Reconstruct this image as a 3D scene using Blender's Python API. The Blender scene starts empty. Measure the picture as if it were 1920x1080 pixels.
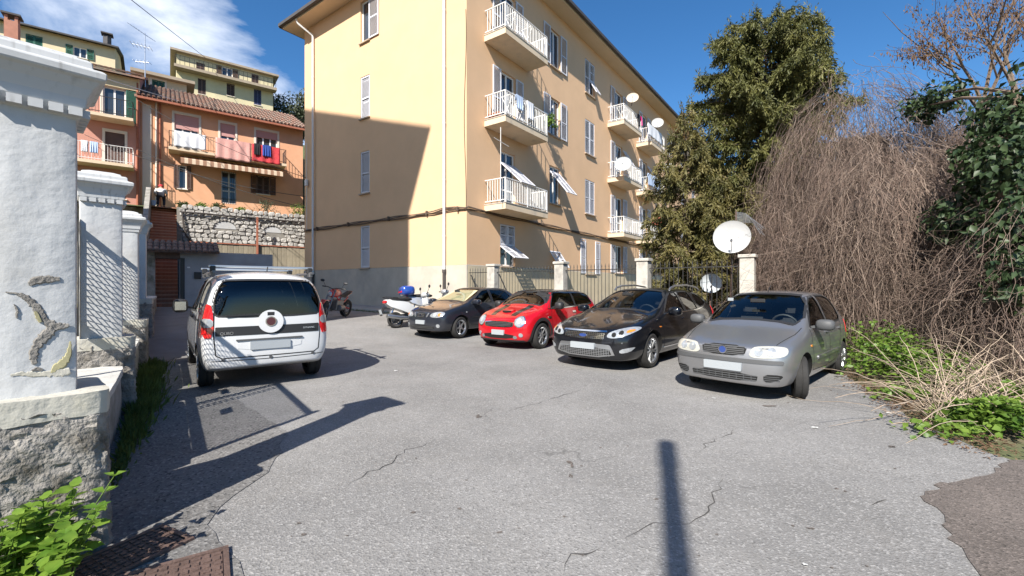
import bpy, bmesh, math, random
import numpy as np
from mathutils import Vector, Matrix, Euler
from mathutils.bvhtree import BVHTree
rnd = random.Random(7)
scn = bpy.context.scene
col = scn.collection
R = math.radians

# ------------------------------------------------------------------ camera
FPX, CAMH, HZ = 832.0, 1.47, 537.0
cam_d = bpy.data.cameras.new('camera')
cam_d.sensor_width = 36.0
cam_d.lens = FPX / 1920 * 36.0
cam_d.shift_y = -3 / 1920
cam_d.clip_start = 0.05
cam_d.clip_end = 6000
cam = bpy.data.objects.new('camera', cam_d)
col.objects.link(cam)
cam.location = (0, 0, CAMH)
cam.rotation_euler = (R(90), 0, 0)
scn.camera = cam

# ------------------------------------------------------------------ light
SUN_EL, SUN_AZ = 39.7, 17.5            # shadows run 17.5 degrees to the right of straight ahead
SH = Vector((math.sin(R(SUN_AZ)), math.cos(R(SUN_AZ)), 0))
TANE = math.tan(R(SUN_EL))
world = bpy.data.worlds.new('World')
scn.world = world
world.use_nodes = True
nt = world.node_tree
nt.nodes.clear()
wo = nt.nodes.new('ShaderNodeOutputWorld')
bg = nt.nodes.new('ShaderNodeBackground')
sky = nt.nodes.new('ShaderNodeTexSky')
sky.sky_type = 'NISHITA'
sky.sun_disc = False
sky.sun_elevation = R(SUN_EL)
sky.sun_rotation = R(180 + SUN_AZ)
sky.air_density = 1.0
sky.dust_density = 0.05
sky.ozone_density = 5.0
bg.inputs[1].default_value = 0.086
# broken cloud, thicker towards the left of the view and on around behind it
tc = nt.nodes.new('ShaderNodeTexCoord')
mp = nt.nodes.new('ShaderNodeMapping')
mp.inputs['Scale'].default_value = (1.5, 1.5, 3.4)
mp.inputs['Location'].default_value = (0.35, 0.1, 0.4)
cn = nt.nodes.new('ShaderNodeTexNoise')
cn.inputs['Scale'].default_value = 2.1
cn.inputs['Detail'].default_value = 9
cn.inputs['Roughness'].default_value = 0.58
cn.inputs['Distortion'].default_value = 0.35
sp = nt.nodes.new('ShaderNodeSeparateXYZ')
mr = nt.nodes.new('ShaderNodeMapRange')
mr.inputs[1].default_value = -0.16
mr.inputs[2].default_value = -0.55
mr.inputs[3].default_value = -0.34
mr.inputs[4].default_value = 0.165
ad = nt.nodes.new('ShaderNodeMath')
ad.operation = 'ADD'
cr = nt.nodes.new('ShaderNodeMapRange')
cr.inputs[1].default_value = 0.46
cr.inputs[2].default_value = 0.72
mx = nt.nodes.new('ShaderNodeMixRGB')
mx.inputs[2].default_value = (7.0, 7.5, 8.4, 1)
L = nt.links.new
L(tc.outputs['Generated'], mp.inputs[0]); L(mp.outputs[0], cn.inputs['Vector'])
L(tc.outputs['Generated'], sp.inputs[0]); L(sp.outputs[0], mr.inputs[0])
L(cn.outputs[0], ad.inputs[0]); L(mr.outputs[0], ad.inputs[1]); L(ad.outputs[0], cr.inputs[0])
hsv = nt.nodes.new('ShaderNodeHueSaturation'); hsv.inputs['Saturation'].default_value = 1.2
L(sky.outputs[0], hsv.inputs['Color'])
L(cr.outputs[0], mx.inputs[0]); L(hsv.outputs[0], mx.inputs[1]); L(mx.outputs[0], bg.inputs[0])
L(bg.outputs[0], wo.inputs[0])

sun_d = bpy.data.lights.new('sun', 'SUN')
sun_d.energy = 5.0
sun_d.angle = R(0.53)
sun_d.color = (1.0, 0.945, 0.86)
sun = bpy.data.objects.new('sun', sun_d)
col.objects.link(sun)
sdir = Vector((SH.x * math.cos(R(SUN_EL)), SH.y * math.cos(R(SUN_EL)), -math.sin(R(SUN_EL))))
sun.rotation_euler = sdir.to_track_quat('-Z', 'Y').to_euler()
sun.location = (-20, -40, 40)

scn.view_settings.view_transform = 'Standard'
scn.view_settings.look = 'None'
scn.view_settings.gamma = 1.0
scn.view_settings.exposure = 0.9
scn.view_settings.use_curve_mapping = False
scn.render.engine = 'CYCLES'
scn.cycles.max_bounces = 8
scn.cycles.transparent_max_bounces = 24
scn.cycles.caustics_reflective = False
scn.cycles.caustics_refractive = False

# ------------------------------------------------------------------ frames of the place (metres)
def V2(a, b, z=0.0): return Vector((a, b, z))
_r = (318 - 960) / FPX
WD = Vector((_r, 1, 0)).normalized()               # along the garden wall and the alley
WN = Vector((WD.y, -WD.x, 0))                      # to its right
BU = Vector((-1135, 832, 0)).normalized()          # along the end wall of the flats
BV = Vector((-BU.y, BU.x, 0)) * -1                 # placeholder, fixed below
BV = Vector((0.5913, 0.8066, 0)).normalized()      # along their long front
BU = Vector((-BV.y, BV.x, 0))
BF = Vector((BV.y, -BV.x, 0))                      # out of the long front
BE = -BV                                           # out of the end wall
BC = Vector(((875 - 960) / FPX * 16.7, 16.7, 0))   # corner of the flats

def Wp(al, lat, z=0.0):
    p = WD * al + WN * lat
    return Vector((p.x, p.y, z))
def Ep(w, o, z):
    p = BC + BU * w + BE * o
    return Vector((p.x, p.y, z))
def Fp(t, o, z):
    p = BC + BV * t + BF * o
    return Vector((p.x, p.y, z))
def LA(x):
    p = Vector(((x - 960) / FPX, 1, 0))
    return p.dot(WN) / p.dot(WD)
def tof(x, o=0.0):
    r = (x - 960) / FPX
    P = BC + BF * o
    return (r * P.y - P.x) / (BV.x - r * BV.y)
def wof(x):
    r = (x - 960) / FPX
    return (r * BC.y - BC.x) / (BU.x - r * BU.y)
def sofx(x):
    r = (x - 960) / FPX
    return (r * BC.y - BC.x) / (BF.x - r * BF.y)
def sstep(a, b, t):
    t = max(0.0, min(1.0, (t - a) / (b - a)))
    return t * t * (3 - 2 * t)
def gz(x, y):
    a = x * WD.x + y * WD.y
    return 0.40 * sstep(11.3, 15.0, a) + 0.18 * sstep(15.0, 25.0, a)
def G(px, py):
    z = 0.0
    for _ in range(14):
        Y = FPX * (CAMH - z) / (py - HZ)
        X = (px - 960) / FPX * Y
        z = 0.5 * z + 0.5 * gz(X, Y)
    return Vector((X, Y, z))
def P3(px, py, Y):
    return Vector(((px - 960) / FPX * Y, Y, CAMH - (py - HZ) / FPX * Y))

# ------------------------------------------------------------------ materials
MATS = {}
def newmat(name):
    m = bpy.data.materials.new(name)
    m.use_nodes = True
    MATS[name] = m
    return m, m.node_tree, m.node_tree.nodes['Principled BSDF']
def mat(name, c, rough=0.7, metal=0.0, var=0.0, vs=3.0, bump=0.0, bs=40.0, coat=0.0, spec=0.5, c2=None, c2s=1.5, c2t=(0.5, 0.7),
        objvar=0.0, trans=0.0, emit=None):
    """procedural material: base colour, slow and fine variation, optional second colour in patches, bump"""
    m, t, b = newmat(name)
    N, Lk = t.nodes, t.links.new
    b.inputs['Base Color'].default_value = (*c, 1)
    b.inputs['Roughness'].default_value = rough
    b.inputs['Metallic'].default_value = metal
    b.inputs['Specular IOR Level'].default_value = spec
    if coat:
        b.inputs['Coat Weight'].default_value = coat
        b.inputs['Coat Roughness'].default_value = 0.04
    if trans:
        b.inputs['Transmission Weight'].default_value = trans
    co = N.new('ShaderNodeTexCoord')
    geo = N.new('ShaderNodeNewGeometry')
    out = None
    src = geo.outputs['Position'] if not objvar else co.outputs['Object']
    if var or c2:
        n1 = N.new('ShaderNodeTexNoise'); n1.inputs['Scale'].default_value = vs; n1.inputs['Detail'].default_value = 6
        n1.inputs['Roughness'].default_value = 0.62
        Lk(src, n1.inputs['Vector'])
        hs = N.new('ShaderNodeHueSaturation'); hs.inputs['Color'].default_value = (*c, 1)
        mr_ = N.new('ShaderNodeMapRange'); mr_.inputs[1].default_value = 0.28; mr_.inputs[2].default_value = 0.72
        mr_.inputs[3].default_value = 1 - var; mr_.inputs[4].default_value = 1 + var
        Lk(n1.outputs[0], mr_.inputs[0]); Lk(mr_.outputs[0], hs.inputs['Value'])
        out = hs.outputs[0]
    if c2:
        n2 = N.new('ShaderNodeTexNoise'); n2.inputs['Scale'].default_value = c2s; n2.inputs['Detail'].default_value = 7
        n2.inputs['Roughness'].default_value = 0.6
        Lk(src, n2.inputs['Vector'])
        mr2 = N.new('ShaderNodeMapRange'); mr2.inputs[1].default_value = c2t[0]; mr2.inputs[2].default_value = c2t[1]
        Lk(n2.outputs[0], mr2.inputs[0])
        mm = N.new('ShaderNodeMixRGB'); mm.inputs[2].default_value = (*c2, 1)
        Lk(mr2.outputs[0], mm.inputs[0]); Lk(out, mm.inputs[1])
        out = mm.outputs[0]
    if objvar:
        oi = N.new('ShaderNodeObjectInfo')
        h2 = N.new('ShaderNodeHueSaturation')
        mr3 = N.new('ShaderNodeMapRange'); mr3.inputs[3].default_value = 1 - objvar; mr3.inputs[4].default_value = 1 + objvar
        Lk(oi.outputs['Random'], mr3.inputs[0]); Lk(mr3.outputs[0], h2.inputs['Value'])
        if out is not None: Lk(out, h2.inputs['Color'])
        else: h2.inputs['Color'].default_value = (*c, 1)
        out = h2.outputs[0]
    if out is not None: Lk(out, b.inputs['Base Color'])
    if bump:
        nb = N.new('ShaderNodeTexNoise'); nb.inputs['Scale'].default_value = bs; nb.inputs['Detail'].default_value = 5
        Lk(src, nb.inputs['Vector'])
        bp = N.new('ShaderNodeBump'); bp.inputs['Strength'].default_value = bump; bp.inputs['Distance'].default_value = 0.02
        Lk(nb.outputs[0], bp.inputs['Height']); Lk(bp.outputs[0], b.inputs['Normal'])
    if emit:
        b.inputs['Emission Color'].default_value = (*emit[0], 1); b.inputs['Emission Strength'].default_value = emit[1]
    return m
def leafmat(name, c, c_b, rough=0.45, scale=6.0, tl=0.35):
    """leaf: two greens by a noise on position, some light shining through"""
    m, t, b = newmat(name)
    N, Lk = t.nodes, t.links.new
    geo = N.new('ShaderNodeNewGeometry')
    nz = N.new('ShaderNodeTexNoise'); nz.inputs['Scale'].default_value = scale; nz.inputs['Detail'].default_value = 3
    Lk(geo.outputs['Position'], nz.inputs['Vector'])
    mr_ = N.new('ShaderNodeMapRange'); mr_.inputs[1].default_value = 0.33; mr_.inputs[2].default_value = 0.67
    Lk(nz.outputs[0], mr_.inputs[0])
    mm = N.new('ShaderNodeMixRGB'); mm.inputs[1].default_value = (*c, 1); mm.inputs[2].default_value = (*c_b, 1)
    Lk(mr_.outputs[0], mm.inputs[0]); Lk(mm.outputs[0], b.inputs['Base Color'])
    b.inputs['Roughness'].default_value = rough
    b.inputs['Specular IOR Level'].default_value = 0.4
    tr = N.new('ShaderNodeBsdfTranslucent'); Lk(mm.outputs[0], tr.inputs[0])
    ms = N.new('ShaderNodeMixShader'); ms.inputs[0].default_value = tl
    o = N['Material Output']
    Lk(b.outputs[0], ms.inputs[1]); Lk(tr.outputs[0], ms.inputs[2]); Lk(ms.outputs[0], o.inputs[0])
    return m
def glassmat(name, tint, refl=1.0, rough=0.02):
    m, t, b = newmat(name)
    N, Lk = t.nodes, t.links.new
    N.remove(b)
    tr = N.new('ShaderNodeBsdfTransparent'); tr.inputs[0].default_value = (*tint, 1)
    gl = N.new('ShaderNodeBsdfGlossy'); gl.inputs['Roughness'].default_value = rough
    fr = N.new('ShaderNodeFresnel'); fr.inputs[0].default_value = 1.52
    mu = N.new('ShaderNodeMath'); mu.operation = 'MULTIPLY'; mu.inputs[1].default_value = refl
    ms = N.new('ShaderNodeMixShader')
    Lk(fr.outputs[0], mu.inputs[0]); Lk(mu.outputs[0], ms.inputs[0])
    Lk(tr.outputs[0], ms.inputs[1]); Lk(gl.outputs[0], ms.inputs[2])
    Lk(ms.outputs[0], N['Material Output'].inputs[0])
    return m

# ------------------------------------------------------------------ object helpers
WM = {}
def tag(o, label=None, cat=None, group=None, kind=None):
    if label: o['label'] = label
    if cat: o['category'] = cat
    if group: o['group'] = group
    if kind: o['kind'] = kind
    return o
def empty(name, loc=(0, 0, 0), rz=0.0, label=None, cat=None, group=None, tilt=None):
    o = bpy.data.objects.new(name, None)
    col.objects.link(o)
    o.empty_display_size = 0.1
    o.location = loc
    o.rotation_euler = (tilt[0], tilt[1], rz) if tilt else (0, 0, rz)
    WM[o] = Matrix.Translation(loc) @ o.rotation_euler.to_matrix().to_4x4()
    return tag(o, label, cat, group)
def link(o, parent=None, local=False):
    """parent with world-space coordinates kept, or with local=True in the parent's own space"""
    col.objects.link(o)
    if parent is not None:
        o.parent = parent
        if not local and parent in WM:
            o.matrix_parent_inverse = WM[parent].inverted()
    return o
def setsmooth(me, ang=40):
    me.polygons.foreach_set('use_smooth', [True] * len(me.polygons))
    me.set_sharp_from_angle(angle=R(ang))
def meshobj(name, me, m, parent=None, local=False):
    if m is not None and len(me.materials) == 0:
        me.materials.append(MATS[m] if isinstance(m, str) else m)
    o = bpy.data.objects.new(name, me)
    return link(o, parent, local)
def inst(name, me, parent, mw, local=False):
    """one more object that shares mesh data, at matrix mw"""
    o = bpy.data.objects.new(name, me)
    col.objects.link(o)
    if parent is not None:
        o.parent = parent
        if not local and parent in WM:
            o.matrix_parent_inverse = WM[parent].inverted()
    o.matrix_basis = mw
    return o

class MB:
    def __init__(s):
        s.v = []; s.f = []; s.mi = []; s.cur = 0
    def add(s, vs, fs):
        b = len(s.v)
        s.v.extend([tuple(p) for p in vs])
        s.f.extend([tuple(i + b for i in f) for f in fs])
        s.mi.extend([s.cur] * len(fs))
        return s
    def obox(s, o, a, b, c):
        """box from corner o with edge vectors a, b, c"""
        o, a, b, c = Vector(o), Vector(a), Vector(b), Vector(c)
        if a.cross(b).dot(c) < 0: a, b = b, a
        p = [o, o + a, o + a + b, o + b]
        p += [q + c for q in p]
        return s.add(p, [(3, 2, 1, 0), (4, 5, 6, 7), (0, 1, 5, 4), (1, 2, 6, 5), (2, 3, 7, 6), (3, 0, 4, 7)])
    def box(s, c, d, ax=None):
        ax = ax or (Vector((1, 0, 0)), Vector((0, 1, 0)), Vector((0, 0, 1)))
        e = [Vector(ax[i]) * d[i] for i in range(3)]
        return s.obox(Vector(c) - (e[0] + e[1] + e[2]) / 2, *e)
    def bar(s, p, q, w, h=None, up=(0, 0, 1)):
        p, q = Vector(p), Vector(q)
        h = h or w
        t = (q - p).normalized()
        u = Vector(up)
        if abs(t.dot(u)) > 0.98: u = Vector((1, 0, 0))
        sd = t.cross(u).normalized(); u = sd.cross(t)
        return s.obox(p - sd * w / 2 - u * h / 2, q - p, sd * w, u * h)
    def tube(s, pts, r, n=8, cap=True):
        pts = [Vector(p) for p in pts]
        k = len(pts)
        rr = r if isinstance(r, (list, tuple)) else [r] * k
        b = len(s.v)
        ref = None
        for i, p in enumerate(pts):
            t = (pts[min(i + 1, k - 1)] - pts[max(i - 1, 0)]).normalized()
            if ref is None:
                ref = Vector((0, 0, 1)) if abs(t.z) < 0.9 else Vector((1, 0, 0))
            x = t.cross(ref)
            if x.length < 1e-4: x = t.cross(Vector((0.3, 0.8, 0.5)))
            x.normalize(); y = x.cross(t); ref = y
            for j in range(n):
                a = 2 * math.pi * j / n
                s.v.append(tuple(p + (x * math.cos(a) + y * math.sin(a)) * rr[i]))
        fs = []
        for i in range(k - 1):
            for j in range(n):
                a, c = b + i * n + j, b + i * n + (j + 1) % n
                fs.append((a, a + n, c + n, c))
        if cap:
            fs.append(tuple(b + j for j in range(n)))
            fs.append(tuple(b + (k - 1) * n + j for j in reversed(range(n))))
        s.f.extend(fs); s.mi.extend([s.cur] * len(fs))
        return s
    def lathe(s, prof, o=(0, 0, 0), ax=(0, 0, 1), n=24, close=False):
        """prof: (radius, height along ax)"""
        o, ax = Vector(o), Vector(ax).normalized()
        x = ax.orthogonal().normalized(); y = ax.cross(x)
        b = len(s.v); k = len(prof)
        for r_, h_ in prof:
            for j in range(n):
                a = 2 * math.pi * j / n
                s.v.append(tuple(o + ax * h_ + (x * math.cos(a) + y * math.sin(a)) * r_))
        fs = []
        for i in range(k - 1 + (1 if close else 0)):
            for j in range(n):
                a, c = b + i * n + j, b + i * n + (j + 1) % n
                a2, c2 = b + ((i + 1) % k) * n + j, b + ((i + 1) % k) * n + (j + 1) % n
                fs.append((a, c, c2, a2))
        s.f.extend(fs); s.mi.extend([s.cur] * len(fs))
        return s
    def ell(s, c, r, nu=14, nv=9, ax=None, pw=1.0):
        ax = ax or (Vector((1, 0, 0)), Vector((0, 1, 0)), Vector((0, 0, 1)))
        c = Vector(c); b = len(s.v)
        def sg(t): return math.copysign(abs(t) ** pw, t)
        for i in range(nv + 1):
            th = math.pi * i / nv
            for j in range(nu):
                ph = 2 * math.pi * j / nu
                q = (sg(math.sin(th)) * sg(math.cos(ph)) * r[0], sg(math.sin(th)) * sg(math.sin(ph)) * r[1], sg(math.cos(th)) * r[2])
                s.v.append(tuple(c + Vector(ax[0]) * q[0] + Vector(ax[1]) * q[1] + Vector(ax[2]) * q[2]))
        fs = []
        for i in range(nv):
            for j in range(nu):
                a, d = b + i * nu + j, b + i * nu + (j + 1) % nu
                fs.append((a, a + nu, d + nu, d))
        s.f.extend(fs); s.mi.extend([s.cur] * len(fs))
        return s
    def prism(s, pts, ext):
        """closed polygon (world points) extruded by ext"""
        pts = [Vector(p) for p in pts]; e = Vector(ext); n = len(pts)
        nn = Vector((0, 0, 0))
        for i in range(n): nn += pts[i].cross(pts[(i + 1) % n])
        if nn.dot(e) > 0: pts = pts[::-1]
        return s.add(pts + [p + e for p in pts], [tuple(range(n)), tuple(range(2 * n - 1, n - 1, -1))] +
                     [((i + 1) % n, i, n + i, n + (i + 1) % n) for i in range(n)])
    def mesh(s, name, smooth=False, bev=0.0, seg=1):
        me = bpy.data.meshes.new(name)
        me.from_pydata(s.v, [], s.f)
        if any(s.mi): me.polygons.foreach_set('material_index', s.mi)
        if bev:
            bm = bmesh.new(); bm.from_mesh(me)
            bmesh.ops.bevel(bm, geom=[e for e in bm.edges if e.calc_face_angle(0) > 0.5], offset=bev, segments=seg, affect='EDGES', clamp_overlap=True)
            bm.to_mesh(me); bm.free()
        if smooth: setsmooth(me, smooth if smooth is not True else 40)
        return me
    def build(s, name, m, parent=None, local=False, smooth=False, bev=0.0, seg=1, mats=None):
        me = s.mesh(name, smooth, bev, seg)
        if mats:
            for q in mats: me.materials.append(MATS[q])
        o = meshobj(name, me, None if mats else m, parent, local)
        return o

def np_mesh(name, verts, faces, m=None):
    """fast mesh from numpy arrays; faces (n,k)"""
    me = bpy.data.meshes.new(name)
    v = np.asarray(verts, np.float32).reshape(-1, 3); f = np.asarray(faces, np.int32)
    k = f.shape[1]
    me.vertices.add(len(v)); me.vertices.foreach_set('co', v.ravel())
    me.loops.add(f.size); me.loops.foreach_set('vertex_index', f.ravel())
    me.polygons.add(len(f)); me.polygons.foreach_set('loop_start', np.arange(0, f.size, k, dtype=np.int32))
    me.update(calc_edges=True)
    if m: me.materials.append(MATS[m])
    return me
def np_strands(P, rad, n=3):
    """P (N,K,3) polylines, rad (N,K): little tubes as one vertex/face array"""
    P = np.asarray(P, np.float32); N, K, _ = P.shape
    T = np.gradient(P, axis=1); T /= np.linalg.norm(T, axis=2, keepdims=True) + 1e-9
    ref = np.array([0.31, 0.82, 0.21], np.float32)
    X = np.cross(T, ref); X /= np.linalg.norm(X, axis=2, keepdims=True) + 1e-9
    Yv = np.cross(X, T)
    ang = np.arange(n) * 2 * np.pi / n
    ring = X[:, :, None, :] * np.cos(ang)[None, None, :, None] + Yv[:, :, None, :] * np.sin(ang)[None, None, :, None]
    vv = P[:, :, None, :] + ring * rad[:, :, None, None]
    idx = np.arange(N * K * n).reshape(N, K, n)
    a = idx[:, :-1, :]; b = idx[:, 1:, :]
    f = np.stack([a, b, np.roll(b, -1, 2), np.roll(a, -1, 2)], -1).reshape(-1, 4)
    return vv.reshape(-1, 3), f
def np_leaves(C, D, Nn, ln, wd, fold=0.15):
    """leaf blades: centre-base C, direction D, normal Nn, length, width -> two folded quads each"""
    C = np.asarray(C, np.float32); D = D / (np.linalg.norm(D, axis=1, keepdims=True) + 1e-9)
    S = np.cross(D, Nn); S /= np.linalg.norm(S, axis=1, keepdims=True) + 1e-9
    U = np.cross(S, D)
    ln = np.asarray(ln)[:, None]; wd = np.asarray(wd)[:, None]
    tip = C + D * ln - U * ln * 0.12
    mid = C + D * ln * 0.45
    l = mid + S * wd * 0.5 + U * wd * fold; r = mid - S * wd * 0.5 + U * wd * fold
    n = len(C)
    v = np.stack([C, l, tip, r], 1).reshape(-1, 3)
    i = np.arange(n) * 4
    f = np.stack([np.stack([i, i + 1, i + 2], 1), np.stack([i, i + 2, i + 3], 1)], 1).reshape(-1, 3)
    return v, f
nrg = np.random.default_rng(11)
# ================================================================== materials
mat('apricot_render', (0.69, 0.452, 0.27), 0.9, var=0.05, vs=0.8, bump=0.12, bs=60, c2=(0.63, 0.415, 0.25), c2s=0.55, c2t=(0.5, 0.85))
mat('plinth_render', (0.47, 0.42, 0.35), 0.92, var=0.13, vs=1.6, bump=0.25, bs=35, c2=(0.33, 0.31, 0.29), c2s=0.7, c2t=(0.48, 0.75))
mat('plinth_lit', (0.60, 0.50, 0.34), 0.92, var=0.12, vs=1.4, bump=0.2, bs=35, c2=(0.45, 0.40, 0.31), c2s=0.9)  # lighter plinth copy: light on the long front is in the colour
mat('soffit', (0.62, 0.50, 0.36), 0.9, var=0.05, vs=1.0)
mat('roof_dark', (0.06, 0.055, 0.055), 0.7, var=0.2, vs=2)
mat('roof_tile', (0.28, 0.15, 0.105), 0.9, var=0.35, vs=5, bump=0.3, bs=20, c2=(0.20, 0.17, 0.14), c2s=2.5, c2t=(0.42, 0.62))
mat('shutter_grey', (0.62, 0.62, 0.66), 0.6, var=0.06, vs=2)
mat('frame_white', (0.78, 0.77, 0.75), 0.5, var=0.05, vs=4)
mat('rail_white', (0.74, 0.73, 0.71), 0.5, var=0.1, vs=6, c2=(0.45, 0.33, 0.24), c2s=9, c2t=(0.66, 0.78))
mat('slab_render', (0.66, 0.53, 0.38), 0.9, var=0.1, vs=1.5, c2=(0.42, 0.36, 0.29), c2s=1.5, c2t=(0.52, 0.75))
mat('sill_stone', (0.42, 0.33, 0.25), 0.85, var=0.1)
mat('pipe_white', (0.70, 0.69, 0.68), 0.5, var=0.08, vs=3)
mat('pipe_dark', (0.06, 0.05, 0.045), 0.7, var=0.3, vs=8)
mat('cable_brown', (0.10, 0.07, 0.05), 0.8)
mat('cable_black', (0.02, 0.02, 0.02), 0.7)
mat('cable_white', (0.7, 0.7, 0.7), 0.6)
mat('window_glass', (0.035, 0.045, 0.06), 0.06, spec=0.9)
mat('curtain', (0.55, 0.53, 0.50), 0.9, var=0.15, vs=6)
mat('dark_room', (0.03, 0.028, 0.026), 0.9)
mat('white_plaster', (0.47, 0.475, 0.475), 0.85, var=0.07, vs=2.2, bump=0.35, bs=14, c2=(0.40, 0.395, 0.38), c2s=1.7, c2t=(0.5, 0.72))
mat('ledge_plaster', (0.46, 0.44, 0.38), 0.9, var=0.12, vs=5, bump=0.4, bs=22, c2=(0.45, 0.42, 0.33), c2s=4, c2t=(0.5, 0.7))
mat('bare_mortar', (0.21, 0.195, 0.175), 0.95, var=0.25, vs=12, bump=0.7, bs=40)
mat('lichen', (0.36, 0.33, 0.19), 0.95, var=0.25, vs=20)
mat('rubble', (0.27, 0.25, 0.225), 0.97, var=0.45, vs=14, bump=1.0, bs=45, c2=(0.10, 0.088, 0.07), c2s=7, c2t=(0.48, 0.66))
mat('garden_wall_render', (0.30, 0.285, 0.26), 0.95, var=0.3, vs=4, bump=0.6, bs=30, c2=(0.12, 0.12, 0.09), c2s=2.2)
mat('coping', (0.50, 0.49, 0.46), 0.9, var=0.2, vs=6, bump=0.3, bs=25)
mat('concrete_post', (0.47, 0.44, 0.39), 0.92, var=0.15, vs=4, bump=0.4, bs=40, c2=(0.30, 0.28, 0.25), c2s=3)
mat('iron_black', (0.025, 0.024, 0.023), 0.55, var=0.2, vs=9)
mat('iron_rust', (0.13, 0.085, 0.07), 0.75, metal=0.3, var=0.3, vs=20, bump=0.3, bs=80)
mat('mesh_steel', (0.30, 0.30, 0.30), 0.5, metal=0.6)
mat('kerb_stone', (0.42, 0.40, 0.37), 0.9, var=0.18, vs=3, bump=0.3, bs=30)
mat('pavement', (0.30, 0.285, 0.27), 0.93, var=0.18, vs=2.5, bump=0.35, bs=45)
mat('alley_concrete', (0.17, 0.165, 0.16), 0.93, var=0.2, vs=2.0, bump=0.35, bs=40)
mat('soil', (0.16, 0.125, 0.085), 0.97, var=0.35, vs=3, bump=0.8, bs=18, c2=(0.10, 0.11, 0.045), c2s=0.8, c2t=(0.45, 0.6))
mat('hill_green', (0.08, 0.10, 0.04), 0.97, var=0.4, vs=0.4, bump=0.6, bs=3)
mat('pink_render', (0.66, 0.35, 0.205), 0.9, var=0.08, vs=1.1, c2=(0.70, 0.40, 0.25), c2s=0.8)
mat('rose_render', (0.52, 0.26, 0.20), 0.9, var=0.08, vs=1.0)
mat('cream_render', (0.66, 0.55, 0.36), 0.9, var=0.08, vs=0.9)
mat('yellow_render', (0.60, 0.53, 0.33), 0.9, var=0.09, vs=0.8, c2=(0.48, 0.44, 0.30), c2s=0.5)
mat('cornice', (0.33, 0.27, 0.20), 0.9, var=0.15)
mat('roller_pink', (0.50, 0.27, 0.25), 0.8)
mat('shutter_brown', (0.10, 0.06, 0.05), 0.7, var=0.15)
mat('shutter_green', (0.025, 0.12, 0.085), 0.65, var=0.15)
mat('surround', (0.70, 0.64, 0.55), 0.9)
mat('stone', (0.40, 0.385, 0.36), 0.93, var=0.12, vs=9, bump=0.4, bs=25, objvar=0.28)
mat('stone_joint', (0.24, 0.225, 0.20), 0.97, var=0.2, vs=5)
mat('step_brick', (0.40, 0.15, 0.085), 0.9, var=0.2, vs=8, objvar=0.12)
mat('board_concrete', (0.30, 0.26, 0.19), 0.93, var=0.25, vs=2.2, bump=0.3, bs=20, objvar=0.12)
mat('rust_red', (0.34, 0.12, 0.07), 0.85, var=0.2, vs=9)
mat('chimney_brick', (0.40, 0.19, 0.13), 0.9, var=0.15)
mat('gatehouse_wall', (0.34, 0.35, 0.37), 0.9, var=0.1)
mat('old_tile', (0.14, 0.10, 0.085), 0.9, var=0.35, vs=8, objvar=0.2)
mat('aluminium', (0.60, 0.61, 0.63), 0.35, metal=0.85)
mat('litter', (0.50, 0.50, 0.49), 0.8)
mat('crack', (0.055, 0.052, 0.05), 0.97)

def streaked(name, c, dark):
    m, t, b = newmat(name); N, Lk = t.nodes, t.links.new
    geo = N.new('ShaderNodeNewGeometry'); mp_ = N.new('ShaderNodeMapping'); mp_.inputs['Scale'].default_value = (26, 26, 1.1); Lk(geo.outputs['Position'], mp_.inputs[0])
    n1 = N.new('ShaderNodeTexNoise'); n1.inputs['Scale'].default_value = 1; n1.inputs['Detail'].default_value = 4; Lk(mp_.outputs[0], n1.inputs['Vector'])
    n2 = N.new('ShaderNodeTexNoise'); n2.inputs['Scale'].default_value = 3; n2.inputs['Detail'].default_value = 6; Lk(geo.outputs['Position'], n2.inputs['Vector'])
    r1 = N.new('ShaderNodeMapRange'); r1.inputs[1].default_value = .55; r1.inputs[2].default_value = .72; r1.inputs[4].default_value = .75; Lk(n1.outputs[0], r1.inputs[0])
    r2 = N.new('ShaderNodeMapRange'); r2.inputs[1].default_value = .35; r2.inputs[2].default_value = .6; Lk(n2.outputs[0], r2.inputs[0])
    mu = N.new('ShaderNodeMath'); mu.operation = 'MULTIPLY'; Lk(r1.outputs[0], mu.inputs[0]); Lk(r2.outputs[0], mu.inputs[1])
    mm = N.new('ShaderNodeMixRGB'); mm.inputs[1].default_value = (*c, 1); mm.inputs[2].default_value = (*dark, 1); Lk(mu.outputs[0], mm.inputs[0]); Lk(mm.outputs[0], b.inputs['Base Color'])
    b.inputs['Roughness'].default_value = .9
    bp = N.new('ShaderNodeBump'); bp.inputs['Strength'].default_value = .3; bp.inputs['Distance'].default_value = .02; Lk(n2.outputs[0], bp.inputs['Height']); Lk(bp.outputs[0], b.inputs['Normal'])
streaked('capital_plaster', (0.47, 0.475, 0.475), (0.19, 0.18, 0.165))
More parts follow.
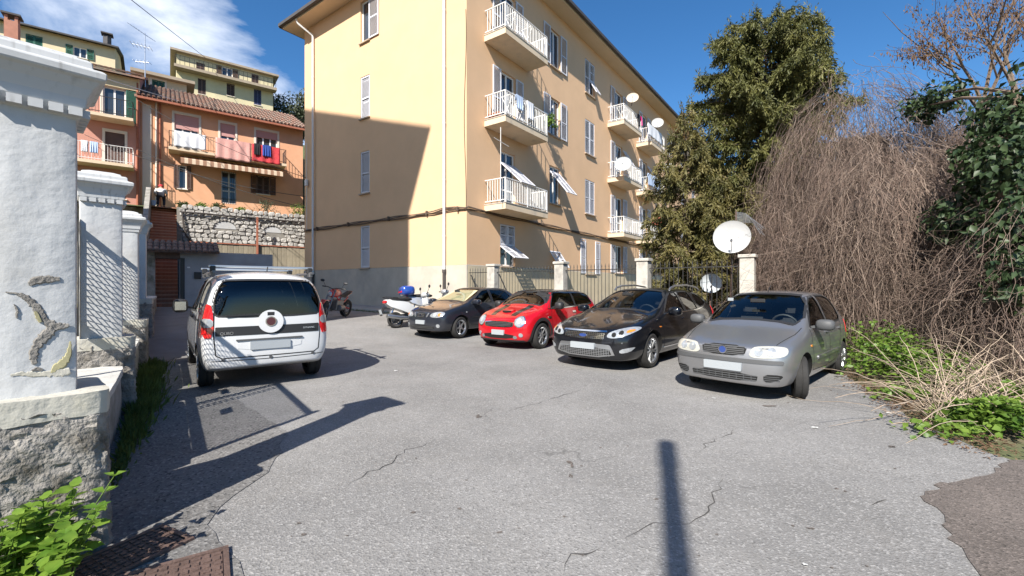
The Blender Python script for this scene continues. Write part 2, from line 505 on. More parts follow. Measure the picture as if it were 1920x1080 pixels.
def asphalt(name, base, dark, stain, sc=1.0):
    m, t, b = newmat(name)
    N, Lk = t.nodes, t.links.new
    geo = N.new('ShaderNodeNewGeometry'); pos = geo.outputs['Position']
    def noise(s, d, ro=0.6):
        n = N.new('ShaderNodeTexNoise'); n.inputs['Scale'].default_value = s; n.inputs['Detail'].default_value = d
        n.inputs['Roughness'].default_value = ro; Lk(pos, n.inputs['Vector']); return n.outputs[0]
    def rng(x, a, b_, c=0.0, d=1.0):
        r_ = N.new('ShaderNodeMapRange'); r_.inputs[1].default_value = a; r_.inputs[2].default_value = b_
        r_.inputs[3].default_value = c; r_.inputs[4].default_value = d; Lk(x, r_.inputs[0]); return r_.outputs[0]
    def mix(f, a, c):
        mm = N.new('ShaderNodeMixRGB')
        Lk(f, mm.inputs[0])
        for k, q in ((1, a), (2, c)):
            if isinstance(q, tuple): mm.inputs[k].default_value = (*q, 1)
            else: Lk(q, mm.inputs[k])
        return mm.outputs[0]
    c0 = mix(rng(noise(0.55, 7, 0.65), 0.36, 0.66), tuple(x * 0.74 for x in base), tuple(x * 1.12 for x in base))
    c0 = mix(rng(noise(2.6, 8, 0.7), 0.5, 0.78, 0, 0.5), c0, stain)
    vo = N.new('ShaderNodeTexVoronoi'); vo.inputs['Scale'].default_value = 85 * sc; Lk(pos, vo.inputs['Vector'])
    st = N.new('ShaderNodeSeparateColor'); Lk(vo.outputs['Color'], st.inputs[0])
    c0 = mix(rng(st.outputs[0], 0.72, 0.95, 0, 0.55), c0, tuple(min(1, x * 1.75) for x in base))
    c0 = mix(rng(st.outputs[1], 0.80, 0.97, 0, 0.7), c0, dark)
    c0 = mix(rng(noise(170 * sc, 3), 0.35, 0.7, 0.35, 0.0), c0, dark)
    wv = N.new('ShaderNodeTexVoronoi'); wv.feature = 'DISTANCE_TO_EDGE'; wv.inputs['Scale'].default_value = 0.42
    ds = N.new('ShaderNodeVectorMath'); ds.operation = 'ADD'
    dn = N.new('ShaderNodeTexNoise'); dn.inputs['Scale'].default_value = 2.2; dn.inputs['Detail'].default_value = 6; Lk(pos, dn.inputs['Vector'])
    sc_ = N.new('ShaderNodeVectorMath'); sc_.operation = 'SCALE'; sc_.inputs['Scale'].default_value = 0.9; Lk(dn.outputs['Color'], sc_.inputs[0])
    Lk(pos, ds.inputs[0]); Lk(sc_.outputs[0], ds.inputs[1]); Lk(ds.outputs[0], wv.inputs['Vector'])
    ck = rng(wv.outputs['Distance'], 0.0, 0.006, 1.0, 0.0)
    mk = rng(noise(0.35, 2), 0.52, 0.60)
    mu = N.new('ShaderNodeMath'); mu.operation = 'MULTIPLY'; Lk(ck, mu.inputs[0]); Lk(mk, mu.inputs[1])
    c0 = mix(mu.outputs[0], c0, dark)
    Lk(c0, b.inputs['Base Color'])
    b.inputs['Roughness'].default_value = 0.93
    b.inputs['Specular IOR Level'].default_value = 0.25
    bp = N.new('ShaderNodeBump'); bp.inputs['Strength'].default_value = 0.55; bp.inputs['Distance'].default_value = 0.006
    Lk(vo.outputs['Distance'], bp.inputs['Height'])
    bp2 = N.new('ShaderNodeBump'); bp2.inputs['Strength'].default_value = 0.35; bp2.inputs['Distance'].default_value = 0.03
    Lk(noise(5, 8), bp2.inputs['Height']); Lk(bp.outputs[0], bp2.inputs['Normal']); Lk(bp2.outputs[0], b.inputs['Normal'])
    return m
asphalt('asphalt_pale', (0.262, 0.255, 0.247), (0.13, 0.127, 0.122), (0.225, 0.212, 0.195))
asphalt('asphalt_old', (0.215, 0.208, 0.20), (0.04, 0.04, 0.04), (0.11, 0.10, 0.09), 0.7)
asphalt('asphalt_damp', (0.165, 0.14, 0.125), (0.05, 0.045, 0.04), (0.09, 0.075, 0.065))

# ================================================================== ground
def sheet(name, poly, m, dz, parent=None, cell=0.5, x0=None):
    bm = bmesh.new()
    bm.faces.new([bm.verts.new((p[0], p[1], 0)) for p in poly])
    xs = [p[0] for p in poly]; ys = [p[1] for p in poly]
    def cut(co, no):
        bmesh.ops.bisect_plane(bm, geom=bm.verts[:] + bm.edges[:] + bm.faces[:], plane_co=co, plane_no=no)
    k = math.ceil(min(xs) / cell)
    while k * cell < max(xs): cut((k * cell, 0, 0), (1, 0, 0)); k += 1
    k = math.ceil(min(ys) / cell)
    while k * cell < max(ys): cut((0, k * cell, 0), (0, 1, 0)); k += 1
    for v in bm.verts: v.co.z = gz(v.co.x, v.co.y) + dz
    bmesh.ops.recalc_face_normals(bm, faces=bm.faces[:])
    if sum(f.normal.z for f in bm.faces) < 0: bmesh.ops.reverse_faces(bm, faces=bm.faces[:])
    me = bpy.data.meshes.new(name); bm.to_mesh(me); bm.free()
    me.polygons.foreach_set('use_smooth', [True] * len(me.polygons))
    return meshobj(name, me, m, parent)
def ragged(pts, step=0.22, amp=0.05):
    out = []
    for i in range(len(pts) - 1):
        a, b = Vector(pts[i]).to_2d(), Vector(pts[i + 1]).to_2d()
        n = max(1, int((b - a).length / step))
        for k in range(n):
            p = a.lerp(b, k / n)
            out.append((p.x + rnd.uniform(-amp, amp), p.y + rnd.uniform(-amp, amp)))
    return out
gs = []
far = 3000
bm = bmesh.new()
xs = [-far, -300, -80, -40] + [-30 + i * 1.0 for i in range(61)] + [60, 120, 400, far]
ys = [-far, -300, -60, -20] + [-12 + i * 1.0 for i in range(53)] + [60, 120, 400, far]
gv = [[bm.verts.new((x, y, gz(x, y) - 0.05)) for x in xs] for y in ys]
for j in range(len(ys) - 1):
    for i in range(len(xs) - 1): bm.faces.new((gv[j][i], gv[j][i + 1], gv[j + 1][i + 1], gv[j + 1][i]))
me = bpy.data.meshes.new('ground'); bm.to_mesh(me); bm.free()
tag(meshobj('ground', me, 'soil'), kind='structure')

redge = [(5.95, 11.0), (5.75, 9.2), (5.55, 7.4), (5.0, 6.2), (4.75, 5.5), (4.3, 4.6), (4.2, 3.9), (4.25, 3.0), (4.3, 0.0), (4.4, -14)]
poly = [tuple(Wp(-14, -0.6).to_2d()), tuple(Wp(24.2, -0.6).to_2d()), tuple(Wp(24.2, 1.4).to_2d()), tuple(Ep(11.6, 1.45, 0).to_2d()),
        tuple(Ep(0.2, 1.15, 0).to_2d()), tuple((BC + BF * 0.3 + BE * 0.2).to_2d()), tuple((BC + BF * 9.6 + BE * 0.2).to_2d())]
poly = poly + ragged(redge)
park = tag(sheet('parking_asphalt', poly, 'asphalt_pale', 0.0), kind='structure')
# darker old strip along the garden wall and a damp brown patch at the right
edge = [G(470, 1079), G(430, 1030), G(395, 985), G(400, 955), G(440, 930), G(480, 905), G(520, 860), G(540, 815), G(490, 780), G(430, 740), G(400, 700)]
op = [tuple(Wp(1.2, -0.55).to_2d()), tuple(Wp(9.5, -0.55).to_2d()), tuple(Wp(9.5, 0.55).to_2d())] + ragged([p for p in edge[::-1]] + [Wp(1.2, 0.35)], 0.12, 0.03)
tag(sheet('old_asphalt_strip', op, 'asphalt_old', 0.005, cell=0.4), kind='structure')
dp = ragged([G(1915, 860), G(1850, 890), G(1760, 905), G(1730, 935), G(1770, 965), G(1785, 1000), G(1800, 1030), G(1845, 1078), (2.2, 1.7, 0), (4.1, 1.7, 0), (4.15, 3.0, 0), G(1915, 860)], 0.07, 0.035)
tag(sheet('damp_asphalt_patch', dp, 'asphalt_damp', 0.005, cell=0.5), kind='structure')
def crack(pts, w):
    mb = MB(); prev = None
    P = []
    for i in range(len(pts) - 1):
        a, b = G(*pts[i]), G(*pts[i + 1]); n = max(2, int((b - a).length / 0.07))
        for k in range(n):
            p = a.lerp(b, k / n); P.append(p + Vector((rnd.gauss(0, 0.018), rnd.gauss(0, 0.018), 0)))
    vs = []
    for i, p in enumerate(P):
        t = (P[min(i + 1, len(P) - 1)] - P[max(0, i - 1)]).normalized(); s_ = Vector((-t.y, t.x, 0))
        ww = w * .65 * rnd.uniform(0.2, 1.3) * min(1, 4 * i / len(P), 4 * (len(P) - 1 - i) / len(P))
        for q in (p + s_ * ww, p - s_ * ww): vs.append((q.x, q.y, gz(q.x, q.y) + 0.004))
    mb.add(vs, [(2 * i, 2 * i + 1, 2 * i + 3, 2 * i + 2) for i in range(len(P) - 1)])
    mb.build('crack', 'crack', park)
crack([(645, 915), (690, 888), (730, 868), (760, 845), (800, 835), (828, 820)], 0.006)
crack([(1055, 1075), (1075, 1045), (1110, 1035), (1152, 1020)], 0.010)
crack([(1160, 1018), (1235, 978), (1300, 985), (1335, 950), (1340, 925), (1356, 880)], 0.006)
crack([(940, 775), (1030, 750), (1100, 727)], 0.006)
crack([(1640, 950), (1670, 930)], 0.008)
crack([(1300, 850), (1390, 800)], 0.005)
# small dark blotches and oil marks
bl = MB()
for i in range(45):
    px, py = rnd.uniform(500, 1700), rnd.uniform(680, 1070)
    p = G(px, py); r0 = rnd.uniform(0.004, 0.016); n = 9
    bl.add([(p.x + r0 * rnd.uniform(.5, 1.6) * math.cos(2 * math.pi * k / n), p.y + r0 * rnd.uniform(.5, 1.2) * math.sin(2 * math.pi * k / n), gz(p.x, p.y) + 0.0045) for k in range(n)], [tuple(range(n))])
for px, py, rx, ry in ((895, 782, .04, .06), (1068, 870, .03, .06), (1071, 893, .015, .03), (1450, 762, .12, .035), (1520, 992, .03, .012), (1675, 838, .05, .02)):
    p = G(px, py)
    for q in range(6):
        c = Vector((p.x + rnd.gauss(0, rx * .4), p.y + rnd.gauss(0, ry * .4))); n = 10
        bl.add([(c.x + rx * .45 * rnd.uniform(.5, 1.2) * math.cos(2 * math.pi * k / n), c.y + ry * .5 * rnd.uniform(.5, 1.2) * math.sin(2 * math.pi * k / n), 0.0045 + q * .0006) for k in range(n)], [tuple(range(n))])
o = bl.build('oil_spots', 'asphalt_damp', park); o['kind'] = 'stuff'

# alley and pavement beside the flats
tag(sheet('alley_paving', [tuple(Wp(9.5, -0.5).to_2d()), tuple(Wp(24.3, -0.5).to_2d()), tuple(Wp(24.3, 1.4).to_2d()), tuple(Wp(9.5, 0.75).to_2d())], 'alley_concrete', 0.006), kind='structure')
def slab_path(name, f, w0, w1, o0, o1, m, h, n=24):
    mb = MB()
    for i in range(n):
        a, b = w0 + (w1 - w0) * i / n, w0 + (w1 - w0) * (i + 1) / n
        vs = []
        for w in (a, b):
            for o_ in (o0, o1):
                p = f(w, o_, 0); z = gz(p.x, p.y)
                vs.append((p.x, p.y, z + h)); vs.append((p.x, p.y, z - 0.1))
        mb.add(vs, [(0, 2, 6, 4), (0, 4, 5, 1), (2, 3, 7, 6)] + ([(0, 1, 3, 2)] if i == 0 else []) + ([(4, 6, 7, 5)] if i == n - 1 else []))
    return mb.build(name, m)
tag(slab_path('pavement', Ep, -0.2, 12.5, 0.03, 1.15, 'pavement', 0.12), kind='structure')
tag(slab_path('kerb', Ep, -0.2, 12.5, 1.153, 1.30, 'kerb_stone', 0.11), kind='structure')

# ================================================================== flats
FL = [1.32, 4.68, 8.02, 11.38]
EAVE = 15.0
flats = empty('apartment_building', BC, 0, 'four storey apricot apartment block with white balconies and grey shutters', 'building')
def wall_open(mb, f, L0, L1, z0, z1, ops, dep=0.16):
    """wall face on frame f(t, out, z) with rectangular openings and their reveals"""
    ts = sorted({L0, L1, *[o[0] for o in ops], *[o[1] for o in ops]}); zs = sorted({z0, z1, *[o[2] for o in ops], *[o[3] for o in ops]})
    for i in range(len(ts) - 1):
        for j in range(len(zs) - 1):
            tm, zm = (ts[i] + ts[i + 1]) / 2, (zs[j] + zs[j + 1]) / 2
            if any(o[0] < tm < o[1] and o[2] < zm < o[3] for o in ops): continue
            mb.add([f(ts[i], 0, zs[j]), f(ts[i + 1], 0, zs[j]), f(ts[i + 1], 0, zs[j + 1]), f(ts[i], 0, zs[j + 1])], [(0, 1, 2, 3)])
    for a, b, c, d in ops:
        q = [(a, c), (b, c), (b, d), (a, d)]
        for k in range(4):
            (t0, y0), (t1, y1) = q[k], q[(k + 1) % 4]
            mb.add([f(t0, 0, y0), f(t1, 0, y1), f(t1, -dep, y1), f(t0, -dep, y0)], [(0, 1, 2, 3)])
def frame_m(p, e, up, nrm):
    return Matrix(((e.x, nrm.x, up.x, p.x), (e.y, nrm.y, up.y, p.y), (e.z, nrm.z, up.z, p.z), (0, 0, 0, 1)))
CACHE = {}
def shutter_mesh(w, h, mname):
    k = ('sh', round(w, 2), round(h, 2), mname)
    if k in CACHE: return CACHE[k]
    a = MB(); b = 0.06; th = 0.04
    a.obox((0, 0, 0), (b, 0, 0), (0, th, 0), (0, 0, h)); a.obox((w - b, 0, 0), (b, 0, 0), (0, th, 0), (0, 0, h))
    for z in (0, h * 0.46, h - b): a.obox((b, 0.002, z), (w - 2 * b, 0, 0), (0, th - 0.004, 0), (0, 0, b))
    l = MB(); z = b + 0.03
    while z < h - b - 0.02:
        if abs(z - h * 0.46 - b / 2) > 0.05: l.obox((b, 0.004, z), (w - 2 * b, 0, 0), (0, 0.028, -0.03), (0, 0.006, 0.012))
        z += 0.055
    ma, ml = a.mesh('shutter'), l.mesh('louvres')
    for q in (ma, ml): q.materials.append(MATS[mname])
    CACHE[k] = (ma, ml)
    return CACHE[k]
def shutter(parent, p, e, up, nrm, w, h, mname='shutter_grey', label=None):
    ma, ml = shutter_mesh(w, h, mname)
    o = inst('shutter', ma, parent, frame_m(Vector(p), e, up, nrm))
    c = inst('louvres', ml, o, Matrix.Identity(4), True); c['kind'] = 'stuff'
    if label: o['label'] = label
    return o
def window_mesh(w, h, n, door):
    k = ('wi', round(w, 2), round(h, 2), n, door)
    if k in CACHE: return CACHE[k]
    a = MB(); b = 0.07
    a.obox((0, 0, 0), (b, 0, 0), (0, .06, 0), (0, 0, h)); a.obox((w - b, 0, 0), (b, 0, 0), (0, .06, 0), (0, 0, h))
    for z in [0, h - b] + ([0.8] if door else []): a.obox((b, .002, z), (w - 2 * b, 0, 0), (0, .056, 0), (0, 0, b))
    for i in range(1, n): a.obox((w * i / n - .045, .004, b), (.09, 0, 0), (0, .054, 0), (0, 0, h - 2 * b))
    ps = []
    pw = (w - b) / n
    g = MB().obox((b, .018, b), (w - 2 * b, 0, 0), (0, .01, 0), (0, 0, h - 2 * b))
    ma, mg = a.mesh('window'), g.mesh('pane')
    ma.materials.append(MATS['frame_white']); mg.materials.append(MATS['window_glass'])
    CACHE[k] = (ma, mg)
    return CACHE[k]
def window(parent, f, t0, t1, z0, z1, n=2, dep=0.16, door=False, name='window'):
    ma, mg = window_mesh(t1 - t0, z1 - z0, n, door)
    p = f(t0, -dep, z0); e = (f(t1, 0, 0) - f(t0, 0, 0)).normalized(); nr = (f(0, 1, 0) - f(0, 0, 0)).normalized()
    o = inst(name, ma, parent, frame_m(p, e, Vector((0, 0, 1)), nr))
    inst('pane', mg, o, Matrix.Identity(4), True)
    return o
UP = Vector((0, 0, 1))
# --- end wall
eo = []
ew0, ew1 = wof(693), wof(676)
for k, zs in enumerate((2.33, 5.76, 9.22, 12.72)): eo.append((ew0, ew1, zs, zs + 1.93))
wl = MB()
wall_open(wl, lambda t, o, z: Ep(t, o, z), 0, 11.5, 2.30, EAVE, eo)
# --- long front: openings (t0, t1, z0, z1)
A0, A1 = tof(938), tof(966)
B0, B1 = tof(1031), tof(1050)
C0, C1 = tof(1097), tof(1115)
D0, D1 = tof(1152), tof(1167)
E0, E1 = tof(1203), tof(1213)
FLEN = 46.0
fo = []
for k, F in enumerate(FL):
    if k: fo += [(A0, A1, F + .02, F + 2.45), (D0, D1, F + .02, F + 2.45), (E0, E1, F + .02, F + 2.45)]
    else: fo += [(A0, A1, F + 1.0, F + 2.75), (D0, D1, F + 1.0, F + 2.75), (E0, E1, F + 1.0, F + 2.75)]
    fo += [(B0, B1, F + .85, F + 2.7), (C0, C1, F + .85, F + 2.75)]
    for t in (24.5, 28.2, 32.0, 36.0, 40.0): fo.append((t, t + 1.15, F + .85, F + 2.75))
wall_open(wl, Fp, 0, FLEN, 2.30, EAVE, [o for o in fo if o[2] > 2.2])
# back and far sides
bk = [Ep(11.5, 0, 0), Ep(11.5, -FLEN, 0), Ep(0, -FLEN, 0)]
for a, b in ((bk[0], bk[1]), (bk[1], bk[2])):
    wl.add([(a.x, a.y, 0), (b.x, b.y, 0), (b.x, b.y, EAVE), (a.x, a.y, EAVE)], [(0, 1, 2, 3)])
wl.build('wall', 'apricot_render', flats)
pl = MB()
for f, Ln in ((Ep, 11.53), (Fp, FLEN)):
    pl.add([f(-.03, .03, -.3), f(Ln, .03, -.3), f(Ln, .03, 2.28), f(-.03, .03, 2.28), f(Ln, -.02, 2.30), f(-.03, -.02, 2.30)], [(0, 1, 2, 3), (3, 2, 4, 5)])
pl.build('plinth', 'plinth_render', flats)
MB().obox(Fp(.04, .032, -.2), BV * (FLEN - .1), BF * .006, UP * 2.46).build('front_plinth', 'plinth_lit', flats)
inn = MB().obox(BC + BU * 0.4 + BV * 0.4 + UP * 0.2, BU * 10.6, BV * (FLEN - 1), UP * (EAVE - .5))
inn.build('interior_core', 'dark_room', flats)
# roof: soffit slab, dark fascia gutter and low hip
ov = 0.78
c_ = [BC + BU * -ov + BV * -ov, BC + BU * (11.5 + ov) + BV * -ov, BC + BU * (11.5 + ov) + BV * (FLEN + ov), BC + BU * -ov + BV * (FLEN + ov)]
MB().prism([p + UP * EAVE for p in c_], UP * 0.14).build('eaves', 'soffit', flats)
rf = MB()
e2 = 0.10
c2_ = [BC + BU * (-ov - e2) + BV * (-ov - e2), BC + BU * (11.5 + ov + e2) + BV * (-ov - e2), BC + BU * (11.5 + ov + e2) + BV * (FLEN + ov + e2), BC + BU * (-ov - e2) + BV * (FLEN + ov + e2)]
r1, r2 = BC + BU * 5.75 + BV * 6 + UP * (EAVE + 2.3), BC + BU * 5.75 + BV * (FLEN - 6) + UP * (EAVE + 2.3)
q = [p + UP * (EAVE + .26) for p in c2_]
rf.add(q + [r1, r2], [(0, 1, 4), (1, 2, 5, 4), (2, 3, 5), (3, 0, 4, 5)])
roof = rf.build('roof', 'roof_tile', flats)
gt = MB()
for i in range(4):
    a, b = c2_[i] + UP * (EAVE + .15), c2_[(i + 1) % 4] + UP * (EAVE + .15)
    gt.bar(a, b, 0.16, 0.15)
gt.build('gutter', 'roof_dark', flats)
# end-wall windows
for k, o in enumerate(eo):
    w = o[1] - o[0]
    if k < 3:
        shutter(flats, Ep(o[0] + .01, -.06, o[2] + .01), BU, UP, BE, w - .02, o[3] - o[2] - .02)
        MB().obox(Ep(o[0] + .01, -.14, o[2] + .01), BU * (w - .02), BE * .02, UP * (o[3] - o[2] - .02)).build('blind', 'shutter_grey', flats)
    else:
        window(flats, Ep, o[0], o[1], o[2], o[3], 1)
        shutter(flats, Ep(o[0] - .02, .03, o[2]), -BU, UP, BE, w, o[3] - o[2])
    MB().obox(Ep(o[0] - .05, 0, o[2] - .06), BU * (w + .1), BE * .09, UP * .055).build('sill', 'sill_stone', flats)
# front windows, doors and shutters
def awning(f, t0, t1, z0, z1, ang, e, nr, frac=0.5, halves=2):
    """louvred leaves whose lower part is pushed out from the middle"""
    w = (t1 - t0) / halves
    zm = z1 - (z1 - z0) * frac
    for h_ in range(halves):
        p = f(t0 + w * h_ + .01, .0, zm)
        up = (UP * -math.cos(R(ang)) + nr * math.sin(R(ang)))
        shutter(flats, p, e, up, e.cross(up), w - .02, zm - z0)
        if (z1 - z0) * frac > .5: shutter(flats, f(t0 + w * h_ + .01, -.05, zm + .02), e, UP, nr, w - .02, z1 - zm - .03)
for k, F in enumerate(FL):
    # column under/on the near balcony
    if k:
        window(flats, Fp, A0, A1, F + .02, F + 2.45, 2, door=True, name='balcony_door')
        if k >= 2:
            w = (A1 - A0) / 2
            shutter(flats, Fp(A0 - .01, .03, F + .04), -BV, UP, BF, w, 2.38)
            shutter(flats, Fp(A1 + .01, .03, F + .04), BV, UP, BF, w, 2.38)
        else:
            awning(Fp, A0, A1, F + .5, F + 2.45, 48, BV, BF, .25)
    else:
        window(flats, Fp, A0, A1, F + 1.0, F + 2.75, 2)
        awning(Fp, A0, A1, F + .95, F + 2.75, 55, BV, BF, .5)
    # window beside it
    window(flats, Fp, B0, B1, F + .85, F + 2.7, 2)
    w = (B1 - B0) * 0.62
    if k >= 2:
        shutter(flats, Fp(B0 - .01, .03, F + .86), -BV, UP, BF, w, 1.83)
        shutter(flats, Fp(B1 + .01, .03, F + .86), BV, UP, BF, w, 1.83)
    else:
        awning(Fp, B0, B1, F + .9, F + 2.7, 40 if k else 35, BV, BF, .15 if k else .45)
    # third column
    window(flats, Fp, C0, C1, F + .85, F + 2.75, 2)
    w = (C1 - C0) / 2
    if k in (1, 2):
        for h_ in range(2): shutter(flats, Fp(C0 + w * h_ + .01, -.05, F + .86), BV, UP, BF, w - .02, 1.87)
    elif k == 3:
        shutter(flats, Fp(C0 + .01, -.05, F + .86), BV, UP, BF, w - .02, 1.87)
        awning(Fp, C0 + w, C1, F + .86, F + 2.73, 30, BV, BF, .55, 1)
    else:
        shutter(flats, Fp(C0 - .01, .03, F + .86), -BV, UP, BF, w, 1.87)
        shutter(flats, Fp(C1 + .01, .03, F + .86), BV, UP, BF, w, 1.87)
    for (t0, t1) in ((D0, D1), (E0, E1)):
        z0_, z1_ = (F + .02, F + 2.45) if k else (F + 1.0, F + 2.75)
        window(flats, Fp, t0, t1, z0_, z1_, 2, door=bool(k), name='balcony_door' if k else 'window')
        w = (t1 - t0) / 2
        shutter(flats, Fp(t0 - .01, .03, z0_ + .02), -BV, UP, BF, w, z1_ - z0_ - .04)
        if k != 2: shutter(flats, Fp(t1 + .01, .03, z0_ + .02), BV, UP, BF, w, z1_ - z0_ - .04)
        else:
            awning(Fp, t1 + .05, t1 + .05 + w, z0_ + .9, z1_ - .1, 30, BV, BF, .02, 1)
    for t in (24.5, 28.2, 32.0, 36.0, 40.0):
        window(flats, Fp, t, t + 1.15, F + .85, F + 2.75, 2)
        for h_ in range(2): shutter(flats, Fp(t + .575 * h_ + .01, -.05, F + .86), BV, UP, BF, .555, 1.87)
    for (a, b) in ((B0, B1), (C0, C1)) + (((A0, A1), (D0, D1), (E0, E1)) if k == 0 else ()):
        z_ = F + (.85 if (a, b) in ((B0, B1), (C0, C1)) else 1.0)
        MB().obox(Fp(a - .06, 0, z_ - .06), BV * (b - a + .12), BF * .10, UP * .055).build('sill', 'sill_stone', flats)
# balconies
bal_bar = MB().obox((-.009, -.009, 0), (.018, 0, 0), (0, .018, 0), (0, 0, .80)).mesh('baluster'); bal_bar.materials.append(MATS['rail_white'])
def balcony(t0, t1, F, dep=1.05, step=.115):
    o = MB().obox(Fp(t0, .005, F - .24), BV * (t1 - t0), BF * dep, UP * .23).build('balcony', 'slab_render', flats)
    MB().obox(Fp(t0 - .02, .004, F - .008), BV * (t1 - t0 + .04), BF * (dep + .02), UP * .03).build('slab_edge', 'concrete_post', o)
    r = MB()
    c = [(t0 + .03, .02), (t0 + .03, dep - .03), (t1 - .03, dep - .03), (t1 - .03, .02)]
    for i in range(3):
        a, b = c[i], c[i + 1]
        r.bar(Fp(*a, F + .96), Fp(*b, F + .96), .045, .03); r.bar(Fp(*a, F + .12), Fp(*b, F + .12), .03, .03)
    for a in c[1:3] + [((t0 + t1) / 2, dep - .03)]: r.bar(Fp(*a, F + .02), Fp(*a, F + .97), .04, .04, up=BV)
    r.build('railing', 'rail_white', o)
    for i in range(3):
        a, b = Vector(c[i]), Vector(c[i + 1]); n = int((b - a).length / step)
        for k in range(1, n):
            q = a.lerp(b, k / n)
            inst('baluster', bal_bar, o, Matrix.Translation(Fp(q.x, q.y, F + .13)), True)
    return o
BT0 = tof(908); BT1 = tof(1027, 1.05)
DT0 = tof(1139); DT1 = tof(1203, 1.05)
ET0 = tof(1193); ET1 = tof(1246, 1.05)
for F in FL[1:]:
    balcony(BT0, BT1, F); balcony(DT0, DT1, F, step=.14); balcony(ET0, ET1, F, step=.16)
# pipes and the wire bundle along the wall
def pipe(w, ztop, elbow):
    mb = MB()
    pts = [Ep(w, .10, 2.1), Ep(w, .10, ztop)]
    if elbow: pts += [Ep(w, .14, ztop + .1), Ep(w + .35, .70, EAVE - .15), Ep(w + .38, .78, EAVE + .05)]
    mb.tube(pts, .055, 8)
    for z in (3.4, 5.6, 7.8, 10.0, 12.2): mb.tube([Ep(w, .10, z), Ep(w, .10, z + .06)], .066, 8)
    o = mb.build('drainpipe', 'pipe_white', flats, smooth=True)
    MB().tube([Ep(w, .10, 0.2), Ep(w, .10, 2.08)], .062, 8).tube([Ep(w, .10, 2.0), Ep(w, .10, 2.13)], .08, 8).build('pipe_foot', 'pipe_dark', o, smooth=True)
pipe(wof(590), 14.3, True); pipe(wof(836), EAVE, False)
wb_ = MB()
for q, dz in ((.05, 0), (.075, .05), (.055, .09)):
    pts = [Ep(11.4 - i * .57, q + .01, 4.36 + dz + .025 * math.sin(i * 1.3 + dz * 40) + (.06 if i in (18, 19) else 0)) for i in range(21)]
    pts += [Fp(i * .6, q, 4.38 - .06 * min(1, i / 12) + dz + .02 * math.sin(i * 1.1 + dz * 30)) for i in range(52)]
    wb_.tube(pts, .022, 5)
for w in (.4, 2.1, 4.5, 7.5, 10.2): wb_.box(Ep(w, .06, 4.42), (.06, .1, .18), (BU, BE, UP))
wb_.build('wire_bundle', 'cable_brown', flats, smooth=True)
MB().tube([Ep(11.2, .05, 4.4), Ep(11.2, .05, 9.0)], .015, 5).box(Ep(11.15, .1, 6.9), (.18, .1, .32), (BU, BE, UP)).build('conduit', 'pipe_white', flats)
MB().tube([Ep(.05, .03, z + .0) + BU * (.05 * math.sin(z)) for z in np.arange(4.4, 12.1, .5)], .01, 4).build('loose_wire', 'cable_brown', flats)
from mathutils import noise as mnoise
AX = (WN, WD, UP)
# ================================================================== white gate pillars and mesh fence on the garden wall
def sqlathe(mb, c, prof, WN=WN, WD=WD):
    n = len(prof); vs = []
    for h_, z in prof:
        for sx, sy in ((-1, -1), (1, -1), (1, 1), (-1, 1)):
            vs.append(c + WN * (sx * h_) + WD * (sy * h_) + UP * z)
    fs = [tuple(reversed(range(4)))]
    for i in range(n - 1):
        for j in range(4): fs.append((i * 4 + j, i * 4 + (j + 1) % 4, i * 4 + 4 + (j + 1) % 4, i * 4 + 4 + j))
    fs.append(tuple((n - 1) * 4 + j for j in range(4)))
    mb.add(vs, fs)
def rough_box(name, c, hx, hy, z0, z1, m, parent, amp=.02, cell=.05, sc=6.0, skew=0.0, WN=WN, WD=WD):
    bm = bmesh.new()
    bmesh.ops.create_cube(bm, size=2)
    def cuts(axis, half):
        n = max(1, int(2 * half / cell)); no = [0, 0, 0]; no[axis] = 1
        for k in range(1, n):
            co = [0, 0, 0]; co[axis] = -1 + 2 * k / n
            bmesh.ops.bisect_plane(bm, geom=bm.verts[:] + bm.edges[:] + bm.faces[:], plane_co=co, plane_no=no)
    cuts(0, hx); cuts(1, hy); cuts(2, (z1 - z0) / 2)
    for v in bm.verts:
        x, y, z = v.co
        t = (z + 1) / 2
        f = 1.0 + skew * (1 - t)
        # round the upright corners a little
        rr = max(abs(x), abs(y)); k = 1 - .06 * max(0, min(abs(x), abs(y)) - .8) * 5
        q = c + WN * (x * hx * f * k) + WD * (y * hy * f * k) + UP * (z0 + t * (z1 - z0))
        nv = mnoise.noise_vector(q * sc) * amp + mnoise.noise_vector(q * sc * 3) * amp * .6
        v.co = q + nv
    bmesh.ops.recalc_face_normals(bm, faces=bm.faces[:])
    me = bpy.data.meshes.new(name); bm.to_mesh(me); bm.free()
    setsmooth(me, 50)
    return meshobj(name, me, m, parent)
HS = .165
WN0, WD0 = WN.copy(), WD.copy()
dent = MB().box((0, 0, 0), (.055, .04, .045)).mesh('dentil'); dent.materials.append(MATS['capital_plaster'])
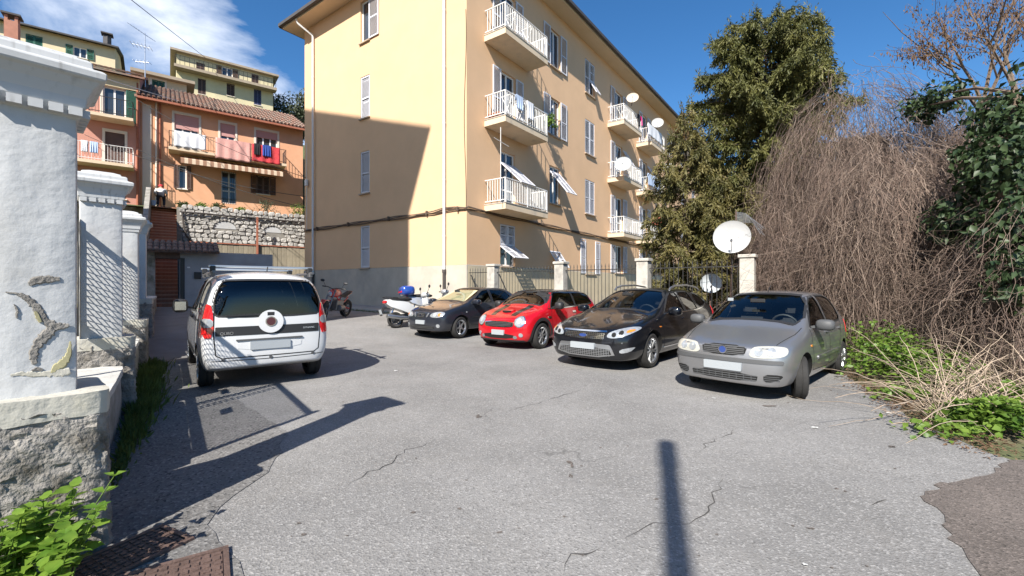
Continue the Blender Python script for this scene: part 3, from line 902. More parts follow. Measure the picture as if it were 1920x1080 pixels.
def pillar(al0, label, detail=True, rot=0.0, hs=HS):
    Rm = Matrix.Rotation(R(rot), 3, 'Z'); A = dict(WN=Rm @ WN0, WD=Rm @ WD0); WN, WD = A['WN'], A['WD']
    c = Wp(al0 + HS, -.437 - HS - (.03 if hs > HS else 0))
    z = gz(c.x, c.y) if al0 > 8 else 0.0
    c = Vector((c.x, c.y, z))
    o = empty('gate_pillar', c, 0, label, 'pillar', 'white pillars along the garden wall')
    rough_box('rubble_base', c, .285, .285, -.15, .80, 'rubble', o, .017, .018, 24, .05, **A)
    rough_box('ledge', c, .29, .29, .76, .885, 'ledge_plaster', o, .010, .05, 7, **A)
    rough_box('shaft', c, hs, hs, .87, 2.47, 'white_plaster', o, .0035, .05, 4, **A)
    cp = MB()
    sqlathe(cp, c, [(.15, 2.40), (.178, 2.42), (.185, 2.465), (.195, 2.47), (.20, 2.52), (.222, 2.575), (.250, 2.615), (.274, 2.63), (.277, 2.67), (.262, 2.68),
                    (.225, 2.69), (.220, 2.732), (.205, 2.742), (.172, 2.746), (.165, 2.766), (.10, 2.79), (.03, 2.803), (.002, 2.806)], **A)
    cap = cp.build('capital', 'capital_plaster', o, bev=.006)
    if detail:
        for k in range(5):
            for ax, ay, sgn in ((WN, WD, -1), (WD, WN, 1)):
                q = c + ax * (-.152 + .076 * k) + ay * (sgn * .194) + UP * 2.443
                inst('dentil', dent, cap, frame_m(q, ax, UP, ay), True)
    return o, c
p1, c1 = pillar(3.44, 'nearest white plaster gate pillar with cracked grey patches and moulded cap', rot=11)
p2, c2 = pillar(6.85, 'second white gate pillar with fence mesh shadow across its face', rot=7, hs=.182)
p3, c3 = pillar(10.2, 'third white pillar just behind the mesh-shadowed one', False)
p4, c4 = pillar(13.6, 'fourth white pillar far along the garden wall', False)
# fallen plaster on the near pillar: bare mortar and lichen
def pfront(px, py, al=3.44, dz=.004):
    nd = -(Matrix.Rotation(R(11), 3, 'Z') @ WD); pp = c1 + nd * (HS + dz); ry = Vector(((px - 960) / FPX, 1, -(py - HZ) / FPX)); ro = Vector((0, 0, CAMH))
    return ro + ry * ((pp - ro).dot(nd) / ry.dot(nd))
def spot(name, pts, m, dz, jit=2.0):
    pp = []
    for i in range(len(pts)):
        a, b = pts[i], pts[(i + 1) % len(pts)]; n = max(2, int(math.dist(a, b) / 5))
        for k in range(n): pp.append((a[0] + (b[0] - a[0]) * k / n + rnd.gauss(0, jit), a[1] + (b[1] - a[1]) * k / n + rnd.gauss(0, jit)))
    P = [pfront(x, y, dz=dz) for x, y in pp]
    bm = bmesh.new(); f = bm.faces.new([bm.verts.new(p) for p in P])
    bmesh.ops.triangulate(bm, faces=bm.faces[:])
    g = bmesh.ops.extrude_face_region(bm, geom=bm.faces[:])
    bmesh.ops.translate(bm, verts=[v for v in g['geom'] if isinstance(v, bmesh.types.BMVert)], vec=WD * .02)
    bmesh.ops.recalc_face_normals(bm, faces=bm.faces[:])
    me = bpy.data.meshes.new(name); bm.to_mesh(me); bm.free()
    meshobj(name, me, m, p1)
def scar(pts, m='bare_mortar', dz=.006):
    Q = []
    for i in range(len(pts) - 1):
        (x0, y0, w0), (x1, y1, w1) = pts[i], pts[i + 1]; n = max(2, int(math.hypot(x1 - x0, y1 - y0) / 3))
        for k in range(n): t = k / n; Q.append((x0 + (x1 - x0) * t + rnd.gauss(0, .5), y0 + (y1 - y0) * t + rnd.gauss(0, .5), (w0 + (w1 - w0) * t) * rnd.uniform(.75, 1.25)))
    Q.append(pts[-1])
    mb = MB(); row = []
    for i, (x, y, w) in enumerate(Q):
        a, b = Q[max(0, i - 1)], Q[min(len(Q) - 1, i + 1)]; l_ = math.hypot(b[0] - a[0], b[1] - a[1]) or 1
        nx, ny = -(b[1] - a[1]) / l_, (b[0] - a[0]) / l_
        row.append((pfront(x + nx * w, y + ny * w, dz=.001), pfront(x + nx * w * .7, y + ny * w * .7, dz=dz), pfront(x - nx * w * .7, y - ny * w * .7, dz=dz), pfront(x - nx * w, y - ny * w, dz=.001)))
    for i in range(len(row) - 1):
        for k in range(3): mb.add([row[i][k], row[i][k + 1], row[i + 1][k + 1], row[i + 1][k]], [(0, 1, 2, 3)])
    mb.build('bare_mortar', m, p1)
scar([(54, 533, 4), (62, 527, 7), (80, 524, 7), (98, 523, 6), (112, 523, 4)])
scar([(10, 548, 1), (30, 550, 2), (45, 556, 5), (58, 566, 8), (72, 580, 8), (82, 596, 7), (90, 606, 8), (102, 612, 9), (118, 612, 5), (129, 609, 3)])
scar([(100, 616, 9), (88, 626, 12), (76, 638, 10), (66, 652, 8), (62, 668, 9), (66, 682, 5)], dz=.008)
scar([(60, 694, 2), (70, 692, 4), (80, 693, 2)])
scar([(66, 584, 3), (71, 594, 5), (76, 604, 3)], 'lichen', .010)
scar([(96, 700, 2), (104, 690, 7), (116, 682, 9), (126, 672, 7), (131, 655, 4), (132, 640, 2)], 'lichen', .005)
scar([(20, 704, 2), (40, 701, 4), (70, 702, 5), (96, 700, 6), (118, 699, 8), (131, 695, 6)], 'ledge_plaster', .004)
scar([(26, 570, 1), (33, 582, 3), (31, 596, 2)])
gw = MB()
seg = 40
WALL = []
o = None
def lowwall(al0, al1):
    n = max(1, int((al1 - al0) / .8))
    cc = Wp((al0 + al1) / 2, -.57)
    z = gz(cc.x, cc.y)
    return al0, al1, z
gwo = empty('garden_wall', Wp(8, -.57), 0, 'low rough rendered garden wall with pale coping between white pillars', 'wall')
for a0, a1 in ((4.06, 6.73), (7.47, 10.08), (10.82, 13.48), (14.22, 18.5), (18.5, 23.3)):
    cc = Wp((a0 + a1) / 2, -.66); z0 = gz(cc.x, cc.y)
    rough_box('wall_section', cc, .24, (a1 - a0) / 2, -.1, .50 + z0, 'garden_wall_render', gwo, .012, .12, 4)
    rough_box('coping', cc, .255, (a1 - a0) / 2, .50 + z0, .57 + z0, 'coping', gwo, .006, .15, 5)
# mesh fence panels standing on it
def mesh_panel(a0, a1, zb, zt, label, plates=()):
    lf = -.85
    o = empty('mesh_fence', Wp((a0 + a1) / 2, lf, zb - .3), 0, label, 'fence', 'wire mesh fence panels on the garden wall')
    for a in (a0, (a0 + a1) * .5 + .62, a1): MB().bar(Wp(a, lf, zb - .62), Wp(a, lf, zt + .10), .05, .05, up=WD).build('post', 'iron_black', o)
    for z, h in ((zb, .09), (zt, .07)): MB().bar(Wp(a0 + .026, lf, z), Wp(a1 - .026, lf, z), .03, h).build('rail', 'iron_black', o)
    mw = MB(); st = .06; H = zt - zb; Ln = a1 - a0
    k = -H
    while k < Ln:
        for sg in (1, -1):
            # wires at about 40 degrees
            x0, x1 = k, k + H * 1.15
            t0, t1 = max(0, -x0 / (x1 - x0)), min(1, (Ln - x0) / (x1 - x0))
            if t1 > t0:
                za, zb_ = (zb + H * t0, zb + H * t1) if sg > 0 else (zt - H * t0, zt - H * t1)
                mw.bar(Wp(a0 + x0 + (x1 - x0) * t0, lf, za), Wp(a0 + x0 + (x1 - x0) * t1, lf, zb_), .007, .007)
        k += st * 1.3
    if a0 < 5:
        for a in (5.72, 5.80, 5.93): MB().bar(Wp(a, lf, zb + .05), Wp(a, lf, zt - .04), .022, .022, up=WD).build('upright', 'iron_black', o)
    w = mw.build('wire_mesh', 'mesh_steel', o); w['kind'] = 'stuff'
    for a, z, w_, h_ in plates: MB().box(Wp(a, lf + .03, z), (.012, w_, h_), (WN, WD, UP)).build('plate', 'iron_rust', o)
    return o
mesh_panel(4.0, 6.78, 1.08, 2.16, 'wire mesh fence panel between the two nearest white pillars', ((6.35, 1.45, .30, .09), (5.25, 1.37, .26, .12)))
mesh_panel(7.42, 10.1, 1.08, 2.16, 'wire mesh fence panel between second and third white pillars')
mesh_panel(10.8, 13.5, 1.12, 2.2, 'wire mesh fence panel behind the third white pillar')

# ================================================================== iron fence in line with the end wall
fen = empty('iron_fence', BC + BF * 5, 0, 'black iron railing fence with pointed bars behind the parked cars', 'fence')
def fz(s): p = BC + BF * s; return gz(p.x, p.y)
for s_, lb in ((sofx(925), 'concrete fence post nearest the corner of the flats'), (sofx(1052), 'square concrete fence post behind the red car'),
               (sofx(1207), 'square concrete fence post behind the black estate car'), (sofx(1402), 'square concrete fence post at the end beside the vines')):
    c = BC + BF * s_; z = gz(c.x, c.y)
    o = empty('fence_post', (c.x, c.y, z), 0, lb, 'post', 'concrete posts of the iron fence')
    MB().box((c.x, c.y, (2.18 + z - .05) / 2), (.33, .33, 2.18 - z + .05), (BF, BV, UP)).build('shaft', 'concrete_post', o, bev=.012)
    MB().box((c.x, c.y, 2.225), (.40, .40, .085), (BF, BV, UP)).build('cap_stone', 'concrete_post', o, bev=.012)
ss = [0.12] + [sofx(x) for x in (925, 1052, 1207, 1402)]
pick = MB().obox((-.008, -.008, 0), (.016, 0, 0), (0, .016, 0), (0, 0, 1.62))
pick.add([(-.014, -.014, 1.62), (.014, -.014, 1.62), (.014, .014, 1.62), (-.014, .014, 1.62), (0, 0, 1.74)], [(0, 1, 2, 3), (0, 4, 1), (1, 4, 2), (2, 4, 3), (3, 4, 0)])
pick = pick.mesh('bar'); pick.materials.append(MATS['iron_black'])
for i in range(4):
    a, b = ss[i] + (.17 if i else 0), ss[i + 1] - .17
    z = fz((a + b) / 2)
    MB().obox(BC + BF * a + BE * -.12 + UP * (z - .2), BF * (b - a), BE * .24, UP * .62).build('plinth', 'concrete_post', fen)
    for h_ in (.62, 1.98): MB().bar(BC + BF * a + UP * h_, BC + BF * b + UP * h_, .035, .025).build('rail', 'iron_black', fen)
    n = int((b - a) / .118)
    for k in range(n):
        q = BC + BF * (a + (b - a) * (k + .5) / n)
        inst('bar', pick, fen, Matrix.Translation((q.x, q.y, .44)))
    if i < 2: MB().bar(BC + BF * (a + .1) + UP * 1.9, BC + BF * (a + .8) + UP * .6, .03, .03).build('brace', 'iron_black', fen)

# ================================================================== gatehouse, steps, retaining walls
GA = 24.0
gh = empty('gatehouse', Wp(GA, .4, .5), 0, 'grey gatehouse with dark tiled canopy over the alley gate', 'gatehouse')
MB().obox(Wp(GA, .34, 0), WN * 3.6, WD * .35, UP * 3.0).build('wall', 'gatehouse_wall', gh)
MB().obox(Wp(GA, -1.1, 0), WN * .62, WD * .35, UP * 3.0).build('pier', 'garden_wall_render', gh)
MB().obox(Wp(GA - .02, -.5, 2.66), WN * .86, WD * .3, UP * .34).build('lintel', 'old_tile', gh)
MB().obox(Wp(GA - .05, .36, .4), WN * .16, WD * .045, UP * 2.3).build('door_jamb', 'iron_black', gh)
MB().box(Wp(GA - .03, .98, 1.95), (.26, .06, .30), (WN, WD, UP)).build('intercom', 'iron_black', gh)
MB().box(Wp(GA - .02, .66, 2.3), (.1, .03, .06), (WN, WD, UP)).build('number_plate', 'frame_white', gh)
can = MB().prism([Wp(GA - .55, -.95, 2.98), Wp(GA + .5, -.95, 3.42), Wp(GA + .5, -.95, 3.34), Wp(GA - .55, -.95, 2.90)], WN * 2.7).build('canopy', 'old_tile', gh)
tl = MB()
n = 7
for sgn in (1,):
    pr = [(.10 * math.cos(math.pi * k / n), .06 * math.sin(math.pi * k / n)) for k in range(n + 1)]
    a = [Vector((x, 0, z)) for x, z in pr]; b = [Vector((x * .8, .42, z * .8 + .17)) for x, z in pr]
    vs = a + b; tl.add(vs, [(k, k + 1, n + 2 + k, n + 1 + k) for k in range(n)] + [tuple(range(n, -1, -1))])
tlm = tl.mesh('tile', smooth=True); tlm.materials.append(MATS['old_tile'])
for r_ in range(3):
    for k in range(13):
        p = Wp(GA - .62 + r_ * .36, -.86 + k * .21, 2.97 + r_ * .155)
        inst('tile', tlm, can, frame_m(p, WN, UP, WD), True)
stp = empty('brick_steps', Wp(24.7, -.2, .58), 0, 'steep flight of red brick steps climbing behind the gatehouse', 'steps')
NS = 31
mat('step_top_lit', (0.52, 0.26, 0.17), 0.9, var=.15, vs=9)  # step tops coloured lighter, as if lit, to show in the shade
bmm = MB().obox((-.55, 0, -.6), (1.1, 0, 0), (0, .30, 0), (0, 0, .555)); bmm.cur = 1
bmm.obox((-.56, -.045, -.045), (1.12, 0, 0), (0, .34, 0), (0, 0, .045)); bmm = bmm.mesh('step'); bmm.materials.append(MATS['step_brick']); bmm.materials.append(MATS['step_top_lit'])
for k in range(NS): inst('step', bmm, stp, frame_m(Wp(24.6 + k * .258, -.25, .58 + .176 * (k + 1)), WN, UP, WD))
sw = empty('stair_wall', Wp(28, -.95, .5), 0, 'tall weathered concrete wall left of the brick steps', 'wall')
MB().prism([Wp(24.4, -1.02, .2), Wp(32.8, -1.02, .2), Wp(32.8, -1.02, 7.1), Wp(31.4, -1.02, 6.9), Wp(24.4, -1.02, 3.2)], WN * .2).build('wall', 'garden_wall_render', sw)

SA = 31.0
MB().obox(Wp(32.9, -8.5, .2), WN * 7.4, WD * .5, UP * 5.75).build('return_wall', 'garden_wall_render', sw)
rw = empty('stone_wall', Wp(SA, 4, 3.9), 0, 'rubble stone retaining wall with two arched niches below the orange house', 'wall')
MB().obox(Wp(SA, .32, .3), WN * 11, WD * .6, UP * 5.6).build('backing', 'stone_joint', rw)
MB().obox(Wp(32.9, -1.2, .3), WN * 1.5, WD * .5, UP * 5.6).build('backing', 'stone_joint', rw)
svar = []
for k in range(10):
    n = 7; pts = []
    for j in range(n):
        a = 2 * math.pi * (j + rnd.uniform(-.25, .25)) / n
        rr = 1 / max(abs(math.cos(a)), abs(math.sin(a))) ** .75 * rnd.uniform(.86, 1.0)
        pts.append((math.cos(a) * .5 * rr, math.sin(a) * .5 * rr))
    mb = MB()
    vs = [Vector((x, 0, z)) for x, z in pts] + [Vector((x * .78, -.075 + rnd.uniform(-.02, .02), z * .78)) for x, z in pts]
    mb.add(vs, [(j, (j + 1) % n, n + (j + 1) % n, n + j) for j in range(n)] + [tuple(range(n, 2 * n))])
    m_ = mb.mesh('stone'); m_.materials.append(MATS['stone']); svar.append(m_)
niche = [(SA * LA(422), 4.86, .55, .42), (SA * LA(511), 4.82, .50, .36)]
row = 0; z = 3.98
cnt = 0
while z < 5.92:
    h_ = rnd.uniform(.21, .30)
    x = .36 + rnd.uniform(0, .2)
    while x < 8.4:
        w_ = rnd.uniform(.24, .46)
        inn_ = any(abs(x + w_ / 2 - a) < b_ + .10 and z + h_ > zc - .1 and z < zc + c_h + .05 for a, zc, b_, c_h in niche)
        if not inn_ and cnt < 300:
            zz = z + h_ / 2 + rnd.uniform(-.04, .04)
            Mx = frame_m(Wp(SA - .003, x + w_ / 2, zz), WN, UP, WD) @ Matrix.Rotation(rnd.uniform(-.2, .2), 4, 'Y') @ Matrix.Diagonal((w_ * 1.02, 1, h_ * 1.02, 1))
            inst('stone', svar[rnd.randrange(10)], rw, Mx); cnt += 1
        x += w_ * .97
    z += h_ * .94
for a, zc, b_, c_h in niche:
    pts = [Wp(SA - .02, a + b_ * math.cos(math.pi * k / 14), zc + c_h * math.sin(math.pi * k / 14)) for k in range(15)]
    MB().prism(pts, WD * .04).build('niche_panel', 'white_plaster', rw)
    n = 11
    for k in range(n):
        an = math.pi * (k + .5) / n
        q = Wp(SA - .01, a + (b_ + .12) * math.cos(an), zc + (c_h + .12) * math.sin(an))
        Mx = frame_m(q, WN, UP, WD) @ Matrix.Rotation(-(an - math.pi / 2), 4, 'Y') @ Matrix.Diagonal((.17, 1, .2, 1))
        inst('stone', svar[k % 10], rw, Mx)
MB().tube([Wp(SA - .16, .5 + i, 5.62 + .02 * math.sin(i * 2)) for i in range(10)], .05, 6).build('pipe', 'pipe_dark', rw, smooth=True)
MB().tube([Wp(SA - .16, .55, 5.6), Wp(SA - .2, .62, 4.9), Wp(SA - .16, .75, 4.3), Wp(SA - .14, 1.0, 4.0)], .045, 6).build('pipe', 'pipe_dark', rw, smooth=True)
bw = empty('board_wall', Wp(30.3, 4, .8), 0, 'stained concrete wall cast in upright boards below the stone wall', 'wall')
bmesh_ = []
for w_ in (.22, .26, .30):
    m_ = MB().obox((0, 0, 0), (w_ - .012, 0, 0), (0, .12, 0), (0, 0, 3.5)).mesh('board', bev=.006); m_.materials.append(MATS['board_concrete']); bmesh_.append((w_, m_))
x = .75
while x < 8.6:
    w_, m_ = bmesh_[rnd.randrange(3)]
    inst('board', m_, bw, frame_m(Wp(30.3 + rnd.uniform(0, .02), x, .4), WN, UP, WD)); x += w_
MB().obox(Wp(30.45, .7, .3), WN * 8, WD * .5, UP * 3.58).build('backing', 'stone_joint', bw)
MB().bar(Wp(30.32, .75, 3.94), Wp(30.32, 8.6, 3.94), .12, .06).build('rail', 'rust_red', bw)
MB().bar(Wp(30.22, 30.3 * LA(482), 2.6), Wp(30.22, 30.3 * LA(482), 5.6), .10, .10, up=WD).build('post', 'rust_red', bw)
# terrace soil behind the wall and the hill
bm = bmesh.new()
als = [31.55, 33, 35, 37, 40, 45, 50, 56, 62, 70, 90, 140, 260]
prof = {31.55: 5.85, 33: 6.0, 35: 6.4, 37: 8.2, 40: 11, 45: 14.5, 50: 16.5, 56: 18, 62: 19.5, 70: 20, 90: 20, 140: 18, 260: 6}
lats = [-120, -60, -40] + [-30 + 2.5 * i for i in range(27)] + [50, 80, 140]
gv = []
for a in als:
    rw_ = []
    for lt in lats:
        side = sstep(14, 60, lt)
        z = prof[a] * (1 - .75 * side) + (.9 * mnoise.noise(Vector((a * .11, lt * .11, 0))) if a > 36 else 0)
        q = Wp(a, lt, z); rw_.append(bm.verts.new(q))
    gv.append(rw_)
for j in range(len(als) - 1):
    for i in range(len(lats) - 1):
        bm.faces.new((gv[j][i], gv[j][i + 1], gv[j + 1][i + 1], gv[j + 1][i]))
for i in range(len(lats) - 1):
    if -8.0 < lats[i] < 12: continue
    a, b = gv[0][i], gv[0][i + 1]
    bm.faces.new((bm.verts.new((a.co.x, a.co.y, 0)), bm.verts.new((b.co.x, b.co.y, 0)), b, a))
me = bpy.data.meshes.new('hillside'); bm.to_mesh(me); bm.free()
tag(meshobj('hillside', me, 'hill_green'), kind='structure')

# ================================================================== houses on the hill
def zat(px, py, al):
    q = Wp(al, al * LA(px)); return CAMH - (py - HZ) / FPX * q.y
def house(name, al, lat0, lat1, z0, z1, dep, wallm, ops, label, roof='gable', rise=1.6, ov=.45, roofm='roof_tile', tiles=False):
    f = lambda t, o, z: Wp(al - o, t, z)
    h = empty(name, Wp(al, (lat0 + lat1) / 2, z0), 0, label, 'house')
    w = MB()
    wall_open(w, f, lat0, lat1, z0, z1, [(a, b, c, d) for a, b, c, d in ops], .14)
    for a, b in ((Wp(al, lat1), Wp(al + dep, lat1)), (Wp(al + dep, lat1), Wp(al + dep, lat0)), (Wp(al + dep, lat0), Wp(al, lat0))):
        w.add([a + UP * z0, b + UP * z0, b + UP * z1, a + UP * z1], [(0, 1, 2, 3)])
    if roof == 'gable':
        for lt in (lat0, lat1): w.add([Wp(al, lt, z1), Wp(al + dep / 2, lt, z1 + rise), Wp(al + dep, lt, z1)], [(0, 1, 2)])
    w.build('wall', wallm, h)
    MB().obox(Wp(al + .3, lat0 + .2, z0 + .1), WN * (lat1 - lat0 - .4), WD * (dep - .6), UP * (z1 - z0 - .3)).build('interior_core', 'dark_room', h)
    if roof == 'gable':
        k = rise / (dep / 2)
        r = MB()
        r.prism([Wp(al - ov, lat0 - .25, z1 - ov * k + .05), Wp(al + dep / 2, lat0 - .25, z1 + rise + .05), Wp(al + dep + ov, lat0 - .25, z1 - ov * k + .05),
                 Wp(al + dep + ov, lat0 - .25, z1 - ov * k + .17), Wp(al + dep / 2, lat0 - .25, z1 + rise + .2), Wp(al - ov, lat0 - .25, z1 - ov * k + .17)], WN * (lat1 - lat0 + .5))
        ro = r.build('roof', roofm, h)
        if tiles:
            st = .24; n = int((lat1 - lat0 + .5) / st); sl = math.hypot(dep / 2 + ov, rise + ov * k)
            m_ = MB()
            nn = 5; rws = 9
            for r_ in range(rws):
                for side in (0,):
                    y0, y1 = r_ * sl / rws, (r_ + 1) * sl / rws + .05
                    a = [Vector((.10 * math.cos(math.pi * q / nn), y0, .03 + .085 * math.sin(math.pi * q / nn))) for q in range(nn + 1)]
                    b = [Vector((.075 * math.cos(math.pi * q / nn), y1, .0 + .06 * math.sin(math.pi * q / nn))) for q in range(nn + 1)]
                    m_.add(a + b, [(q, q + 1, nn + 2 + q, nn + 1 + q) for q in range(nn)] + [tuple(range(nn, -1, -1))])
            tm = m_.mesh('tile_row', smooth=True); tm.materials.append(MATS[roofm])
            sd = (WD * (dep / 2 + ov) + UP * (rise + ov * k)).normalized(); nu = WN.cross(sd)
            if nu.z < 0: nu = -nu
            for i in range(n):
                inst('tile_row', tm, ro, frame_m(Wp(al - ov - .04, lat0 - .2 + st * (i + .5), z1 - ov * k + .19), WN, nu, sd), True)
    else:
        ro = MB().obox(Wp(al - ov, lat0 - ov, z1), WN * (lat1 - lat0 + 2 * ov), WD * (dep + 2 * ov), UP * .22).build('roof', roofm, h)
    return h, f, ro
def hwin(h, f, al, x0, x1, y0, y1, n=2, shut=None, surround=None, roller=None):
    a, b = al * LA(x0), al * LA(x1); zc0, zc1 = zat((x0 + x1) / 2, y1, al), zat((x0 + x1) / 2, y0, al)
    window(h, f, a, b, zc0, zc1, n, .14)
    e, nr = WN, -WD
    w = (b - a) / 2
    if shut:
        if 'L' in shut[1]: shutter(h, f(a - .01, .04, zc0), -e, UP, nr, w, zc1 - zc0, shut[0])
        if 'R' in shut[1]: shutter(h, f(b + .01, .04, zc0), e, UP, nr, w, zc1 - zc0, shut[0])
        if 'C' in shut[1]:
            for k in range(2): shutter(h, f(a + w * k + .005, -.06, zc0), e, UP, nr, w - .01, zc1 - zc0, shut[0])
    if surround:
        s_ = .12; mb = MB()
        mb.obox(f(a - s_, .002, zc0), e * s_, nr * .03, UP * (zc1 - zc0)); mb.obox(f(b, .002, zc0), e * s_, nr * .03, UP * (zc1 - zc0)); mb.obox(f(a - s_, .002, zc1), e * (b - a + 2 * s_), nr * .03, UP * s_ * 1.4)
        mb.build('window_surround', surround, h)
    if roller:
        MB().obox(f(a + .01, -.07, zc1 - (zc1 - zc0) * roller[1]), e * (b - a - .02), nr * .05, UP * ((zc1 - zc0) * roller[1] - .01)).build('roller_blind', roller[0], h)
    MB().obox(f(a - .06, .0, zc0 - .06), e * (b - a + .12), nr * .1, UP * .055).build('sill', 'surround', h)
    return (a, b, zc0, zc1)
def ops_of(al, L_): return [(al * LA(x0), al * LA(x1), zat((x0 + x1) / 2, y1, al), zat((x0 + x1) / 2, y0, al)) for x0, x1, y0, y1 in L_]
def hbal(h, al, x0, x1, zt, dep, railm, slabm='slab_render', label=None):
    a, b = al * LA(x0), al * LA(x1)
    o = MB().obox(Wp(al - dep, a, zt - .17), WN * (b - a), WD * (dep - .004), UP * .17).build('balcony', slabm, h)
    r = MB()
    c = [(al - .02, a + .03), (al - dep + .03, a + .03), (al - dep + .03, b - .03), (al - .02, b - .03)]
    for i in range(3):
        for zz in (.95, .1): r.bar(Wp(*c[i], zt + zz), Wp(*c[i + 1], zt + zz), .04, .03)
        p, q = Vector(c[i]), Vector(c[i + 1]); n = int((q - p).length / .13)
        for k in range(n + 1):
            t = p.lerp(q, k / n); r.bar(Wp(t.x, t.y, zt), Wp(t.x, t.y, zt + .95), .016, .016, up=WD)
    r.build('railing', railm, o)
    return a, b
# --- orange house
PA = 35.0
PW = [(327, 373, 217, 280), (413, 441, 233, 288), (480, 520, 247, 298), (334, 350, 310, 354), (415, 443, 322, 382), (482, 505, 330, 364)]
PO = ops_of(PA, PW)
pz1 = 12.95
ph, pf, proof = house('orange_house', PA, PA * LA(263), PA * LA(568), 5.9, pz1, 9.5, 'pink_render', PO,
                      'two storey orange house with tiled roof and laundry on its long balcony', rise=2.3, ov=.55, tiles=True)
hwin(ph, pf, PA, *PW[0], 3, None, 'surround', ('roller_pink', .42)); hwin(ph, pf, PA, *PW[1], 2, None, 'surround', ('roller_pink', .42)); hwin(ph, pf, PA, *PW[2], 3, None, 'surround', ('roller_pink', .25))
hwin(ph, pf, PA, *PW[3], 1, ('shutter_brown', 'LR')); hwin(ph, pf, PA, *PW[5], 2, ('shutter_brown', 'LRC'))
a, b, c, d = PO[4]
window(ph, pf, a, b, c, d, 2, .14, True, 'door')
g = MB()
for k in range(8): g.bar(pf(a + (b - a) * (k + .5) / 8, .02, c), pf(a + (b - a) * (k + .5) / 8, .02, d), .018, .018, up=WD)
for z in (c + .3, (c + d) / 2, d - .15): g.bar(pf(a, .025, z), pf(b, .025, z), .02, .03)
g.build('door_grille', 'iron_black', ph)
BZ = zat(400, 290, PA - 1.2) - .0
pb0, pb1 = hbal(ph, PA, 316, 531, 9.95, 1.15, 'shutter_brown')
MB().bar(pf(PA * LA(263) - .1, .62, pz1 - .22), pf(PA * LA(568) + .2, .62, pz1 - .22), .12, .12).build('gutter', 'rust_red', ph)
MB().tube([pf(PA * LA(293), .08, 6.0), pf(PA * LA(293), .08, pz1 - .2)], .05, 6).build('drainpipe', 'surround', ph, smooth=True)
MB().tube([pf(PA * LA(300), .06, 6.0), pf(PA * LA(300), .06, pz1 - .2)], .05, 6).build('drainpipe', 'rust_red', ph, smooth=True)
MB().obox(pf(PA * LA(267), .004, 5.9), WN * .42, -WD * .05, UP * (pz1 - 6.3)).build('corner_strip', 'surround', ph)
# awning under the balcony, striped
mat('awning_pale', (0.60, 0.47, 0.35), 0.9); mat('awning_brown', (0.30, 0.17, 0.11), 0.9)
aw = empty('awning', Wp(PA - .6, 3, 9.4), 0, 'brown and cream striped awning rolled out under the long balcony', 'awning')
a0, a1 = PA * LA(338), PA * LA(524); n = 30
for k in range(n):
    t0 = a0 + (a1 - a0) * k / n; w_ = (a1 - a0) / n
    mb = MB()
    m0, m1, m2 = Wp(PA - .1, t0, 9.72), Wp(PA - 1.25, t0, 9.30), Wp(PA - 1.27, t0, 9.02)
    mb.prism([m0, m1, m2, m2 + WD * .02, m1 + WD * .02 - UP * .02, m0 - UP * .02], WN * (w_ - .004))
    mb.build('stripe', 'awning_pale' if k % 2 else 'awning_brown', aw)
# laundry over the rail
mat('cloth_white', (0.72, 0.73, 0.76), 0.95, var=0.06, vs=6); mat('cloth_pink', (0.62, 0.33, 0.29), 0.95, var=0.15, vs=14, bump=.4, bs=30)
mat('cloth_red', (0.55, 0.05, 0.06), 0.95, var=0.3, vs=9); mat('cloth_blue', (0.03, 0.07, 0.30), 0.95); mat('cloth_black', (0.02, 0.02, 0.025), 0.95); mat('cloth_magenta', (0.62, 0.02, 0.18), 0.95)
mat('cloth_pale_blue', (0.45, 0.55, 0.72), 0.95)
def cloth(name, p0, e, w, h, nr, m, label, group=None, fold=.03, back=.35):
    """sheet hung over a rail that runs from p0 along e; drops h in front, a little behind"""
    mb = MB(); nu, nv = 18, 10; vs = []
    prof_ = [(-.03, -h * back), (-.02, -h * back * .3), (0, .02)] + [(.03 + .02 * (v / nv), .02 - h * v / nv) for v in range(nv + 1)]
    ph_ = rnd.uniform(0, 6)
    for i in range(nu + 1):
        for o_, z in prof_:
            s_ = fold * math.sin(i * 1.15 + ph_) * min(1, max(0, -z * 2.5)) if o_ > 0 else 0
            vs.append(p0 + e * (w * i / nu) + nr * (o_ + s_) + UP * (z + rnd.uniform(-.012, .012) * (1 if z < -h * .9 else .1)))
    k = len(prof_)
    mb.add(vs, [(i * k + j, (i + 1) * k + j, (i + 1) * k + j + 1, i * k + j + 1) for i in range(nu) for j in range(k - 1)])
    me = mb.mesh(name, smooth=True)
    o = meshobj(name, me, m)
    md = o.modifiers.new('thick', 'SOLIDIFY'); md.thickness = .012
    return tag(o, label, 'laundry', group)
ry = PA - 1.12
def lx(x): return ry * LA(x)
cloth('blanket', Wp(ry - .03, lx(327), 10.92), WN, lx(386) - lx(327), .95, -WD, 'cloth_white', 'white blanket hung over the balcony rail of the orange house', 'laundry on the orange house')
cloth('blanket', Wp(ry - .03, lx(404), 10.92), WN, lx(470) - lx(404), 1.30, -WD, 'cloth_pink', 'large pink blanket hung over the balcony rail', 'laundry on the orange house')
cloth('blanket', Wp(ry - .03, lx(472), 10.92), WN, lx(525) - lx(472), 1.15, -WD, 'cloth_red', 'red patterned blanket hung at the right end of the balcony rail', 'laundry on the orange house')
cloth('towel', Wp(ry - .09, lx(492), 10.95), WN, lx(507) - lx(492), .75, -WD, 'cloth_blue', 'blue towel hung in front of the red patterned blanket', 'laundry on the orange house')
cloth('shirt', Wp(ry - .09, lx(476), 10.95), WN, .33, .75, -WD, 'cloth_black', 'dark garment hung over the left of the red patterned blanket', 'laundry on the orange house')
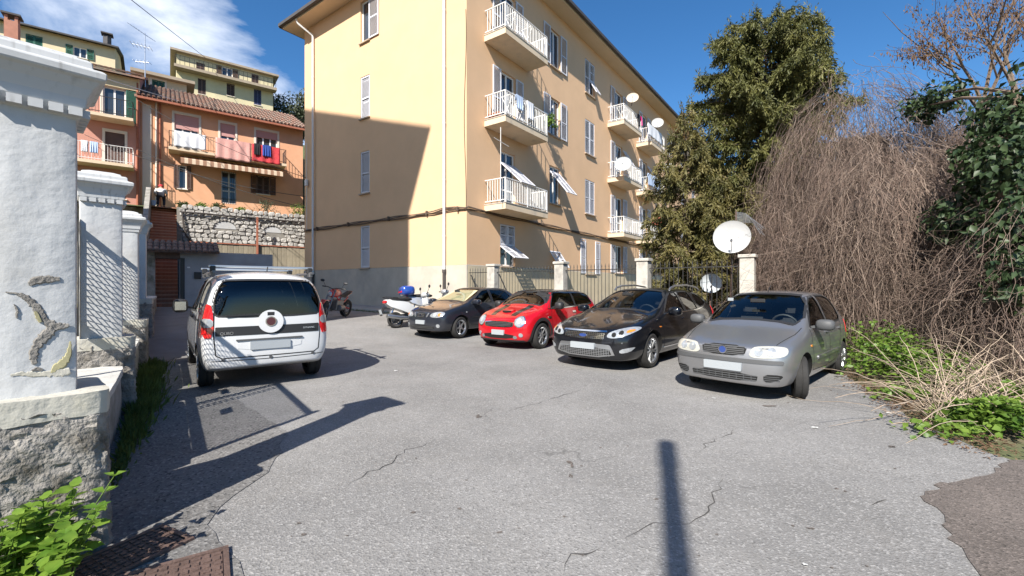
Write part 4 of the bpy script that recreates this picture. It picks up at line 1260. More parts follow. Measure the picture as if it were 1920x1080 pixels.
# --- rose house left of it
QA = 34.7
QW = [(193, 236, 165, 226), (197, 234, 249, 311), (200, 236, 336, 372)]
QO = ops_of(QA, QW)
qh, qf, qroof = house('rose_house', QA, -10.5, QA * LA(262), 5.5, 13.9, 10, 'rose_render', QO, 'taller rose coloured house with two balconies left of the orange house', rise=1.8, ov=.55, tiles=True)
hwin(qh, qf, QA, *QW[0], 2, ('shutter_green', 'R'), 'surround'); hwin(qh, qf, QA, *QW[1], 2, None, 'surround', ('shutter_brown', .99)); hwin(qh, qf, QA, *QW[2], 2, ('shutter_brown', 'C'))
for xx0, xx1, yy in ((140, 252, 226), (120, 252, 312)):
    hbal(qh, QA, xx0, xx1, zat(215, yy, QA) - .0, 1.1, 'iron_black' if yy < 300 else 'rail_white')
MB().obox(qf(-10.5, .004, 13.1), WN * (10.5 + QA * LA(262)), -WD * .12, UP * .72).build('cornice', 'cream_render', qh)
MB().tube([qf(QA * LA(258), .1, 5.6), qf(QA * LA(258), .1, 13.6)], .06, 6).build('drainpipe', 'rust_red', qh, smooth=True)
cz = QA - 1.07
for x0_, x1_, m_, lb in ((152, 165, 'cloth_white', 'small white cloth on the lower balcony of the rose house'), (169, 184, 'cloth_pale_blue', 'pale blue cloth on the lower balcony of the rose house')):
    cloth('cloth', Wp(cz - .04, cz * LA(x0_), zat(215, 312, QA) + .97), WN, cz * (LA(x1_) - LA(x0_)), .62, -WD, m_, lb, 'laundry on the rose house')
ch = empty('chimney', Wp(38, 38 * LA(22), 15), 0, 'pink brick chimney with flat capped pot on the rose house roof', 'chimney')
czt = zat(22, 42, 38); czb = czt - 3.0
MB().box(Wp(38, 38 * LA(23), (czt + czb) / 2), (.55, .55, 3.0), AX).build('stack', 'chimney_brick', ch)
for dx in (-.2, .2):
    for dy in (-.2, .2): MB().box(Wp(38 + dy, 38 * LA(23) + dx, czt + .15), (.13, .13, .3), AX).build('cap_leg', 'chimney_brick', ch)
MB().box(Wp(38, 38 * LA(23), czt + .36), (.78, .78, .1), AX).build('cap', 'roof_dark', ch)
# --- cream house high on the left
CA = 52.0
CWn = [(48, 80, 66, 86), (137, 163, 89, 108)]
chh, cf, croof = house('cream_house', CA, CA * LA(-60), CA * LA(216), 15, 22.3, 10, 'cream_render', ops_of(CA, CWn), 'cream house with green shutters high on the left hillside', roof='gable', rise=1.3, ov=.6, roofm='roof_dark')
hwin(chh, cf, CA, *CWn[0], 2, ('shutter_green', 'C')); hwin(chh, cf, CA, *CWn[1], 2, ('shutter_green', 'LR'))
MB().tube([Wp(53, 53 * LA(201), 22.3), Wp(53, 53 * LA(201), 23.6)], .28, 8).box(Wp(53, 53 * LA(201), 23.75), (.8, .8, .1), AX).build('flue', 'roof_dark', chh)
# --- small cream annexe
NA = 42.0
NW = [(285, 309, 151, 178)]
nh, nf_, nr_ = house('annexe', NA, NA * LA(262), NA * LA(350), 11, zat(300, 148, NA), 5, 'cream_render', ops_of(NA, NW), 'small pale annexe with one green shuttered window behind the tiled roof', roof='flat', ov=.5, roofm='cornice')
hwin(nh, nf_, NA, *NW[0], 2, ('shutter_green', 'C'), 'surround')
# --- yellow house
YA = 60.0
YWn = [(368, 384, 118, 134), (416, 436, 127, 146), (472, 485, 140, 156), (371, 386, 148, 177), (425, 440, 157, 180), (476, 490, 168, 197)]
yz1 = zat(420, 121, YA)
yh, yf, yr = house('yellow_house', YA, YA * LA(331), YA * LA(512), 17, yz1, 11, 'yellow_render', ops_of(YA, YWn), 'large yellow house with brown shutters at the top of the hill', roof='flat', ov=.55, roofm='cornice')
hwin(yh, yf, YA, *YWn[0], 2, ('shutter_brown', 'C')); hwin(yh, yf, YA, *YWn[1], 2, ('shutter_brown', 'LR')); hwin(yh, yf, YA, *YWn[2], 2, ('shutter_brown', 'C'))
for k in (3, 4): hwin(yh, yf, YA, *YWn[k], 2, ('shutter_brown', 'C'))
mat('shutter_blue', (0.06, 0.07, 0.15), 0.7)
hwin(yh, yf, YA, *YWn[5], 2, ('shutter_blue', 'C'))
zb_ = zat(420, 147, YA)
MB().obox(Wp(YA - 1.1, YA * LA(326), zb_ - .35), WN * (YA * (LA(516) - LA(326))), WD * 1.09, UP * .3).build('terrace_slab', 'cornice', yh)
r = MB()
for zz in (.45, .9): r.bar(Wp(YA - 1.05, YA * LA(328), zb_ + zz), Wp(YA - 1.05, YA * LA(514), zb_ + zz), .04, .04)
for k in range(24): q = Wp(YA - 1.05, YA * (LA(328) + (LA(514) - LA(328)) * k / 23), zb_ - .1); r.bar(q, q + UP * 1.02, .04, .04, up=WD)
r.build('railing', 'iron_black', yh)
MB().obox(Wp(YA - .5, YA * LA(331), zat(420, 198, YA)), WN * (YA * (LA(512) - LA(331))), WD * .49, UP * .25).build('string_course', 'cornice', yh)
# --- tv mast
am = empty('tv_antenna', Wp(37.5, 37.5 * LA(272), 15), 0, 'tall thin television antenna mast above the rose house', 'antenna')
zt_ = zat(272, 62, 37.5); q = Wp(37.5, 37.5 * LA(272))
MB().tube([q + UP * 12.5, q + UP * zt_], .03, 6).build('mast', 'aluminium', am, smooth=True)
def yagi(z, ang, n, ln, el, tilt=.25):
    d_ = (WN * math.cos(ang) + WD * math.sin(ang)) * math.cos(tilt) + UP * math.sin(tilt); s_ = d_.cross(UP).normalized()
    mb = MB().bar(q + UP * z - d_ * ln * .3, q + UP * z + d_ * ln * .7, .03)
    for k in range(n):
        c = q + UP * z + d_ * (ln * (k / (n - 1) - .3)); mb.bar(c - s_ * el, c + s_ * el, .02)
    mb.build('aerial', 'aluminium', am)
yagi(zt_ - .1, 2.4, 8, 1.6, .35, .6); yagi(zt_ - .9, 2.9, 6, 1.0, .4, .1); yagi(zt_ - 1.9, 2.7, 5, .8, .25, .0)

# ================================================================== off-frame neighbours that cast the shadows seen
LB = 17.0
def back(w, z):
    p = Ep(w, 0, z); return p - SH * LB + UP * (LB * TANE)
nb = empty('neighbour_house', back(6, 0).to_2d().to_3d(), 0, 'tall house behind the camera whose shadow lies on the end wall', 'house')
pts = [back(3.24, 6.32), back(1.92, 7.9), back(11.45, 10.84), back(12.6, 11.2), back(12.6, 0)]
pts[-1].z = 0
p0_ = back(3.24, 0); p0_.z = 0
MB().prism(pts + [p0_], BE * 5).build('wall', 'cream_render', nb)
MB().obox(Vector((back(12.6, 0).x, back(12.6, 0).y, 0)), BU * 5, BE * 4, UP * (LB * TANE + 2.0)).build('shade_block', 'cream_render', nb)  # unseen low block added to shade the gatehouse
pt = G(1250, 832); hp = 7.5
pb = Vector((pt.x, pt.y, 0)) - SH * (hp / TANE)
po = empty('utility_pole', (pb.x, pb.y, 0), 0, 'round utility pole behind the camera casting the foreground shadow', 'pole')
MB().tube([pb - UP * .1, pb + UP * hp], [.105, .07], 12).build('shaft', 'concrete_post', po, smooth=True)
MB().tube([pb + UP * (hp - .45), pb + UP * (hp + .02)], .085, 12).build('collar', 'iron_rust', po, smooth=True)

# ================================================================== overhead cables
def cable(name, a, b, sag, r_, m, label, n=24):
    pts = []
    for i in range(n + 1):
        t = i / n; p = a.lerp(b, t); p.z -= sag * 4 * t * (1 - t); pts.append(p)
    return tag(MB().tube(pts, r_, 5).build(name, m, smooth=True), label, 'cable', 'overhead cables')
Q_ = Wp(YA - .3, YA * LA(385), yz1 + .1)
S_ = P3(180, -57, 9)
nbk = back(3.3, 0); nbk.z = 0
cable('overhead_cable', nbk + UP * 8.9, Q_, .05, .022, 'cable_black', 'black overhead cable crossing the sky to the yellow house')
cable('overhead_cable', nbk + UP * 5.2, Wp(PA - .5, PA * LA(335), 13.0), .15, .016, 'cable_white', 'pale overhead cable sloping down past the rose house')
e_ = Ep(11.2, .06, 9.0)
cable('overhead_cable', Wp(QA - .3, QA * LA(258), zat(258, 190, QA)), Ep(11.3, .06, 7.2), .35, .014, 'cable_black', 'upper thin black cable from the rose house to the flats')
cable('overhead_cable', Wp(QA - .3, QA * LA(160), zat(160, 255, QA)), Ep(11.3, .06, 6.2), .5, .014, 'cable_black', 'middle thin black cable from the rose house to the flats')
cable('overhead_cable', Wp(QA - .3, QA * LA(258), zat(258, 282, QA)), Ep(11.3, .06, 5.6), .3, .014, 'cable_black', 'lowest thin black cable from the rose house to the flats')
# ================================================================== vehicles
def paint(name, c, metal=0.0, rough=0.35, dust=0.0, grime=0.35):
    m, t, b = newmat(name)
    N, Lk = t.nodes, t.links.new
    b.inputs['Metallic'].default_value = metal
    b.inputs['Roughness'].default_value = rough
    b.inputs['Specular IOR Level'].default_value = 0.5 if metal > .5 else 0.12
    b.inputs['Coat Weight'].default_value = 1.0
    b.inputs['Coat Roughness'].default_value = 0.05
    co = N.new('ShaderNodeTexCoord')
    nz = N.new('ShaderNodeTexNoise'); nz.inputs['Scale'].default_value = 5; nz.inputs['Detail'].default_value = 8
    Lk(co.outputs['Object'], nz.inputs['Vector'])
    sp_ = N.new('ShaderNodeSeparateXYZ'); Lk(co.outputs['Object'], sp_.inputs[0])
    low = N.new('ShaderNodeMapRange'); low.inputs[1].default_value = 0.75; low.inputs[2].default_value = 0.2; low.inputs[3].default_value = 0.0; low.inputs[4].default_value = grime
    Lk(sp_.outputs[2], low.inputs[0])
    mu = N.new('ShaderNodeMath'); mu.operation = 'MULTIPLY'; Lk(nz.outputs[0], mu.inputs[0]); Lk(low.outputs[0], mu.inputs[1])
    ad_ = N.new('ShaderNodeMath'); ad_.operation = 'ADD'; ad_.inputs[1].default_value = dust; Lk(mu.outputs[0], ad_.inputs[0])
    mm = N.new('ShaderNodeMixRGB'); mm.inputs[1].default_value = (*c, 1); mm.inputs[2].default_value = (0.30, 0.27, 0.23, 1)
    Lk(ad_.outputs[0], mm.inputs[0]); Lk(mm.outputs[0], b.inputs['Base Color'])
    cr_ = N.new('ShaderNodeMapRange'); cr_.inputs[3].default_value = 0.015; cr_.inputs[4].default_value = 0.09
    Lk(nz.outputs[0], cr_.inputs[0]); Lk(cr_.outputs[0], b.inputs['Coat Roughness'])
    return m
paint('paint_silver', (0.34, 0.345, 0.36), 0.75, 0.38, 0.03)
paint('paint_black', (0.004, 0.005, 0.008), 0.0, 0.3, 0.0, 0.06)
paint('paint_navy', (0.010, 0.014, 0.024), 0.0, 0.38, 0.012, 0.12)
paint('paint_red', (0.44, 0.005, 0.013), 0.0, 0.3, 0.0, 0.06)
paint('paint_white', (0.60, 0.61, 0.62), 0.0, 0.35, 0.0)
mat('plastic_black', (0.022, 0.022, 0.023), 0.5); mat('plastic_grey', (0.075, 0.077, 0.08), 0.6)
mat('gap_dark', (0.006, 0.006, 0.006), 0.9); mat('chrome', (0.75, 0.76, 0.78), 0.12, metal=1.0)
mat('alloy', (0.52, 0.53, 0.54), 0.32, metal=0.9); mat('alloy_dark', (0.16, 0.16, 0.165), 0.45, metal=0.7)
mat('rubber', (0.020, 0.019, 0.018), 0.82, var=0.3, vs=12); mat('rust', (0.23, 0.11, 0.06), 0.85, var=0.35, vs=25)
mat('lamp_clear', (0.36, 0.38, 0.40), 0.16, metal=0.35, var=0.3, vs=16, coat=1.0); mat('lamp_hazy', (0.42, 0.415, 0.37), 0.25, var=0.18, vs=9, coat=0.8)
mat('lamp_red', (0.62, 0.012, 0.014), 0.15, var=0.25, vs=22, coat=1.0); mat('lamp_amber', (0.65, 0.20, 0.02), 0.2, coat=1.0)
mat('plate_blank', (0.33, 0.355, 0.375), 0.45); mat('badge_blue', (0.03, 0.06, 0.22), 0.3, coat=0.6); mat('badge_red', (0.07, 0.02, 0.025), 0.3, coat=0.6)
mat('cabin', (0.022, 0.022, 0.024), 0.85); mat('seat_fabric', (0.045, 0.045, 0.05), 0.95, var=0.2, vs=30); mat('cabin_light', (0.30, 0.28, 0.25), 0.9)
mat('tan_reflection', (0.55, 0.48, 0.30), 0.8, var=0.1, vs=10)
glassmat('car_glass', (0.50, 0.56, 0.58), 1.5); glassmat('car_glass_dark', (0.10, 0.115, 0.13), 1.6); glassmat('car_glass_clear', (0.70, 0.76, 0.76), 1.2)

def chaikin(p, k=2):
    p = [Vector(q) for q in p]
    for _ in range(k):
        o = []
        for i in range(len(p)):
            a, b = p[i], p[(i + 1) % len(p)]; o += [a * .75 + b * .25, a * .25 + b * .75]
        p = o
    return p
def rrect(cx, cy, w, h, r_=.02, n=4):
    p = []
    for sx, sy, a0 in ((1, 1, 0), (-1, 1, 90), (-1, -1, 180), (1, -1, 270)):
        for k in range(n + 1):
            a = R(a0 + 90 * k / n); p.append((cx + sx * (w / 2 - r_) + r_ * math.cos(a), cy + sy * (h / 2 - r_) + r_ * math.sin(a)))
    return p
def circ(cx, cy, r_, n=20, ry=None): return [(cx + r_ * math.cos(2 * math.pi * k / n), cy + (ry or r_) * math.sin(2 * math.pi * k / n)) for k in range(n)]
def mir(p): return [(-a, b) for a, b in p][::-1]
DIRS = {'F': (Vector((-1, 0, 0)),), 'B': (Vector((1, 0, 0)),), 'L': (Vector((0, -1, 0)),), 'R': (Vector((0, 1, 0)),), 'T': (Vector((0, 0, -1)),)}
def ray_o(side, a, b):
    if side == 'F': return Vector((6, a, b)), Vector((-1, 0, 0))
    if side == 'B': return Vector((-6, a, b)), Vector((1, 0, 0))
    if side == 'L': return Vector((a, 4, b)), Vector((0, -1, 0))
    if side == 'R': return Vector((a, -4, b)), Vector((0, 1, 0))
    return Vector((a, b, 5)), Vector((0, 0, -1))

class Car:
    def __init__(s, name, label, pos, heading, st, paintm, wb, track, Rw, arch, group='cars parked in front of the iron fence', cap_f=.10, cap_b=.05, cr=None, lvl=3, z=0.0, cat='car'):
        """pos: ground point under the outer face of the tyre the photo shows; heading: unit vector of the nose"""
        s.wb, s.track, s.Rw = wb, track, Rw
        hd = Vector((heading[0], heading[1], 0)).normalized()
        s.rz = math.atan2(hd.y, hd.x)
        s.root = empty(name, (pos[0], pos[1], z), s.rz, label, cat, group)
        s.paint = paintm
        s.cage(st, cap_f, cap_b, cr or {}, lvl)
        s.archr = arch
        s.cut_f, s.cut_s = [], []
        s.glass = []
    def cage(s, st, cap_f, cap_b, cr, lvl):
        bm = bmesh.new()
        cl = bm.edges.layers.float.new('crease_edge')
        rings = []
        for q in st:
            x, wb_, zb, w1, z1, w2, z2, w3, z3, wt, zt, zc = q[:12]
            bow = q[12] if len(q) > 12 else 0.0
            half = [(0, zb, 0), (.55 * wb_, zb, 0), (wb_, zb, 0), (w1, z1, 0), (w2, z2, 0), (w3, z3, 0), (wt, zt, 0), (.55 * wt, zt + .72 * (zc - zt), bow * .72), (0, zc, bow)]
            L_ = [bm.verts.new((x + b_, y, z)) for y, z, b_ in half]
            R_ = [L_[0]] + [bm.verts.new((x + b_, -y, z)) for y, z, b_ in half[1:-1]] + [L_[-1]]
            rings.append((L_, R_))
        crow = {2: .35, 5: .25, 6: .30}
        crow.update(cr)
        def crease(a, b, v):
            e = bm.edges.get((a, b))
            if e: e[cl] = v
        for i in range(len(rings) - 1):
            for k in range(8):
                a, b = rings[i], rings[i + 1]
                bm.faces.new((a[0][k], a[0][k + 1], b[0][k + 1], b[0][k])); bm.faces.new((a[1][k + 1], a[1][k], b[1][k], b[1][k + 1]))
        for i in range(len(rings) - 1):
            for k, v in crow.items():
                for sd in (0, 1): crease(rings[i][sd][k], rings[i + 1][sd][k], v)
        for ring, q, bulge, sgn in ((rings[0], st[0], cap_f, 1), (rings[-1], st[-1], cap_b, -1)):
            L_, R_ = ring
            x = q[0]
            grid = [[L_[2], L_[1], L_[0], R_[1], R_[2]]]
            for k in (3, 4, 5):
                z = L_[k].co.z; w = L_[k].co.y
                bz = bulge * (1.0 if k != 5 else .8)
                grid.append([L_[k], bm.verts.new((x + sgn * bz * .72, w * .55, z)), bm.verts.new((x + sgn * bz, 0, z)), bm.verts.new((x + sgn * bz * .72, -w * .55, z)), R_[k]])
            grid.append([L_[6], L_[7], L_[8], R_[7], R_[6]])
            for v, f_ in ((L_[7], .5), (L_[8], .7), (R_[7], .5)): v.co.x += sgn * bulge * f_ * .6
            for v, f_ in ((L_[1], .6), (L_[0], .85), (R_[1], .6)): v.co.x += sgn * bulge * f_ * .8
            for r_ in range(4):
                for c in range(4): bm.faces.new((grid[r_][c], grid[r_][c + 1], grid[r_ + 1][c + 1], grid[r_ + 1][c]))
            for c in range(4): crease(grid[4][c], grid[4][c + 1], .3); crease(grid[0][c], grid[0][c + 1], .4)
        bmesh.ops.recalc_face_normals(bm, faces=bm.faces[:])
        me = bpy.data.meshes.new('body'); bm.to_mesh(me); bm.free()
        me.materials.append(MATS[s.paint]); me.materials.append(MATS['gap_dark'])
        o = bpy.data.objects.new('body', me); col.objects.link(o)
        md = o.modifiers.new('s', 'SUBSURF'); md.levels = lvl; md.render_levels = lvl
        dg = bpy.context.evaluated_depsgraph_get()
        full = bpy.data.meshes.new_from_object(o.evaluated_get(dg), depsgraph=dg)
        o.modifiers.clear()
        o.data = full
        s.body = o
        vs = [v.co.copy() for v in full.vertices]
        s.bvh = BVHTree.FromPolygons(vs, [tuple(p.vertices) for p in full.polygons])
    def hit(s, side, a, b):
        o, d = ray_o(side, a, b)
        h = s.bvh.ray_cast(o, d)
        if h[0] is None:
            # just off the outline: step towards the middle of the car
            for k in range(1, 14):
                f = 1 - .02 * k
                aa, bb = (a * f, .6 + (b - .6) * f) if side in 'FB' else ((a * f, b * f) if side == 'T' else (a * f, .75 + (b - .75) * f))
                o, d = ray_o(side, aa, bb)
                h = s.bvh.ray_cast(o, d)
                if h[0] is not None: break
            if h[0] is None: return None, None
        n = h[1]
        if n.dot(d) > 0: n = -n
        return h[0], n
    def patch(s, name, side, poly, m, off=.004, parent=None, cell=.06, skirt=.012, flat=False, label=None):
        """outline on the car's surface, slightly proud of it, following its curve"""
        bm = bmesh.new()
        bm.faces.new([bm.verts.new((p[0], p[1], 0)) for p in poly])
        xs = [p[0] for p in poly]; ys = [p[1] for p in poly]
        for ax_, lo, hi in ((0, min(xs), max(xs)), (1, min(ys), max(ys))):
            n = int((hi - lo) / cell)
            for k in range(1, n + 1):
                co = [0, 0, 0]; no = [0, 0, 0]; no[ax_] = 1; co[ax_] = lo + (hi - lo) * k / (n + 1)
                bmesh.ops.bisect_plane(bm, geom=bm.verts[:] + bm.edges[:] + bm.faces[:], plane_co=co, plane_no=no)
        bmesh.ops.triangulate(bm, faces=[f for f in bm.faces if len(f.verts) > 4])
        nm = {}
        bad = []
        for v in bm.verts:
            p, n = s.hit(side, v.co.x, v.co.y)
            if p is None: bad.append(v); continue
            v.co = p; nm[v] = n
        if bad: bmesh.ops.delete(bm, geom=bad, context='VERTS')
        if flat and nm:
            d = ray_o(side, 0, 0)[1]; k = min(v.co.dot(d) for v in nm)
            for v in nm: v.co += d * (k - v.co.dot(d)); nm[v] = -d
        for v, n in nm.items(): v.co += n * off
        be = [e for e in bm.edges if e.is_boundary]
        if skirt:
            g = bmesh.ops.extrude_edge_only(bm, edges=be)
            nv = [v for v in g['geom'] if isinstance(v, bmesh.types.BMVert)]
            kd = {tuple(round(c, 5) for c in v.co): n for v, n in nm.items()}
            for v in nv:
                n = kd.get(tuple(round(c, 5) for c in v.co))
                if n: v.co -= n * (off + skirt)
        bmesh.ops.recalc_face_normals(bm, faces=bm.faces[:])
        d = ray_o(side, 0, 0)[1]
        if sum(f.normal.dot(d) * f.calc_area() for f in bm.faces) > 0: bmesh.ops.reverse_faces(bm, faces=bm.faces[:])
        me = bpy.data.meshes.new(name); bm.to_mesh(me); bm.free()
        setsmooth(me, 35)
        o = meshobj(name, me, m, parent or s.root, True)
        if label: o['label'] = label
        return o
    def strip(s, name, side, pts, w, m='gap_dark', off=.0022, parent=None, closed=False):
        P = [Vector(p) for p in pts]
        if closed: P.append(P[0])
        Q = []
        for i in range(len(P) - 1):
            n = max(1, int((P[i + 1] - P[i]).length / .05))
            Q += [P[i].lerp(P[i + 1], k / n) for k in range(n)]
        Q.append(P[-1])
        mb = MB(); row = []
        for i, q in enumerate(Q):
            t = (Q[min(i + 1, len(Q) - 1)] - Q[max(i - 1, 0)]).normalized(); nn = Vector((-t.y, t.x))
            r_ = []
            for sg in (1, -1):
                h = s.hit(side, *(q + nn * (w / 2 * sg)))
                if h[0] is None: r_ = None; break
                r_.append(h[0] + h[1] * off)
            row.append(r_)
        for i in range(len(row) - 1):
            if row[i] and row[i + 1]: mb.add(row[i] + row[i + 1], [(0, 1, 3, 2)])
        if not mb.f: return None
        return mb.build(name, m, parent or s.body_o, True)
    def prism_x(s, poly, x0, x1): s.cut_f.append((poly, x0, x1))
    def finish_body(s, windows):
        """windows: list of (part name, side, outline, (lo, hi) range of the cutter along the ray axis, glass material)"""
        o = s.body
        def cutter(fill):
            mb = MB(); fill(mb)
            me = mb.mesh('cut'); me.materials.append(MATS[s.paint]); me.materials.append(MATS['gap_dark'])
            me.polygons.foreach_set('material_index', [1] * len(me.polygons))
            c = bpy.data.objects.new('cut', me); col.objects.link(c)
            return c
        def arches(mb):
            for x in (s.wb / 2, -s.wb / 2):
                for sg in (1, -1):
                    mb.prism([Vector((x + s.archr * math.cos(2 * math.pi * k / 36), sg * (s.track / 2 - .24), s.Rw + s.archr * math.sin(2 * math.pi * k / 36))) for k in range(36)], Vector((0, sg * .8, 0)))
        def fb(mb):
            for nm, side, pl, (lo, hi), g in windows:
                if side in 'FB': mb.prism([Vector((lo, a, b)) for a, b in pl], Vector((hi - lo, 0, 0)))
        def lr(mb):
            for nm, side, pl, (lo, hi), g in windows:
                if side == 'L': mb.prism([Vector((a, lo, b)) for a, b in pl], Vector((0, hi - lo, 0)))
                if side == 'R': mb.prism([Vector((a, -lo, b)) for a, b in pl], Vector((0, -(hi - lo), 0)))
        full = o.data
        tmp = []
        for k, fill in enumerate((arches, fb, lr)):
            c = cutter(fill); tmp.append(c)
            md = o.modifiers.new('b%d' % k, 'BOOLEAN'); md.operation = 'DIFFERENCE'; md.object = c; md.solver = 'EXACT'
            dg = bpy.context.evaluated_depsgraph_get(); dg.update()
            me = bpy.data.meshes.new_from_object(o.evaluated_get(dg), depsgraph=dg)
            o.modifiers.clear()
            if k > 0:
                bm = bmesh.new(); bm.from_mesh(me)
                # faces left by the window cutters are dropped so that the shell stays open
                keep_arch = lambda f: f.calc_center_median().z < s.Rw + s.archr + .02 and any(math.hypot(f.calc_center_median().x - x, f.calc_center_median().z - s.Rw) < s.archr + .02 for x in (s.wb / 2, -s.wb / 2))
                dl = [f for f in bm.faces if f.material_index == 1 and not keep_arch(f)]
                if k == 2: bmesh.ops.delete(bm, geom=dl, context='FACES')
                bm.to_mesh(me); bm.free()
            o.data = me
        for c in tmp: bpy.data.objects.remove(c)
        setsmooth(o.data, 38)
        o.parent = s.root
        s.body_o = o
        for nm, side, pl, rg, g in windows:
            p = s.patch(nm, side, pl, g, off=-.006, skirt=0, cell=.09)
            fr = s.strip('window_trim', side, [tuple(q) for q in pl], .028, 'plastic_black', .002, p, True)
    def wheel(s, style, steer=0.0, rim=.20, w=.19, rims=None, caps=None):
        key = (s.Rw, rim, w, style, rims)
        ty = MB(); Rr = s.Rw; h = w / 2
        ty.lathe([(rim - .012, -h * .9), (rim + .03, -h), (Rr - .035, -h * 1.02), (Rr - .008, -h * .82), (Rr, -h * .5), (Rr, -.012), (Rr - .008, -.010), (Rr - .008, .010), (Rr, .012), (Rr, h * .5), (Rr - .008, h * .82), (Rr - .035, h * 1.02), (rim + .03, h), (rim - .012, h * .9)], (0, 0, 0), (0, 1, 0), 36)
        tym = ty.mesh('tyre', smooth=35); tym.materials.append(MATS['rubber'])
        hub = MB().lathe([(.002, h * .2), (rim * .62, h * .2), (rim * .62, -h * .5), (rim * .95, -h * .6), (rim * .97, h * .3), (rim * .99, h * .9)], (0, 0, 0), (0, 1, 0), 28)
        hubm = hub.mesh('wheel', smooth=35); hubm.materials.append(MATS['alloy_dark'])
        def rim_mesh(style, m):
            r = MB()
            r.lathe([(rim * .88, h * .70), (rim * .93, h * .86), (rim * 1.02, h * .97), (rim * 1.05, h * .94), (rim * 1.04, h * .8)], (0, 0, 0), (0, 1, 0), 36)
            kind, n = style
            if kind == 'steel':
                r.lathe([(.002, h * .55), (.05, h * .6), (.07, h * .45), (rim * .55, h * .72), (rim * .75, h * .60), (rim * .93, h * .75)], (0, 0, 0), (0, 1, 0), 28)
            elif kind == 'cap':
                r.lathe([(.002, h * 1.0), (.05, h * 1.0), (rim * .55, h * .93), (rim * .9, h * .9)], (0, 0, 0), (0, 1, 0), 28)
                for k in range(n):
                    a = 2 * math.pi * k / n; q = Vector((math.cos(a), 0, math.sin(a)))
                    r.bar(q * rim * .3 + Vector((0, h, 0)), q * rim * .86 + Vector((0, h * .97, 0)), .03, .018, up=(0, 1, 0))
            else:
                for k in range(n):
                    for da in ((0,) if kind == 'single' else (-.13, .13)):
                        a = 2 * math.pi * k / n + math.pi / 2
                        q0 = Vector((math.cos(a), 0, math.sin(a))) * (rim * .16); q1 = Vector((math.cos(a + da), 0, math.sin(a + da))) * (rim * .92)
                        t = (q1 - q0).normalized(); sd = Vector((-t.z, 0, t.x))
                        w0, w1 = (.034, .024) if kind == 'single' and n <= 5 else (.020, .014)
                        y0, y1 = h * .70, h * .86
                        vs = []
                        for q, ww, y in ((q0, w0, y0), (q1, w1, y1)):
                            vs += [q + sd * ww + Vector((0, y - .03, 0)), q + sd * ww * .7 + Vector((0, y, 0)), q - sd * ww * .7 + Vector((0, y, 0)), q - sd * ww + Vector((0, y - .03, 0))]
                        r.add(vs, [(0, 1, 5, 4), (1, 2, 6, 5), (2, 3, 7, 6)])
                r.lathe([(.002, h * .80), (.03, h * .80), (.055, h * .72), (.06, h * .5)], (0, 0, 0), (0, 1, 0), 20)
            me = r.mesh('rim', smooth=35)
            bm = bmesh.new(); bm.from_mesh(me); bmesh.ops.recalc_face_normals(bm, faces=bm.faces[:]); bm.to_mesh(me); bm.free()
            me.materials.append(MATS[m]); return me
        rs = {}
        for ax_ in (1, -1):
            for sg in (1, -1):
                stl = style if not isinstance(style, dict) else style[ax_]
                k = (stl,)
                if k not in rs: rs[k] = rim_mesh(stl[:2], stl[2])
                Mx = Matrix.Translation((ax_ * s.wb / 2, sg * (s.track / 2 - w / 2), Rr)) @ Matrix.Rotation((steer if ax_ > 0 else 0) + (math.pi if sg < 0 else 0), 4, 'Z') @ Matrix.Rotation(rnd.uniform(0, 1), 4, 'Y')
                o = inst('wheel', hubm, s.root, Mx, True)
                inst('tyre', tym, o, Matrix.Identity(4), True); inst('rim', rs[k], o, Matrix.Identity(4), True)
    def interior(s, xd, xs_, zf, zb, wd, light=False, shelf=None):
        """xd dashboard x, xs_ seat x positions, zf seat height, zb belt height, wd half width"""
        i = MB().box(((xd - 1.5) / 2 - .1, 0, zf - .14), (xd + 1.5, wd * 2 - .08, .1))
        i.build('cabin_floor', 'cabin', s.root, True)
        d = MB().prism([Vector((xd + .28, -wd + .06, zb - .04)), Vector((xd, -wd + .06, zb + .02)), Vector((xd - .12, -wd + .06, zb - .10)), Vector((xd - .05, -wd + .06, zf)), Vector((xd + .28, -wd + .06, zf))], Vector((0, 2 * wd - .12, 0)))
        d.build('dashboard', 'cabin', s.root, True, bev=.02)
        sw_ = MB(); c = Vector((xd - .22, wd * .46, zb - .02)); ax_ = Vector((.9, 0, -.42)).normalized(); u = Vector((0, 1, 0)); v = ax_.cross(u)
        sw_.tube([c + (u * math.cos(2 * math.pi * k / 20) + v * math.sin(2 * math.pi * k / 20)) * .18 for k in range(21)], .016, 6, False)
        sw_.bar(c - u * .17, c + u * .17, .05, .02); sw_.bar(c, c + ax_ * .2, .06)
        sw_.build('steering_wheel', 'plastic_grey', s.root, True, smooth=True)
        for xx in xs_:
            for sg in (1, -1):
                m_ = MB(); y = sg * wd * .46
                m_.box((xx + .22, y, zf + .06), (.5, .46, .16)); 
                m_.prism([Vector((xx - .04, y - .22, zf + .05)), Vector((xx + .08, y - .22, zf + .05)), Vector((xx - .10, y - .19, zf + .60)), Vector((xx - .20, y - .19, zf + .58))], Vector((0, .42, 0)))
                m_.box((xx - .19, y, zf + .73), (.09, .26, .18))
                m_.build('seat', 'cabin_light' if light else 'seat_fabric', s.root, True, bev=.035, seg=2, smooth=True)
        m_ = MB().box((xd - .02, 0, zb + .36), (.03, .22, .065)); m_.build('rear_view_mirror', 'plastic_black', s.root, True, bev=.012)
